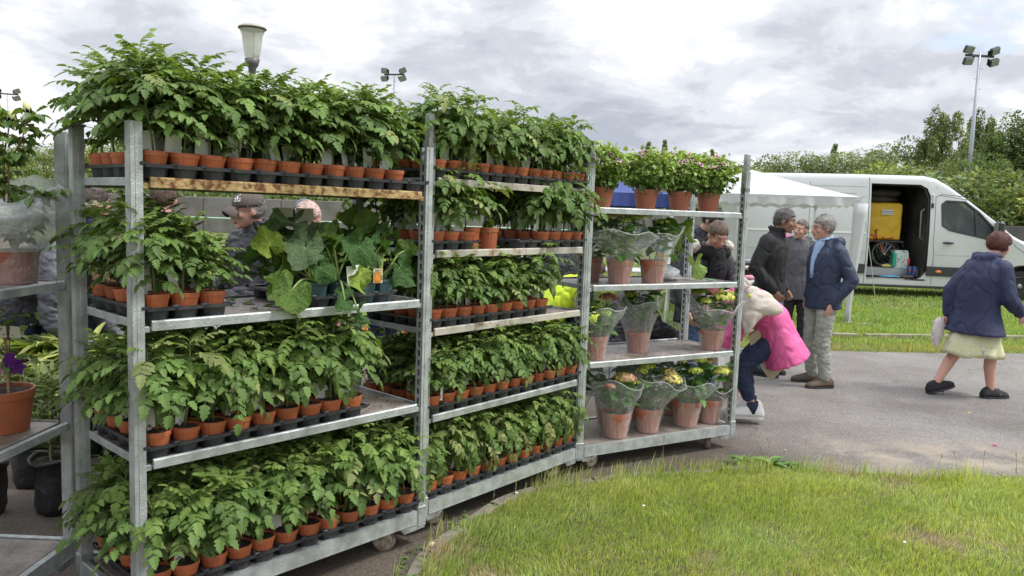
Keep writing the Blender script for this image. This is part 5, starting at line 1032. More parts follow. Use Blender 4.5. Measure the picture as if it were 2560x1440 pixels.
oleander(-2.62, 3.75, .75, 7, 'oleander in a black bag nearest the left picture edge', 2)
oleander(-2.08, 4.15, .78, 8, 'oleander in a black bag seen through the end of the nearest trolley', 3)
oleander(-2.62, 4.2, .72, 6, 'oleander in a low wide black bag behind the clematis pot', 4)
oleander(-1.75, 4.5, .60, 6, 'oleander far behind the nearest trolley corner post', 5)
def sedge(x, y, seed, label, H=.85):
    rg = np.random.default_rng(seed); t = thing('striped_sedge', label, 'potted plant', (x, y, .004), 0, 'tall pots of yellow striped grass'); m = MB(); m.lathe([(.10, 0), (.13, .34), (.14, .36), (.12, .36)], 20); m.build('pot', mat('black_pot', (.02, .02, .022), .5), t)
    n = 240; a = rg.uniform(0, 6.28, n); f = rg.uniform(0, 1, n); P = np.stack([.05 * np.cos(a), .05 * np.sin(a), .36 + .28 * f], 1); V, F, C = scatter(leaf_tpl(6, .065, .2, .9), P, np.stack([np.cos(a), np.sin(a), rg.uniform(.6, 2.0, n)], 1), np.stack([-np.cos(a), -np.sin(a), np.ones(n)], 1), rg.uniform(.22, .40, n) * H, np.where(rg.uniform(0, 1, (n, 1)) < .4, np.array([.42, .45, .16]), np.array([.22, .31, .06])) * rg.uniform(.7, 1.25, (n, 1))); put('foliage', np_mesh('foliage', V, F, M_rl, C), t, kind='stuff')
sedge(-2.62, 4.75, 1, 'yellow striped grass in a tall pot behind the clematis'); sedge(-2.25, 4.75, 2, 'yellow striped grass just left of the nearest trolley rear post'); sedge(-2.0, 5.0, 3, 'yellow striped grass seen through the end of the nearest trolley'); sedge(-2.95, 4.85, 4, 'yellow striped grass nearest the left picture edge')
# marigolds on the ground behind the trolleys
M_mar = mat('marigold', (.85, .25, .02), .6, attr=True)
t = thing('marigold_tray', 'tray of orange marigolds on the ground behind the middle trolley', 'flower tray', (-1.35, 8.4, .004), .05); m = MB(); m.box((0, 0, .04), (.9, .4, .08)); m.build('tray', M_tray, t)
n = 900; P = np.stack([NR.uniform(-.45, .45, n), NR.uniform(-.2, .2, n), NR.uniform(.08, .24, n)], 1); V, F, C = scatter(leaf_tpl(2, .25, .1, .2), P, NR.normal(0, 1, (n, 3)) + [0, 0, .5], NR.normal(0, 1, (n, 3)), NR.uniform(.03, .06, n), np.array([.06, .13, .03]) * NR.uniform(.6, 1.4, (n, 1))); put('foliage', np_mesh('foliage', V, F, M_rl, C), t, kind='stuff')
for k in range(46):
    c = (.72, .20, .012) if R.random() < .7 else (.80, .42, .03); V, F, C = flower_head((R.uniform(-.45, .45), R.uniform(-.2, .2), R.uniform(.24, .30)), .028, c, 500 + k); put('flower_head', np_mesh('flower_head', V, F, M_mar, C), t)
# ------------------------------------------------------------ white van with an open side door
M_vanw = mat('van_white', (.60, .62, .63), .32, spec=.5, coat=.35, col2=(.53, .545, .55), vscale=.9, lo=.35, hi=.7)
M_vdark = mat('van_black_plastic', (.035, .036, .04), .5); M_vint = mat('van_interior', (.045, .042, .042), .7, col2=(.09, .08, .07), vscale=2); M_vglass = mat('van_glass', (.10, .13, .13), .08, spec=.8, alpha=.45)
M_tyre = mat('tyre_rubber', (.025, .025, .027), .8); M_rim = mat('steel_rim', (.33, .34, .35), .4, metal=.5); M_amber = mat('amber_lens', (.75, .22, .03), .3); M_chrome = mat('bright_metal', (.55, .56, .57), .3, metal=.7)
BAKE = bpy.data.scenes.new('bake_room')
def bake(o, mods):
    """apply modifiers, evaluated in a small scene of its own so that it stays quick"""
    for typ, kw in mods:
        m = o.modifiers.new('m', typ)
        for k, v in kw.items(): setattr(m, k, v)
    par = o.parent; o.parent = None; COL.objects.unlink(o); BAKE.collection.objects.link(o); vl = BAKE.view_layers[0]; ex = [kw['object'] for _, kw in mods if kw.get('object')]
    exp = [e.parent for e in ex]
    for e in ex: e.parent = None; COL.objects.unlink(e); BAKE.collection.objects.link(e)
    vl.update(); dg = vl.depsgraph; me = bpy.data.meshes.new_from_object(o.evaluated_get(dg)); o.modifiers.clear(); o.data = me
    BAKE.collection.objects.unlink(o); COL.objects.link(o); o.parent = par
    for e in ex: BAKE.collection.objects.unlink(e); COL.objects.link(e)
    return o
VY = -.08
van = thing('delivery_van', 'white high roofed delivery van with its side door slid open', 'van', (11.17, 17.04 - .04, 0), VY)
# local: x forward (0 at the front axle), y to the far side, z up; near side at y=0
prof = [(-6.15, .42), (-6.2, .9), (-6.2, 2.2), (-6.12, 2.58), (-5.9, 2.67), (-4, 2.70), (-2.15, 2.705), (-1.9, 2.65), (-1.6, 2.48), (-1.26, 2.24), (-.9, 1.97), (-.54, 1.70), (-.24, 1.46), (-.05, 1.36), (.35, 1.25), (.70, 1.08), (.88, .86), (.95, .6), (.93, .34), (.8, .25), (-6.0, .25)]
NV = len(prof); rows = []
for (y, ins, dz) in ((-.0, .10, .0), (-.015, .0, 0), (0, 0, 0)): pass
def topz(x):
    for (x0, z0), (x1, z1) in zip(prof[2:14], prof[3:15]):
        if x0 <= x <= x1: return z0 + (z1 - z0) * (x - x0) / (x1 - x0 + 1e-9)
    xs = [p_[0] for p_ in prof[:18]]; return float(np.interp(x, xs, [p_[1] for p_ in prof[:18]]))
def lean_at(z): k = max(0., (z - 1.30) / 1.4); return .14 * k ** 1.6 + (.02 if z < .6 else 0)
XS = [-6.2, -6.17, -6.1, -5.95, -5.5, -4.9, -4.3, -3.7, -3.3, -2.9, -2.5, -2.15, -2.0, -1.9, -1.75, -1.6, -1.43, -1.26, -1.08, -.9, -.72, -.54, -.39, -.24, -.12, -.05, .15, .35, .53, .70, .80, .88, .93, .95]
rows = []
for x in XS:
    tz = topz(x); bz = .25 if x < .8 else .25 + .1 * (x - .8) / .15; ey = 0.
    if x < -5.95: ey = .05 * ((-5.95 - x) / .25) ** 2
    if x > .0: ey = .32 * (x / .95) ** 3
    sh = .13 if tz > 2.3 else .09
    zs = [bz + (tz - sh - bz) * f for f in (0, .08, .15, .25, .35, .43, .5, .58, .66, .74, .82, .88, .94, 1.)]
    near = [(lean_at(z) + ey, z) for z in zs]; l0 = near[-1][0]
    near += [(l0 + .015, tz - sh * .62), (l0 + .045, tz - sh * .3), (l0 + .10, tz - sh * .08), (l0 + .22, tz + .0), (.7, tz + .012 * (tz > 2.5)), (1.0, tz + .015 * (tz > 2.5))]
    far_ = [(2.0 - y, z) for y, z in near[:-1]][::-1]
    rows.append([(x, y, z) for y, z in near + far_])
mb = MB(); mb.rings(rows); body = mb.build('body', [M_vanw, M_vint, M_vdark], van, smooth=False)
def renorm(me):
    import bmesh
    b_ = bmesh.new(); b_.from_mesh(me); bmesh.ops.recalc_face_normals(b_, faces=b_.faces); b_.to_mesh(me); b_.free()
renorm(body.data)
def cutter(fn):
    c = MB(); fn(c); o = c.build('cutter', [M_vint]); renorm(o.data); o.parent = van; return o
cut = []
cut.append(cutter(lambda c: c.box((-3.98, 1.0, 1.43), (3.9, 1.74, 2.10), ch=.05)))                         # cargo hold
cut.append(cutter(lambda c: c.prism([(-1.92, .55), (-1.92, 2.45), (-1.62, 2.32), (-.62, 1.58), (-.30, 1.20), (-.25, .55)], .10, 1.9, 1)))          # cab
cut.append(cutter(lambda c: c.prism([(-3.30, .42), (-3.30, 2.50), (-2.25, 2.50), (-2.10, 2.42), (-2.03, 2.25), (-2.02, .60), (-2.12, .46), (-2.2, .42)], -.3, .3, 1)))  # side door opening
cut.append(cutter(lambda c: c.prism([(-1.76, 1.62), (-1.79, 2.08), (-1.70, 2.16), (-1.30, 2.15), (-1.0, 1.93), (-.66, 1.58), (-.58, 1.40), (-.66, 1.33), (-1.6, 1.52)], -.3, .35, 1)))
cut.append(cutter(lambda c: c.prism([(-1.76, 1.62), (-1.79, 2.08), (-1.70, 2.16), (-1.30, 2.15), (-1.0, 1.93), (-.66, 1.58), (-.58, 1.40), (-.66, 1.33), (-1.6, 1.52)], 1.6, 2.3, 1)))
cut.append(cutter(lambda c: c.lathe([(.44, -.1), (.44, .32)], 30, M=TR(0, .02, .36) @ Matrix.Rotation(-pi / 2, 4, 'X'))))
cut.append(cutter(lambda c: c.lathe([(.44, -.1), (.44, .32)], 30, M=TR(-4.35, .02, .36) @ Matrix.Rotation(-pi / 2, 4, 'X'))))
cut.append(cutter(lambda c: c.lathe([(.44, -.1), (.44, .32)], 30, M=TR(0, 1.78, .36) @ Matrix.Rotation(-pi / 2, 4, 'X'))))
# windscreen opening
cut.append(cutter(lambda c: c.prism([(-1.62, 2.35), (-.44, 1.50), (-.10, 1.72), (-1.35, 2.60)], .22, 1.78, 1)))
for i in range(0): pass
bake(body, [('BOOLEAN', dict(operation='DIFFERENCE', object=c, solver='EXACT')) for c in cut])
for c in cut: bpy.data.objects.remove(c)
bm_n = [(p_.index) for p_ in body.data.polygons if abs(p_.normal.z) < 2 and p_.material_index == 0]
body.data.polygons.foreach_set('use_smooth', [True] * len(body.data.polygons)); body.data.set_sharp_from_angle(angle=RAD(24))
def vp(name, fn, m_, smooth=False, parent=None, kind=None):
    q = MB(); fn(q); return q.build(name, m_, parent or van, smooth=smooth, kind=kind)
def sidey(z): k = max(0., (z - 1.30) / 1.4); return .14 * k ** 1.6 + (.02 if z < .6 else 0)
def panel_line(name, pts, w=.012, mt=None, out=.004): # thin strip following the near side
    q = MB()
    for (x0, z0), (x1, z1) in zip(pts[:-1], pts[1:]):
        n_ = max(1, int(math.hypot(x1 - x0, z1 - z0) / .18)); d = Vector((x1 - x0, z1 - z0)).normalized() * 1; nx_, nz_ = -d.y * w / 2, d.x * w / 2; ex = d * w * .4
        for k in range(n_):
            a = k / n_; b = (k + 1) / n_; xa, za, xb, zb = x0 + (x1 - x0) * a, z0 + (z1 - z0) * a, x0 + (x1 - x0) * b, z0 + (z1 - z0) * b
            vs = [(x, sidey(z) + o_, z) for o_ in (-out, .01) for x, z in ((xa - nx_, za - nz_), (xb - nx_, zb - nz_), (xb + nx_, zb + nz_), (xa + nx_, za + nz_))]
            q.add(vs, [(0, 1, 2, 3), (0, 4, 5, 1), (1, 5, 6, 2), (2, 6, 7, 3), (3, 7, 4, 0)])
    return q.build(name, mt or M_vdark, van)
M_seam = mat('panel_seam', (.12, .125, .13), .7)
panel_line('seam', [(-1.90, .30), (-1.90, 1.0), (-1.93, 1.2), (-1.92, 2.24), (-1.80, 2.30), (-1.30, 2.27)], .012, M_seam, .0015); panel_line('seam', [(-3.345, .28), (-3.345, 2.62)], .012, M_seam, .0015); panel_line('seam', [(-1.86, 2.28), (-1.25, 2.20)], .010, M_seam, .0015)
for z, x0, x1 in ((2.42, -6.0, -3.4), (2.27, -6.0, -3.6), (2.2, -6.0, -3.4)): panel_line('pressed_line', [(x0, z), (x1, z)], .014, mat('pressed_line_shade', (.40, .42, .44), .5), .003)  # darker strips put the shade of the pressed creases into colour
panel_line('pressed_line', [(-6.1, 1.395), (-3.36, 1.395)], .030, mat('pressed_line_highlight', (.78, .79, .80), .35), .010); panel_line('pressed_line', [(-6.1, .98), (-3.36, .98)], .014, MATS['pressed_line_shade'], .003); panel_line('pressed_line', [(-1.84, .97), (-.5, .97)], .012, MATS['pressed_line_shade'], .003)  # paler strip paints the lit ridge, grey strips the crease shade
panel_line('seam', [(-4.62, .3), (-4.62, 2.5)], .010, M_seam, .0015)
for x0, x1 in ((-6.15, -4.82), (-3.92, -3.36), (-1.96, -.52)): vp('rubbing_strip', lambda q: q.box(((x0 + x1) / 2, -.004, .61), (x1 - x0, .03, .21), ch=.008), M_vdark)
vp('rubbing_strip', lambda q: q.box((-1.98, -.004, .61), (.10, .028, .21), ch=.006), M_vdark)
vp('side_marker', lambda q: q.ell((-1.78, -.026, .60), (.065, .014, .032), 14, 8), M_amber, True)
vp('sill', lambda q: q.box((-2.66, .03, .25), (2.8, .08, .06), ch=.01), M_vdark)
vp('sill', lambda q: q.box((-5.0, .06, .26), (1.8, .08, .06), ch=.01), M_vdark)
# door opening: dark frame, step, rail
vp('door_rail', lambda q: q.box((-2.67, .20, 2.57), (1.36, .05, .09), ch=.01), M_vdark)
vp('door_seal', lambda q: q.tube([(-2.04, .07, .45), (-2.035, .07, 1.3), (-2.045, .13, 2.2), (-2.14, .15, 2.42), (-2.3, .16, 2.49), (-3.28, .16, 2.49)], .02, 6), M_vdark, True)
vp('door_pillar', lambda q: q.box((-1.98, .065, 1.35), (.05, .05, 1.9), ch=.012), M_vanw)
vp('step', lambda q: (q.box((-2.66, .20, .40), (1.26, .36, .04)), ), M_vdark)
vp('step_edge', lambda q: q.box((-2.66, .42, .53), (1.26, .03, .19), ch=.01), mat('step_silver', (.42, .44, .47), .4, metal=.3))
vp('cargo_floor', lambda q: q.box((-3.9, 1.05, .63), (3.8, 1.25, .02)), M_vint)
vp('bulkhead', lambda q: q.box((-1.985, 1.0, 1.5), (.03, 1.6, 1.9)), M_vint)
vp('grab_handle', lambda q: q.tube([(-2.09, .16, 1.30), (-2.16, .16, 1.33), (-2.17, .16, 1.92), (-2.10, .16, 1.97)], .016, 8), mat('handle_grey', (.2, .21, .22), .4), True)
vp('door_latch', lambda q: (q.box((-2.0, .05, .98), (.05, .05, .15), ch=.008), q.box((-1.99, .05, 2.05), (.05, .05, .11), ch=.008), q.box((-2.0, .05, .55), (.05, .05, .10), ch=.008)), M_vdark)
vp('door_handle', lambda q: q.ell((-1.62, -.028, 1.245), (.125, .022, .028), 16, 8), M_vdark, True); vp('door_handle', lambda q: q.ell((-3.58, -.028, 1.265), (.11, .022, .028), 16, 8), M_vdark, True); vp('door_handle', lambda q: q.ell((-3.92, -.028, 1.265), (.05, .022, .03), 16, 8), M_vdark, True)
# cab window: frame, divider, glass, mirror
win = [(-1.76, 1.62), (-1.79, 2.08), (-1.70, 2.16), (-1.30, 2.15), (-1.0, 1.93), (-.66, 1.58), (-.58, 1.40), (-.66, 1.33), (-1.6, 1.52), (-1.76, 1.62)]
panel_line('window_seal', win, .035, M_vdark, .006); panel_line('window_divider', [(-1.07, 1.99), (-1.02, 1.41)], .05, M_vdark, .004)
g_ = MB(); g_.add([(x, sidey(z) + .02, z) for x, z in win[:-1]], [tuple(range(9))]); g_.build('window_glass', M_vglass, van)
g_ = MB(); g_.add([(x, 2.0 - sidey(z) - .02, z) for x, z in win[:-1]], [tuple(range(9))]); g_.build('window_glass', M_vglass, van)
g_ = MB(); g_.add([(-1.50, .20, 2.46), (-.40, .14, 1.62), (-.40, 1.86, 1.62), (-1.50, 1.8, 2.46)], [(0, 1, 2, 3)]); g_.build('windscreen', M_vglass, van)
vp('door_mirror', lambda q: (q.box((-.62, -.13, 1.56), (.16, .20, .40), ch=.05), q.box((-.60, -.03, 1.40), (.12, .12, .10), ch=.02)), M_vdark)
vp('mirror_glass', lambda q: q.box((-.705, -.13, 1.57), (.006, .15, .30)), M_chrome)
vp('dashboard', lambda q: (q.box((-.75, 1.0, 1.18), (.55, 1.5, .3), ch=.08), q.lathe([(.17, 0), (.19, .02), (.17, .04)], 20, cap0=False, cap1=False, M=TR(-1.0, .55, 1.36) @ Matrix.Rotation(-.9, 4, 'Y'))), M_vint)
vp('seat', lambda q: (q.box((-1.55, .52, 1.05), (.5, .5, .16), ch=.05), q.box((-1.75, .52, 1.45), (.14, .48, .7), ch=.05), q.box((-1.75, 1.3, 1.45), (.14, .8, .7), ch=.05)), M_vint)
def crumple_part(name, c, r, m_, seed, parent, amp=.3):
    q = MB(); q.ell((0, 0, 0), r, 16, 10); q.v = [tuple(Vector(p) * (1 + amp * mnoise.noise(Vector(p) / max(r) * 2.4 + Vector((seed, 0, 0))))) for p in q.v]; o = q.build(name, m_, parent, smooth=True); o.location = c; return o
o = crumple_part('hanging_bag', (-1.12, .6, 1.78), (.10, .05, .24), mat('pale_green_plastic', (.35, .45, .40), .4, transl=.3), 3, van)
# wheels
def wheel(x, y):
    w = put('wheel', None, van, (x, y, .345), (-pi / 2, 0, 0)); q = MB(); q.lathe([(.20, -.10), (.30, -.115), (.335, -.10), (.345, -.06), (.345, .06), (.335, .10), (.30, .115), (.20, .10)], 40); q.build('tyre', M_tyre, w, True)
    q = MB(); q.lathe([(.205, .117), (.215, .10), (.20, .05), (.17, .04), (.12, .075), (.06, .08), (.05, .11), (.01, .112)], 32, cap0=False); q.lathe([(.205, -.1), (.2, .05)], 32, cap0=False, cap1=False)
    for k in range(10): a = k * .628; q.box((.145 * cos(a), .145 * sin(a), .058), (.03, .03, .012), 1)
    q.build('rim', [M_rim, M_vdark], w, True)
for x in (0, -4.35): wheel(x, .13).__class__ if False else wheel(x, .15)
wheel(0, 1.85); wheel(-4.35, 1.85)
for q_ in [o for o in van.children if o.name.startswith('wheel')]:
    if q_.location.y < 1: q_.rotation_euler.x = pi / 2
panel_line('arch_lip', [(.44 * cos(a), .36 + .44 * sin(a)) for a in [pi * k / 14 for k in range(15)]], .03, M_vdark, .003)
vp('front_bumper', lambda q: q.box((.86, 1.0, .45), (.2, 1.9, .3), ch=.05), M_vdark); vp('headlight', lambda q: q.ell((.66, .16, .95), (.18, .14, .13), 14, 8), mat('headlamp', (.5, .52, .55), .1, coat=1), True); vp('headlight', lambda q: q.ell((.66, 1.84, .95), (.18, .14, .13), 14, 8), MATS['headlamp'], True)
panel_line('seam', [(-.38, 1.50), (-.2, 1.22), (.1, 1.02), (.6, .98)], .012, M_seam, .0015)
VM = Matrix.Translation((11.17, 17.0, 0)) @ rotz(VY)
def inv(p): q = VM @ Vector(p); return (q.x, q.y, q.z)
# cargo, each a thing of its own
M_yel = mat('yellow_tarp', (.70, .42, .02), .45, col2=(.60, .36, .02), vscale=4, var=.08, bump=1, bscale=6)
t = thing('delivery_box', 'big yellow tarpaulin covered box inside the van above the bicycles', 'box', inv((-2.83, .95, 1.24)), VY)
q = MB(); q.box((0, 0, .43), (.84, .8, .84), ch=.03); nb = q.build('cover', M_yel, t); bake(nb, [('SUBSURF', dict(levels=3, render_levels=3, subdivision_type='SIMPLE'))])
for v in nb.data.vertices: v.co += Vector((1, 1, .6)) * .018 * mnoise.noise(Vector(v.co) * 5) + Vector((0, 0, -.05 * max(0, mnoise.noise(Vector((v.co.x * 3, 1, 1)))) if v.co.z > .7 else 0))
q = MB(); q.box((.08, -.425, .64), (.26, .006, .12), 0); q.box((.08, -.43, .66), (.25, .004, .012), 1); q.box((.08, -.43, .62), (.25, .004, .010), 1); q.build('sticker', [mat('sticker', (.62, .62, .62), .5), M_seam], t)
q = MB(); q.tube([(.0, -.42, .06), (.1, -.44, .04), (.25, -.43, .07)], .015, 6); q.build('strap', mat('red_strap', (.4, .06, .02), .6), t)
q = MB(); q.box((-2.75, .95, 1.20), (1.0, .9, .05), ch=.01); 
t = thing('rolled_blanket', 'dark grey rolled blankets piled above the yellow box in the van', 'blankets', inv((-2.95, .9, 2.10)), VY)
for k, (x, z) in enumerate(((0, .07), (.05, .22))): crumple_part('blanket', (x, 0, z), (.5, .38, .12), mat('blanket_brown', (.055, .045, .04), .9, var=.2), k, t)
t = thing('rack', 'black metal rack under the yellow box in the van', 'rack', inv((-2.85, .95, .64)), VY)
q = MB()
for x in (-.42, .5): q.box((x, .42, .28), (.04, .04, .58)); 
q.build('leg', M_vdark, t, kind='stuff'); q = MB(); q.box((0, .0, .58), (1.0, .9, .03)); q.build('deck', M_vdark, t)
M_frame1 = mat('bike_orange', (.55, .09, .02), .4)
def bicycle(label, x, y, z, rz, fr, rw=.30, seed=0, spoke=None):
    t = thing('bicycle', label, 'bicycle', inv((x, y, z)), VY + rz, 'bicycles stored in the van'); sp = spoke or M_chrome
    for k, wx in enumerate((0, 1.0)):
        w = put('wheel', None, t, (wx, 0, rw), (pi / 2, 0, .0)); q = MB(); n = 32; rr = []
        for i in range(n + 1): a = 2 * pi * i / n; rr.append((rw * cos(a) * .955, rw * sin(a) * .955, 0))
        q.tube(rr, .023, 8); q.build('tyre', M_tyre, w, True); q = MB(); q.tube([(p[0] * .93, p[1] * .93, 0) for p in rr], .009, 6); q.build('rim', sp, w)
        q = MB()
        for i in range(14): a = 2 * pi * i / 14; q.tube([(.02 * cos(a + .5), .02 * sin(a + .5), .015 * (-1) ** i), (rw * .88 * cos(a), rw * .88 * sin(a), 0)], .0025, 3)
        q.tube([(0, 0, -.05), (0, 0, .05)], .018, 8); q.build('spokes', sp, w, kind='stuff')
    R1, F1 = Vector((0, 0, rw)), Vector((1.0, 0, rw)); bb = Vector((.42, 0, rw - .02)); st = Vector((.28, 0, rw + .45)); hd = Vector((.80, 0, rw + .42)); q = MB()
    for a, b, r_ in ((R1, bb, .012), (R1, st, .010), (bb, st, .017), (bb, hd, .020), (st, hd, .018), (hd, F1, .015)): q.tube([a, b], r_, 8)
    q.build('frame', fr, t); q = MB(); q.tube([st, st + Vector((-.03, 0, .12))], .012, 6); q.box(tuple(st + Vector((-.05, 0, .14))), (.24, .12, .05), ch=.02); q.build('saddle', M_vdark, t)
    q = MB(); h0 = hd + Vector((-.02, 0, .12)); q.tube([hd, h0], .014, 6); q.tube([h0 + Vector((-.06, -.27, 0)), h0, h0 + Vector((-.06, .27, 0))], .013, 7); q.build('handlebar', M_vdark, t)
    q = MB(); q.lathe([(.075, -.004), (.08, 0), (.075, .004)], 18, M=TR(.42, -.05, rw - .02) @ Matrix.Rotation(pi / 2, 4, 'X')); q.tube([(.42, -.06, rw - .02), (.5, -.06, rw - .15)], .010, 5); q.build('crank', M_vdark, t)
bicycle('orange framed bicycle, front one of those lying in the open van', -3.75, .55, .64, 0, M_frame1, .29)
bicycle('black bicycle with bright spokes standing behind the orange one in the van', -3.55, .95, .64, .05, M_vdark, .33)
bicycle('bicycle with a grey rimmed wheel at the rear of the pile in the van', -3.33, 1.3, .64, 0, M_vdark, .35)
t = thing('shopping_bag', 'white and green shopping bag standing inside the open van door', 'bag', inv((-2.42, .50, .63)), VY); q = MB(); q.rings([[(x_ * w_ * .17, y_ * .09, z_) for x_, y_ in ((-1, -1), (0, -1.1), (1, -1), (1.05, 0), (1, 1), (0, 1.1), (-1, 1), (-1.05, 0))] for z_, w_ in ((0, .85), (.1, 1.05), (.22, 1.0), (.34, .92), (.40, .8))]); q.build('bag', mat('bag_white', (.62, .66, .66), .4, col2=(.25, .45, .40), vscale=9, lo=.55, hi=.6), t)
for k in range(5): q = MB(); q.box((-.08 + .04 * k, -.103, .14 + .05 * (k % 3)), (.05, .003, .018)); q.build('print_line', [mat('bag_green', (.03, .38, .26), .4), M_seam][k % 2], t)
t = thing('green_bag_side', 'green printed side of the shopping bag inside the van door', 'bag', inv((-2.56, .46, .64)), VY); q = MB(); q.box((0, 0, .17), (.09, .14, .32), ch=.02); q.build('panel', mat('bag_green', (.03, .38, .26), .4), t)
for k, (x, y) in enumerate(((-2.30, .22), (-2.20, .20))):
    t = thing('rubber_boot', 'blue rubber boot on the step of the open van, %s of the pair' % ('left' if k == 0 else 'right'), 'boot', inv((x, y, .42)), VY + pi + .2 * k, 'pair of blue rubber boots'); q = MB(); q.rings([[(.05 * cos(a) + o_, .045 * sin(a), z) for a in [2 * pi * i / 14 for i in range(14)]] for z, o_ in ((.03, .01), (.1, .0), (.16, -.01), (.27, -.012))]); q.box((.045, 0, .045), (.19, .085, .075), ch=.03); q.build('boot', mat('boot_blue', (.03, .055, .16), .35), t, True)
    q = MB(); q.box((-.0, .05, .17), (.03, .004, .04)); q.build('emblem', mat('boot_red', (.5, .05, .05), .5), t)
crumple('glove', inv((-2.72, .42, .63)), (.12, .06, .04), (.55, .5, .15), 'pale yellow gloves on the van floor beside the shopping bag', 'gloves', 5, .7, 0)
crumple('blue_cloth', inv((-2.70, .16, .425)), (.26, .08, .02), (.08, .38, .62), 'bright blue folded cloth on the step of the van', 'cloth', 6, .7, 0)
crumple('brown_shoe', inv((-2.38, .14, .425)), (.14, .05, .03), (.14, .085, .05), 'brown shoes and rag on the van step beside the blue boots', 'shoe', 7, .8, 0)
crumple('bottle_top', inv((-2.25, .42, .66)), (.035, .03, .11), (.65, .06, .06), 'red topped bottle behind the blue rubber boots', 'bottle', 9, .4, 0, amp=.05)

# ------------------------------------------------------------ gazebos
M_tentw = mat('gazebo_white', (.66, .67, .68), .7, transl=.25, var=.03); M_tentb = mat('gazebo_blue', (.045, .075, .26), .65, transl=.15, var=.08, vscale=2); M_tleg = mat('white_leg', (.66, .67, .68), .4)
def gazebo(label, A, ax, ay, zE, zP, val, m_, scal=True, curtains=(), w=3.0, legs=True):
    ax, ay = Vector((*ax, 0)).normalized(), Vector((*ay, 0)).normalized(); A = Vector((*A, 0)); t = thing('gazebo', label, 'gazebo', (A.x, A.y, 0)); O = Vector((0, 0, 0))
    cs = [O, ax * w, ax * w + ay * w, ay * w]; P_ = (ax + ay) * w / 2; mb = MB(); n = 10
    for k in range(4):
        a, b = cs[k], cs[(k + 1) % 4]; vs = []; fs = []
        for i in range(n + 1):
            for j in range(n + 1 - 0):
                f = i / n; q = (a.lerp(b, j / n)).lerp(P_, f); z = zE + (zP - zE) * (f ** 1.12) - .05 * sin(pi * j / n) * (1 - f) * (4 * f) * .5; vs.append((q.x, q.y, z))
        for i in range(n):
            for j in range(n): p = i * (n + 1) + j; fs.append((p, p + 1, p + n + 2, p + n + 1))
        mb.add(vs, fs)
    mb.build('canopy', m_, t, smooth=False)
    for k in range(4):
        a, b = cs[k], cs[(k + 1) % 4]; d = (b - a).normalized(); o_ = d.cross(Vector((0, 0, 1))); n2 = 96; vs = []; fs = []
        for i in range(n2 + 1):
            f = i / n2; q = a.lerp(b, f); wv = .02 * sin(f * 40 + k) + .012 * sin(f * 90); zz = .0 if not scal else .03 * abs(sin(f * pi * 12))
            for h_, o2 in ((0, 0), (.5, .5), (1, 1)): p = q + o_ * (wv * o2 + .004); vs.append((p.x, p.y, zE - (val - zz * 1.2) * h_))
        for i in range(n2):
            for j in range(2): fs.append((i * 3 + j, i * 3 + j + 1, i * 3 + j + 4, i * 3 + j + 3))
        q = MB(); q.add(vs, fs); q.build('valance', m_, t, smooth=True)
        q = MB(); q.box((0, 0, 0), (w - .08, .03, .03)); o = q.build('top_bar', M_tleg, t); mid = (a + b) / 2; o.location = (mid.x * .985 + P_.x * .015, mid.y * .985 + P_.y * .015, zE - .03); o.rotation_euler.z = math.atan2(d.y, d.x)
        q = MB(); ins = (P_ - a) * .03; q.box((0, 0, (zE - .03) / 2), (.035, .035, zE - .03)); q.box((0, 0, .01), (.09, .09, .012)); o = q.build('leg', M_tleg, t); o.location = (a.x + ins.x, a.y + ins.y, 0)
    for (k, w0, w1, lean_) in curtains:   # gathered side cloth tied along a leg
        a = cs[k]; d = (P_ - a).normalized(); rows = []
        for i in range(12):
            f = i / 11; z = (zE - .1) * (1 - f) + .03 * f; ww = w0 * (1 - f) + w1 * f; rows.append([(a.x + ww * .5 * cos(q_) * (1 + .12 * sin(5 * q_)) + lean_[0] * f, a.y + ww * .35 * sin(q_) * (1 + .1 * sin(4 * q_ + 1)) + lean_[1] * f, z) for q_ in [2 * pi * i_ / 22 for i_ in range(22)]])
        q = MB(); q.rings(rows); q.build('side_curtain', m_, t, smooth=True)
    return t
gazebo('white pop-up gazebo with a scalloped valance, standing in front of the van', (5.50, 12.40), (-.99, .15), (.15, .99), 2.02, 2.50, .17, M_tentw, True, [(0, .22, .07, (-.10, 0))])
gazebo('blue pop-up gazebo behind the middle trolley and the pelargoniums', (-.32, 12.9), (1, .02), (-.02, 1), 1.98, 2.45, .22, M_tentb, False)
m = MB(); m.tube([(5.50, 12.38, 1.95), (5.72, 12.40, 1.0), (5.93, 12.44, .01)], .006, 5); m.tube([(5.93, 12.44, .012), (5.6, 12.3, .02), (5.35, 12.35, .012)], .008, 4); o = m.build('guy_rope', mat('rope', (.5, .48, .4), .8)); tag(o, 'thin pale guy rope from the white gazebo corner down to the grass', 'rope')
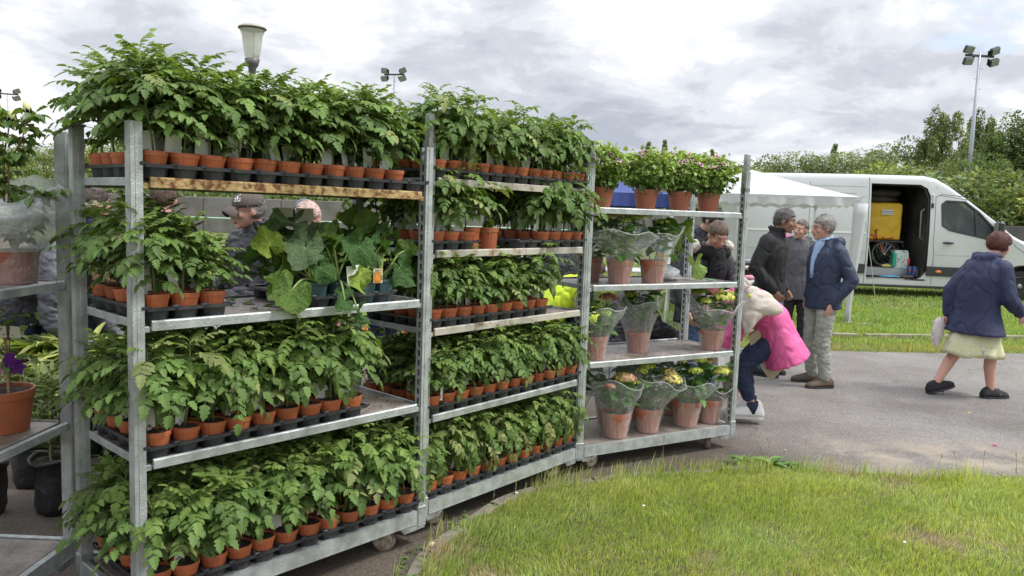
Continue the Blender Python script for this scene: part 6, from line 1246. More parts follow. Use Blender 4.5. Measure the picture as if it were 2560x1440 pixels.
# clothes rail, tables and second-hand clothes
CL = [(.55, .57, .6), (.03, .03, .035), (.55, .08, .2), (.2, .22, .3), (.62, .6, .55), (.06, .08, .2), (.45, .35, .28), (.1, .1, .11), (.65, .3, .4), (.3, .32, .35)]
t = thing('clothes_rail', 'white clothes rail hung with garments under the blue gazebo', 'clothes rail', (-.05, 9.9, 0)); q = MB(); q.tube([(-.95, 0, 0), (-.95, 0, 1.30), (.75, 0, 1.30), (.75, 0, 0)], .016, 8); q.tube([(-.95, -.25, .03), (-.95, .25, .03)], .016, 6); q.tube([(.75, -.25, .03), (.75, .25, .03)], .016, 6); q.build('rail', M_tleg, t)
for k in range(16):
    x = -.85 + k * .1; c = CL[(k * 3) % 10]; g_ = thing('hanging_garment', '%s garment hanging on the white clothes rail, number seen from its left end %s' % (['pale', 'black', 'pink', 'grey', 'cream', 'navy', 'tan', 'charcoal', 'rose', 'slate'][(k * 3) % 10], ORD[k % 12]), 'garment', (-.05 + x, 9.9, 0), 0, 'garments on the clothes rail')
    g_['label'] = '%s garment hanging %s on the white clothes rail' % (['pale', 'black', 'pink', 'grey', 'cream', 'navy', 'tan', 'charcoal', 'rose', 'slate'][(k * 3) % 10], ['at the left end', 'second from left', 'third from left', 'fourth from left', 'fifth from left', 'sixth from left', 'seventh from left', 'eighth from left', 'eighth from right', 'seventh from right', 'sixth from right', 'fifth from right', 'fourth from right', 'third from right', 'second from right', 'at the right end'][k])
    q = MB(); q.rings([[(.035 * cos(a) * (1 + .3 * sin(3 * a + k)) * w_, .20 * sin(a) * w2, z) for a in [2 * pi * i / 12 for i in range(12)]] for z, w_, w2 in ((.55, 1.2, 1.1), (.9, 1.1, 1.0), (1.15, 1, .98), (1.20, .5, .35))]); q.build('garment', mat('cloth%d' % ((k * 3) % 10), c, .9), g_, True); q = MB(); q.tube([(0, 0, 1.19), (0, 0, 1.26), (.0, .03, 1.31), (0, 0, 1.33)], .004, 5); q.build('hanger', M_tleg, g_)
def table(x, y, w, d, h, label, rz=0., m_=None):
    t = thing('folding_table', label, 'table', (x, y, .004), rz); q = MB(); q.box((0, 0, h - .02), (w, d, .04), ch=.01); q.build('tabletop', m_ or M_tleg, t)
    for sx in (-1, 1):
        for sy in (-1, 1): q = MB(); q.tube([(sx * (w / 2 - .1), sy * (d / 2 - .08), 0), (sx * (w / 2 - .12), sy * (d / 2 - .08), h - .04)], .015, 7); q.build('leg', M_tleg, t)
    return t
table(2.85, 11.35, 1.5, .75, .74, 'white folding table piled with second-hand clothes behind the scarfed woman')
table(1.95, 12.6, 1.8, .7, .74, 'white folding table with white legs seen under the middle shelf of the hydrangea trolley')
table(-.35, 8.9, 2.2, .7, .74, 'long folding table of goods behind the middle trolley', 0, mat('table_dark', (.12, .10, .09), .7))
WH = [(2.70, 11.2), (2.98, 11.25), (3.3, 11.15), (2.8, 11.45), (3.1, 11.45), (3.42, 11.35), (2.5, 11.4)]
NM = ['pale', 'black', 'pink', 'grey', 'cream', 'navy', 'tan', 'charcoal', 'rose', 'slate']
for k, (x, y) in enumerate(WH):
    z = .748
    for j in range(4 if k < 6 else 2):
        ci = (k * 4 + j * 3) % 10; q = MB(); q.box((0, 0, 0), (.34, .28, .075), ch=.03); o = q.build('folded_clothes', mat('cloth%d' % ci, CL[ci], .9)); bake(o, [('SUBSURF', dict(levels=2, render_levels=2))])
        for v in o.data.vertices: v.co *= 1 + .16 * mnoise.noise(Vector(v.co) * 9 + Vector((k, j, 0)))
        o.location = (x + R.uniform(-.03, .03), y + R.uniform(-.03, .03), z + .038); o.rotation_euler.z = R.uniform(-.5, .5); z += .068; tag(o, '%s folded garment, %s up in the %s clothes pile on the table' % (NM[ci], ORD[j], ORD[k]), 'clothes', 'folded clothes on the table')
for k in range(14):
    ci = (k * 7) % 10; crumple('table_goods', (-1.3 + k * .15, 8.85 + .1 * (k % 3), .745), (.10, .09, .05 + .03 * (k % 3)), CL[ci], '%s bundle of goods, %s from the left on the long table' % (NM[ci], ORD[k] if k < 12 else ('thirteenth', 'fourteenth')[k - 12]), 'goods', k, .8, 0, 10, 7)
t = thing('timber_hut', 'small sandy brick building far behind the pelargoniums', 'building', (7.2, 46, 0)); q = MB(); q.box((0, 0, 2.0), (5, 3, 4.0)); q.build('wall', mat('sandy_brick', (.42, .31, .19), .9, col2=(.30, .21, .13), vscale=3, var=.3), t)
q = MB(); q.prism([(-2.7, 4.0), (2.7, 4.0), (0, 5.0)], -1.7, 1.7, 1); q.build('roof', mat('hut_roof', (.20, .12, .09), .9), t)
for x in (-1.5, 0, 1.5): q = MB(); q.box((x, -1.52, 2.4), (.8, .06, .9)); q.build('window', M_vdark, t)
# ------------------------------------------------------------ people
def skin(n, c): return mat('skin_' + n, c, .5, var=.07, vscale=14, spec=.4)
SK = dict(fair=skin('fair', (.52, .30, .22)), tan=skin('tan', (.34, .19, .12)), pink=skin('pink', (.60, .33, .26)))
def cloth(n, c, rough=.85, bump=.5, var=.12, sheen=0.): return mat('cloth_' + n, c, rough, var=var, vscale=5, bump=bump, bscale=160, sheen=sheen)
def hairm(n, c, c2): 
    if 'hair_' + n in MATS: return MATS['hair_' + n]
    m = mat('hair_' + n, c, .5, col2=c2, vscale=30, lo=.4, hi=.6, bump=1, bscale=120, spec=.4)
    t = [q for q in m.node_tree.nodes if q.type == 'TEX_COORD'][0]; mp = N(m.node_tree, 'ShaderNodeMapping'); mp.inputs['Scale'].default_value = (1, .25, .6)
    for l in list(m.node_tree.links):
        if l.from_node == t: m.node_tree.links.new(mp.outputs[0], l.to_socket)
    m.node_tree.links.new(t.outputs['Object'], mp.inputs[0]); return m
def wrinkle(me, amp, sc, seed=0, aniso=(1, 1, 1)):
    data = [(v.co.copy(), v.normal.copy()) for v in me.vertices]; out_ = []
    for co, no in data:
        p = Vector((co.x * sc * aniso[0], co.y * sc * aniso[1], co.z * sc * aniso[2])) + Vector((seed, 0, 0)); k = mnoise.noise(p) ; r_ = 1 - abs(mnoise.noise(p * 1.9 + Vector((7, 3, 1)))) * 2
        c_ = max(0, 1 - abs(mnoise.noise(p * 1.15 + Vector((17, 5, 9)))) * 7); q_ = co + no * amp * (k * .8 + r_ * .35 - c_ * 1.0); out_ += [q_.x, q_.y, q_.z]
    me.vertices.foreach_set('co', out_); me.update()
def fuse(mb, name, m_, parent, vox, smooth=3, amp=0., sc=9., seed=0, aniso=(1, 1, 1)):
    o = mb.build(name, m_, parent, smooth=True)
    bake(o, [('REMESH', dict(mode='VOXEL', voxel_size=vox)), ('SMOOTH', dict(factor=.5, iterations=smooth))])
    o.data.materials.clear(); o.data.materials.append(m_)
    if amp: wrinkle(o.data, amp, sc, seed, aniso)
    o.data.polygons.foreach_set('use_smooth', [True] * len(o.data.polygons)); return o
def torso(mb, pts, side=Vector((1, 0, 0)), n=20, sq=.0):
    """pts: (centre, half width, half depth) along the spine"""
    P_ = [Vector(p[0]) for p in pts]; rows = []
    for i, (c, rx, ry) in enumerate(pts):
        t = (P_[min(i + 1, len(P_) - 1)] - P_[max(i - 1, 0)]).normalized(); s_ = (side - t * side.dot(t)).normalized(); f = t.cross(s_)
        rows.append([P_[i] + s_ * rx * cos(a) + f * ry * sin(a) for a in [2 * pi * k / n for k in range(n)]])
    mb.rings(rows)
def limb(mb, pts, rad, n=12):
    P_ = [Vector(p) for p in pts]; Q, Rr = [], []
    for i in range(len(P_) - 1):
        for k in range(4): f = k / 4; Q.append(P_[i].lerp(P_[i + 1], f)); Rr.append(rad[i] * (1 - f) + rad[i + 1] * f)
    Q.append(P_[-1]); Rr.append(rad[-1]); mb.tube(Q, Rr, n)
    for p, r in zip(P_, rad): mb.ell(p, (r * .99,) * 3, 12, 8)
def hand(mb, w, d, palm, curl=.5, thumb=1):
    """palm and five bent fingers from the wrist w, pointing along d, palm facing `palm`"""
    w = Vector(w); d = Vector(d).normalized(); pn = Vector(palm); pn = (pn - d * pn.dot(d)).normalized(); s_ = d.cross(pn)
    mb.tube([w - d * .02, w + d * .03, w + d * .085], [.024, .033, .036], 10, flat=.55) if False else None
    rows = []
    for q, a, b in ((-.015, .026, .021), (.02, .032, .020), (.06, .040, .016), (.088, .038, .013)): rows.append([w + d * q + s_ * a * cos(t) + pn * b * sin(t) for t in [2 * pi * k / 12 for k in range(12)]])
    mb.rings(rows)
    for k, (o_, l) in enumerate(((-.030, .062), (-.010, .074), (.010, .070), (.029, .055))):
        p = w + d * .078 + s_ * o_; dd = d.copy(); pts = [p]
        for j in range(3): dd = (dd * cos(curl * .75) + pn * sin(curl * .75)).normalized(); dd2 = dd; p = p + dd * l * (.45, .32, .23)[j]; pts.append(p)
        mb.tube(pts, [.0105, .010, .009, .0075], 7)
    p = w + d * .02 - s_ * .026 * thumb; dd = (d * .75 - s_ * .65 * thumb + pn * .3).normalized(); mb.tube([p, p + dd * .035, p + dd * .055 + d * .012, p + dd * .062 + d * .03], [.014, .0125, .011, .009], 7)
def head_parts(t, bodymb, c, yaw, pitch, s, spec, roll=0.):
    """adds skull, face, nose and ears to the body mesh, and eyes, brows, lips, hair as children"""
    M_ = Matrix.Translation(c) @ rotz(yaw) @ Matrix.Rotation(pitch, 4, 'X') @ Matrix.Rotation(roll, 4, 'Y') @ Matrix.Scale(s, 4)
    b = bodymb
    b.ell((0, .014, .025), (.076, .096, .094), 20, 14, M=M_); b.ell((0, -.016, -.018), (.064, .076, .092), 20, 14, M=M_); b.ell((0, -.034, -.072), (.046, .052, .040), 16, 10, M=M_)
    b.ell((0, -.073, .032), (.048, .020, .014), 14, 8, M=M_); b.ell((0, -.083, -.058), (.026, .016, .018), 12, 8, M=M_); b.ell((0, -.074, -.098), (.024, .018, .016), 12, 8, M=M_)
    for sx in (-1, 1):
        b.ell((sx * .040, -.062, -.022), (.024, .022, .024), 12, 8, M=M_); b.ell((sx * .078, .012, -.008), (.010, .020, .032), 12, 8, M=M_ @ TR(0, 0, 0)); b.ell((sx * .011, -.104, -.036), (.010, .011, .009), 8, 6, M=M_)
    b.tube([(0, -.084, .026), (0, -.098, .0), (0, -.113, -.026), (0, -.104, -.040)], [.009, .011, .0145, .009], 9, M=M_)
    def sub(name, fn, m_, sm=True):
        q = MB(); fn(q); q.v = [tuple(M_ @ Vector(p)) for p in q.v]; return q.build(name, m_, t, smooth=sm)
    if not spec.get('closed'):
        for sx in (-1, 1):
            e = sub('eye', lambda q: q.ell((sx * .031, -.0785, .004), (.0125, .0075, .0048), 12, 8), mat('eye_white', (.62, .58, .54), .3)); 
            q = MB(); q.ell((sx * .031 - .001, -.0850, .004), (.0056, .003, .0044), 10, 6); q.v = [tuple(M_ @ Vector(p)) for p in q.v]; q.build('iris', mat('iris_dark', (.05, .035, .025), .2), e)
    for sx in (-1, 1): sub('eyebrow', lambda q: q.tube([(sx * .014, -.094, .028), (sx * .030, -.094, .033), (sx * .048, -.082, .027)], [.004, .0045, .0025], 6), spec.get('brow') or spec['hairm'])
    sub('lips', lambda q: (q.tube([(-.024, -.088, -.063), (-.010, -.0985, -.060), (0, -.1, -.062), (.010, -.0985, -.060), (.024, -.088, -.063)], [.002, .0045, .0042, .0045, .002], 6), q.tube([(-.020, -.088, -.067), (0, -.0985, -.069), (.020, -.088, -.067)], [.002, .0055, .002], 6)), mat('lips_' + spec['skin'], tuple(np.array(SK[spec['skin']].node_tree.nodes['RGB'].outputs[0].default_value[:3]) * np.array([.78, .66, .68])), .5))
    st = spec['hair']
    if st == 'bald': pass
    else:
        q = MB(); q.ell((0, .016, .030), (.086, .107, .102), 40, 28); nv = []
        rg = random.Random(spec.get('seed', 1))
        for p in q.v:
            v = Vector(p); x, y, z = v; ax_ = abs(x)
            if st == 'short': line = .062 if y < -.055 else (.030 if y < -.02 else (-.004 if y < .03 else -.062)); hid = z < line and not (y < -.0 and y > -.035 and ax_ > .07 and z > -.03)
            elif st == 'bob': line = .058 if y < -.06 else (.02 if y < -.045 else -.085); hid = z < line
            elif st == 'thin': line = .078 if y < -.04 else (.03 if y < .0 else -.05); hid = z < line
            elif st == 'pulled': line = .060 if y < -.05 else (.012 if y < .0 else -.06); hid = z < line
            elif st == 'rim': hid = not (y > .02 and -.06 < z < .035)
            else: hid = False
            k = 1 + .05 * mnoise.noise(v * 28 + Vector((rg.random() * 0 + spec.get('seed', 1), 0, 0))) + spec.get('vol', 0.) * (1 if z > -.04 else .6) + (.06 * mnoise.noise(v * 60) if st in ('short', 'bob') else 0)
            v2 = (v - Vector((0, .016, .03))) * (k if not hid else .80) + Vector((0, .016, .03)); nv.append(tuple(M_ @ v2))
        q.v = nv
        if st in ('short', 'bob', 'thin', 'pulled', 'rim'):
            n_ = 900; c0 = M_ @ Vector((0, .016, .03)); zax = (M_.to_3x3() @ Vector((0, 0, 1))).normalized(); yax = (M_.to_3x3() @ Vector((0, 1, 0))).normalized(); far_v = [Vector(p) for p in nv if (Vector(p) - c0).length > .0815 * s]
            tp, tf = leaf_tpl(2, .06, .1, .12)
            for _ in range(n_ if far_v else 0):
                p = rg.choice(far_v); nn_ = (p - c0).normalized(); d = (-zax * (.9 if st != 'short' else .5) + yax * (.35 if st != 'short' else -.2) + Vector((rg.uniform(-.5, .5), rg.uniform(-.5, .5), rg.uniform(-.5, .5)))); d = (d - nn_ * d.dot(nn_) * .9 + nn_ * (.10 if st != 'short' else .25)).normalized(); b_ = nn_.cross(d).normalized(); u_ = d.cross(b_); L_ = rg.uniform(.018, .034) * s * (1.25 if st == 'bob' else .9)
                p = p + nn_ * .001 + Vector((rg.uniform(-.006, .006), rg.uniform(-.006, .006), rg.uniform(-.006, .006)))
                q.add([p + (d * x + b_ * y + u_ * z) * L_ for x, y, z in tp], [tuple(f_) for f_ in tf.tolist()])
        q.build('hair', spec['hairm'], t, smooth=True)
    if st == 'pulled':
        sub('hair_bun', lambda q: (q.ell((0, .122, .0), (.035, .03, .035), 12, 8), q.tube([(0, .13, -.0), (.01, .14, -.06), (0, .12, -.13)], [.025, .022, .008], 8)), spec['hairm'])
    if spec.get('glasses'):
        gm = spec['glasses']
        for sx in (-1, 1):
            sub('glasses_rim', lambda q: q.tube([(sx * (.032 + .021 * cos(a)), -.100 + .012 * abs(cos(a)) * (1 if sx * cos(a) > 0 else 0) , .004 + .016 * sin(a)) for a in [2 * pi * k / 14 for k in range(15)]], .0016, 5), gm[0]); sub('glasses_arm', lambda q: q.tube([(sx * .053, -.092, .010), (sx * .079, -.03, .010), (sx * .083, .02, .004)], .0018, 5), gm[0])
            if gm[1]: sub('lens', lambda q: q.ell((sx * .032, -.099, .004), (.021, .004, .017), 14, 8), gm[1])
        sub('glasses_bridge', lambda q: q.tube([(-.012, -.102, .010), (0, -.106, .012), (.012, -.102, .010)], .0016, 5), gm[0])
    if spec.get('cap'):
        cm = spec['cap']
        def dome(q):
            q.ell((0, .012, .045), (.090, .108, .088), 30, 18); q.v = [(x, y, max(z, .030 - .1 * (y - .012) * .2)) for x, y, z in q.v]
        cp = sub('cap', dome, cm)
        def brim(q):
            rows = []
            for k in range(7):
                f = k / 6; rows.append([(.074 * sin(a) * (1 + .06 * f), -.075 - .068 * f * cos(a) ** .7 - .02 * cos(a), .042 - .030 * f * f - .05 * (sin(a) ** 2) + o_) for o_ in (0, .004) for a in ([-1.35 + 2.7 * i / 14 for i in range(15)] if o_ == 0 else [1.35 - 2.7 * i / 14 for i in range(15)])])
            q.rings(rows)
        b_ = sub('cap_brim', brim, cm); sub('cap_button', lambda q: q.ell((0, .012, .134), (.008, .008, .004), 8, 6), cm)
        # three slanted bars over a word line, as printed on the cap
        def logo(q):
            for k, (x0, h_) in enumerate(((-.018, .012), (-.004, .020), (.010, .028))):
                q.add([(x0 - .004, 0, 0), (x0 + .005, 0, 0), (x0 + .005 - h_ * .45, 0, h_), (x0 - .004 - h_ * .28, 0, h_ * .82)], [(0, 1, 2, 3)])
            q.add([(-.022, 0, -.010), (.016, 0, -.010), (.016, 0, -.004), (-.022, 0, -.004)], [(0, 1, 2, 3)])
        q = MB(); logo(q); lv = []
        for x, y, z in q.v:
            zz_ = .082 + z * 1.25; kk = math.sqrt(max(.01, 1 - ((zz_ - .045) / .088) ** 2)) * 1.03; az_ = .62 + x * 1.3 / .095; lv.append(tuple(M_ @ Vector((.090 * kk * sin(az_), .012 - .108 * kk * cos(az_), zz_))))
        q.v = lv; q.build('cap_logo', mat('cap_logo_white', (.7, .7, .68), .6), t)
    return M_
def person(label, loc, yaw, H=1.7, skin='fair', hair='short', hairc=('brown', (.06, .035, .02), (.10, .06, .035)), spine=None, head=(0, 0), headoff=None, arms=None, legs=None, jacket=None, hem=.50, jw=1., trousers=None, shoes=None, vox=.0115, seed=1, hands=(False, False), extra=None, roll=0., face=None, puffy=False, skirt=None, sole=None, hood=None, collar=None, socks=None, headsc=1.0, crop=.96, bare=False, hemw=1.0, handpose=None):
    k = H / 1.72; t = thing('person', label, 'person', (loc[0], loc[1], .004), yaw)
    sp = spine or [(0, .0, .90), (0, .005, 1.05), (0, .01, 1.25), (0, .015, 1.42), (0, .01, 1.50)]; sp = [Vector(p) * k for p in sp]
    hc = Vector(headoff or (0, -.02, 1.615)) * k
    body = MB(); spec = dict(hair=hair, hairm=hairm(*hairc), skin=skin, seed=seed); spec.update(face or {})
    head_parts(t, body, hc, head[0], head[1], headsc * k, spec, roll)
    nb = sp[3].lerp(sp[4], .6); body.tube([nb, nb.lerp(hc, .5), hc], [.062 * k, .055 * k, .055 * k], 12)
    torso(body, [(sp[0] - (sp[1] - sp[0]) * .4, .13 * k, .09 * k), (sp[0], .155 * k, .105 * k), (sp[1], .13 * k, .09 * k), (sp[2], .15 * k, .10 * k), (sp[3], .13 * k, .08 * k), (sp[4], .06 * k, .06 * k)])
    up_ = (sp[3] - sp[2]).normalized()
    A = arms or [((-.17, .01, 1.40), (-.225, .03, 1.12), (-.20, -.06, .88)), ((.17, .01, 1.40), (.225, .03, 1.12), (.20, -.06, .88))]
    A = [[Vector(p) * k for p in a] for a in A]
    Lg = legs or [((-.09, 0, .88), (-.10, -.01, .48), (-.105, .02, .09)), ((.09, 0, .88), (.10, -.01, .48), (.105, .02, .09))]
    Lg = [[Vector(p) * k for p in a] for a in Lg]
    for i, a in enumerate(A):
        limb(body, a, [.045 * k, .038 * k, .026 * k]); d = (a[2] - a[1]).normalized(); hp = (handpose or {}).get(i)
        hand(body, a[2] + d * .01, hp[0] if hp else d, hp[1] if hp else (1 if i == 0 else -1, 0, 0), hp[2] if hp else .5, 1 if i == 0 else -1)
    for a in Lg:
        limb(body, [a[0], a[1], a[1].lerp(a[2], .35) + Vector((0, .012, 0)), a[2]], [.085 * k, .055 * k, .057 * k, .036 * k] if bare else [.075 * k, .05 * k, .048 * k, .035 * k]); body.ell(a[2] + Vector((0, -.02, -.03)) * k, (.030 * k, .05 * k, .03 * k), 12, 8)
    fuse(body, 'body', SK[skin], t, .0085, 2)
    if jacket:
        J = MB(); g_ = (1.10 if puffy else 1.0) * jw; hz = hem; d0 = (sp[0] - sp[1]).normalized(); low = sp[0] + d0 * (.90 - hz * 0 - hem) * k if hem < .9 else sp[0]
        low = sp[0] + d0 * max(0., (.90 - hem)) * k if hem < 1 else sp[0]
        tp = [(low, .205 * k * g_ * hemw, .145 * k * g_ * hemw), (sp[0], .20 * k * g_, .142 * k * g_), (sp[1], .185 * k * g_, .135 * k * g_), (sp[2], .205 * k * g_, .138 * k * g_), (sp[2].lerp(sp[3], .6), .20 * k * g_, .125 * k * g_), (sp[3], .165 * k * g_, .10 * k * g_), (sp[3].lerp(sp[4], .5), .105 * k * g_, .082 * k * g_), (sp[4] + (sp[4] - sp[3]).normalized() * .01 * k, .082 * k, .078 * k)]
        torso(J, tp, n=24)
        for i, a in enumerate(A):
            we = a[2] - (a[2] - a[1]).normalized() * .01; limb(J, [a[0], a[0].lerp(a[1], .5), a[1], a[1].lerp(we, .55), we], [.078 * k * g_, .070 * k * g_, .064 * k * g_, .056 * k * g_, .045 * k * g_], 14)
        if hood:
            c0 = sp[4] + Vector((0, .045, -.02)) * k; pts = [c0 + Vector((.115 * cos(a), .075 * sin(a) - .0, .02 * cos(2 * a) + (.0 if sin(a) > 0 else -.06))) * k for a in [pi * -.35 + pi * 1.7 * i / 14 for i in range(15)]]
            J.tube(pts, [.030 * k + .028 * k * max(0, sin(pi * i / 14)) for i in range(15)], 10)
            if hood == 'big': J.ell(c0 + Vector((0, .06, -.06)) * k, (.115 * k, .07 * k, .09 * k), 14, 10)
        if collar: J.tube([sp[4] + Vector((.080 * cos(a), .078 * sin(a) + .01, .03 + .012 * sin(a))) * k for a in [pi * -.40 + pi * 1.8 * i / 14 for i in range(15)]], .022 * k, 8)
        jo = fuse(J, 'jacket', jacket, t, vox, 2, .012 if puffy else .0085, 7 if not puffy else 9, seed, (1, 1, 2.8) if puffy else (1.25, 1.25, .75))
    if trousers:
        T_ = MB(); torso(T_, [(sp[0] + (sp[1] - sp[0]) * .3, .155 * k, .115 * k), (sp[0], .165 * k, .122 * k), (sp[0] - (sp[1] - sp[0]).normalized() * .08 * k, .155 * k, .115 * k)], n=18)
        for a in Lg: limb(T_, [a[0], a[0].lerp(a[1], .5), a[1], a[1].lerp(a[2], .55), a[1].lerp(a[2], crop)], [.105 * k, .092 * k, .073 * k, .066 * k, .058 * k], 14)
        fuse(T_, 'trousers', trousers, t, vox, 2, .0095, 11, seed + 5, (1, 1, 2.2))
    if shoes:
        for i, a in enumerate(Lg):
            an = a[2]; s_ = MB(); fd = (extra or {}).get('toe', [(0, -1), (0, -1)])[i]; ang = math.atan2(fd[0], -fd[1]); hz = an.z - .09 * k; tilt = (extra or {}).get('heel', [0, 0])[i]
            Ms = Matrix.Translation((an.x, an.y, max(0., hz))) @ rotz(ang) @ Matrix.Rotation(tilt, 4, 'X')
            s_.rings([[(x_ * w_, y_, z_ * h_ + .012) for x_, z_ in [(cos(q), sin(q)) for q in [pi * j / 9 for j in range(10)]]] for y_, w_, h_ in ((.095, .028, .05), (.080, .042, .088), (.03, .047, .108), (-.02, .049, .100), (-.07, .052, .080), (-.13, .053, .060), (-.175, .040, .046), (-.20, .020, .026))], M=Ms)
            sh = s_.build('shoe', shoes, t, smooth=True); bake(sh, [('SUBSURF', dict(levels=1, render_levels=1))])
            so_ = MB(); ol = [(.030, .088), (.046, .05), (.042, 0), (.048, -.06), (.049, -.13), (.034, -.185), (0, -.198), (-.034, -.185), (-.049, -.13), (-.048, -.06), (-.042, 0), (-.046, .05), (-.030, .088)]; so_.prism(ol, -.002, .020, 2, M=Ms); so_.build('sole', sole or M_vdark, sh)
            if socks: q = MB(); q.tube([an + Vector((0, 0, -.04)), an + Vector((0, 0, .055))], [.052 * k, .050 * k], 14); q.build('sock', socks, t, smooth=True)
    return t
NAVY = cloth('navy', (.022, .036, .075), .6); BLACK = cloth('black', (.016, .016, .018), .8); BLACKP = mat('black_puffer', (.025, .025, .032), .42, var=.15, vscale=6, bump=.5, bscale=80); GREYJ = cloth('grey_jacket', (.085, .085, .095), .75)
JEANS = cloth('jeans', (.095, .17, .30), .85, var=.3); DJEANS = cloth('dark_jeans', (.018, .032, .075), .85, var=.25); STONE = cloth('stone_jeans', (.33, .34, .29), .85, var=.2); PINK = mat('pink_anorak', (.70, .11, .32), .5, var=.06, vscale=4, bump=.6, bscale=60); BLUEJ = cloth('royal_navy', (.018, .026, .075), .65)
BROWNSH = mat('brown_leather', (.085, .055, .035), .6, var=.2); GREYH = ('grey', (.30, .28, .25), (.16, .15, .14)); DKH = ('dark_grey', (.055, .052, .05), (.16, .15, .15)); 
M_gfr = mat('glasses_frame', (.08, .02, .025), .3); M_glens = mat('dark_lens', (.02, .012, .01), .08, spec=.8)
# man in the navy anorak, hands in pockets, in profile
p = person('man in navy anorak and stone jeans with grey hair and glasses, hands in pockets', (3.03, 7.55), RAD(-76), 1.66, 'fair', 'short', GREYH, head=(RAD(-10), .06), headoff=(0, -.045, 1.60), seed=3,
    spine=[(0, .01, .90), (0, .0, 1.05), (0, .005, 1.25), (0, .02, 1.40), (0, .01, 1.48)], arms=[((-.17, .03, 1.37), (-.26, .13, 1.12), (-.20, -.02, .90)), ((.17, .03, 1.37), (.26, .14, 1.10), (.20, -.02, .87))], handpose={0: ((.1, -.2, -1), (1, 0, 0), .3), 1: ((-.1, -.2, -1), (-1, 0, 0), .3)},
    jacket=NAVY, hem=.80, jw=1.06, hood='big', trousers=STONE, shoes=BROWNSH, legs=[((-.09, 0, .88), (-.11, -.02, .48), (-.13, .04, .09)), ((.09, 0, .88), (.10, -.03, .48), (.13, .01, .09))], face=dict(glasses=(M_gfr, None), vol=.03), extra=dict(toe=[(-.4, -1), (-.05, -1)]))
q = MB(); torso(q, [((.01, -.075, 1.06), .026, .082), ((.01, -.072, 1.14), .034, .088), ((.01, -.064, 1.25), .040, .09), ((.005, -.047, 1.36), .044, .075), ((0, -.03, 1.43), .058, .055)]); q.build('shirt', cloth('shirt_blue', (.30, .42, .62)), p, smooth=True)
q = MB(); q.tube([Vector(((.060 * cos(a)), .062 * sin(a) - .012, 1.452 + .022 * sin(a))) for a in [2 * pi * i / 18 for i in range(19)]], .012, 8, flat=1.6); q.build('collar', MATS['cloth_shirt_blue'], p, smooth=True)
# man in the black jacket
p = person('man in black jacket and blue jeans with short greying hair, hand in pocket', (2.68, 8.0), RAD(52), 1.72, 'tan', 'short', DKH, head=(RAD(14), .16), headoff=(.0, -.10, 1.60), seed=4, spine=[(0, .02, .90), (0, .02, 1.05), (0, .005, 1.25), (0, -.01, 1.42), (0, -.04, 1.49)],
    arms=[((-.18, .0, 1.39), (-.28, .08, 1.12), (-.20, -.10, .90)), ((.18, 0, 1.39), (.27, .10, 1.12), (.19, -.08, .89))], jacket=BLACK, hem=.86, jw=1.06, collar=True, trousers=JEANS, shoes=BLACK)
q = MB(); torso(q, [((0, -.10, 1.50), .05, .035), ((0, -.085, 1.545), .055, .045)]); 
# man in the grey anorak half hidden between the two
person('smiling man in grey anorak and black trousers, half hidden between the two standing men', (3.42, 9.3), RAD(-18), 1.60, 'fair', 'thin', ('brown_grey', (.10, .08, .065), (.2, .17, .15)), head=(RAD(-30), 0), roll=.15, seed=5, jacket=GREYJ, hem=.72, jw=1.1, hood='big', trousers=BLACK, shoes=BLACK)
person('person in pink top with navy hood behind the man in black', (3.55, 10.4), RAD(30), 1.66, 'fair', 'bob', ('navy_hair', (.02, .025, .05), (.03, .03, .06)), seed=6, jacket=cloth('pink_top', (.70, .10, .28)), hem=.75, trousers=DJEANS, shoes=BLACK)
# walking woman
SKIRT = mat('floral_skirt', (.56, .57, .36), .85, var=.08, vscale=9)
def floral():
    nt = SKIRT.node_tree; pr_ = [n for n in nt.nodes if n.type == 'BSDF_PRINCIPLED'][0]; t = [n for n in nt.nodes if n.type == 'TEX_COORD'][0]; c = pr_.inputs['Base Color'].links[0].from_socket
    for sc_, off, col, lo in ((26, 0, (.62, .28, .16), .30), (34, 3, (.16, .22, .34), .27), (20, 7, (.66, .60, .10), .30), (30, 11, (.30, .16, .10), .22)):
        mp = N(nt, 'ShaderNodeMapping'); mp.inputs['Location'].default_value = (off, off, off); mp.inputs['Scale'].default_value = (1, 1, .7); nw = N(nt, 'ShaderNodeTexNoise', inp={'Scale': 16. + off, 'Detail': 3}); nt.links.new(t.outputs['Object'], nw.inputs[0]); vw = N(nt, 'ShaderNodeVectorMath', operation='MULTIPLY_ADD'); nt.links.new(nw.outputs['Color'], vw.inputs[0]); vw.inputs[1].default_value = (.11, .11, .11); nt.links.new(t.outputs['Object'], vw.inputs[2]); nt.links.new(vw.outputs[0], mp.inputs[0]); v = N(nt, 'ShaderNodeTexVoronoi', inp={'Scale': sc_}); nt.links.new(mp.outputs[0], v.inputs[0])
        n2 = N(nt, 'ShaderNodeTexNoise', inp={'Scale': 11., 'Detail': 2}); nt.links.new(mp.outputs[0], n2.inputs[0])
        f = math_(nt, 'MULTIPLY', ramp(nt, v.outputs['Distance'], [(lo - .06, (1, 1, 1)), (lo + .04, (0, 0, 0))]), ramp(nt, n2.outputs[0], [(.50, (0, 0, 0)), (.56, (.8, .8, .8))])); m_ = N(nt, 'ShaderNodeMix', data_type='RGBA'); nt.links.new(f, m_.inputs[0]); nt.links.new(c, m_.inputs[6]); m_.inputs[7].default_value = (*col, 1); c = m_.outputs[2]
    nt.links.new(c, pr_.inputs['Base Color'])
floral()
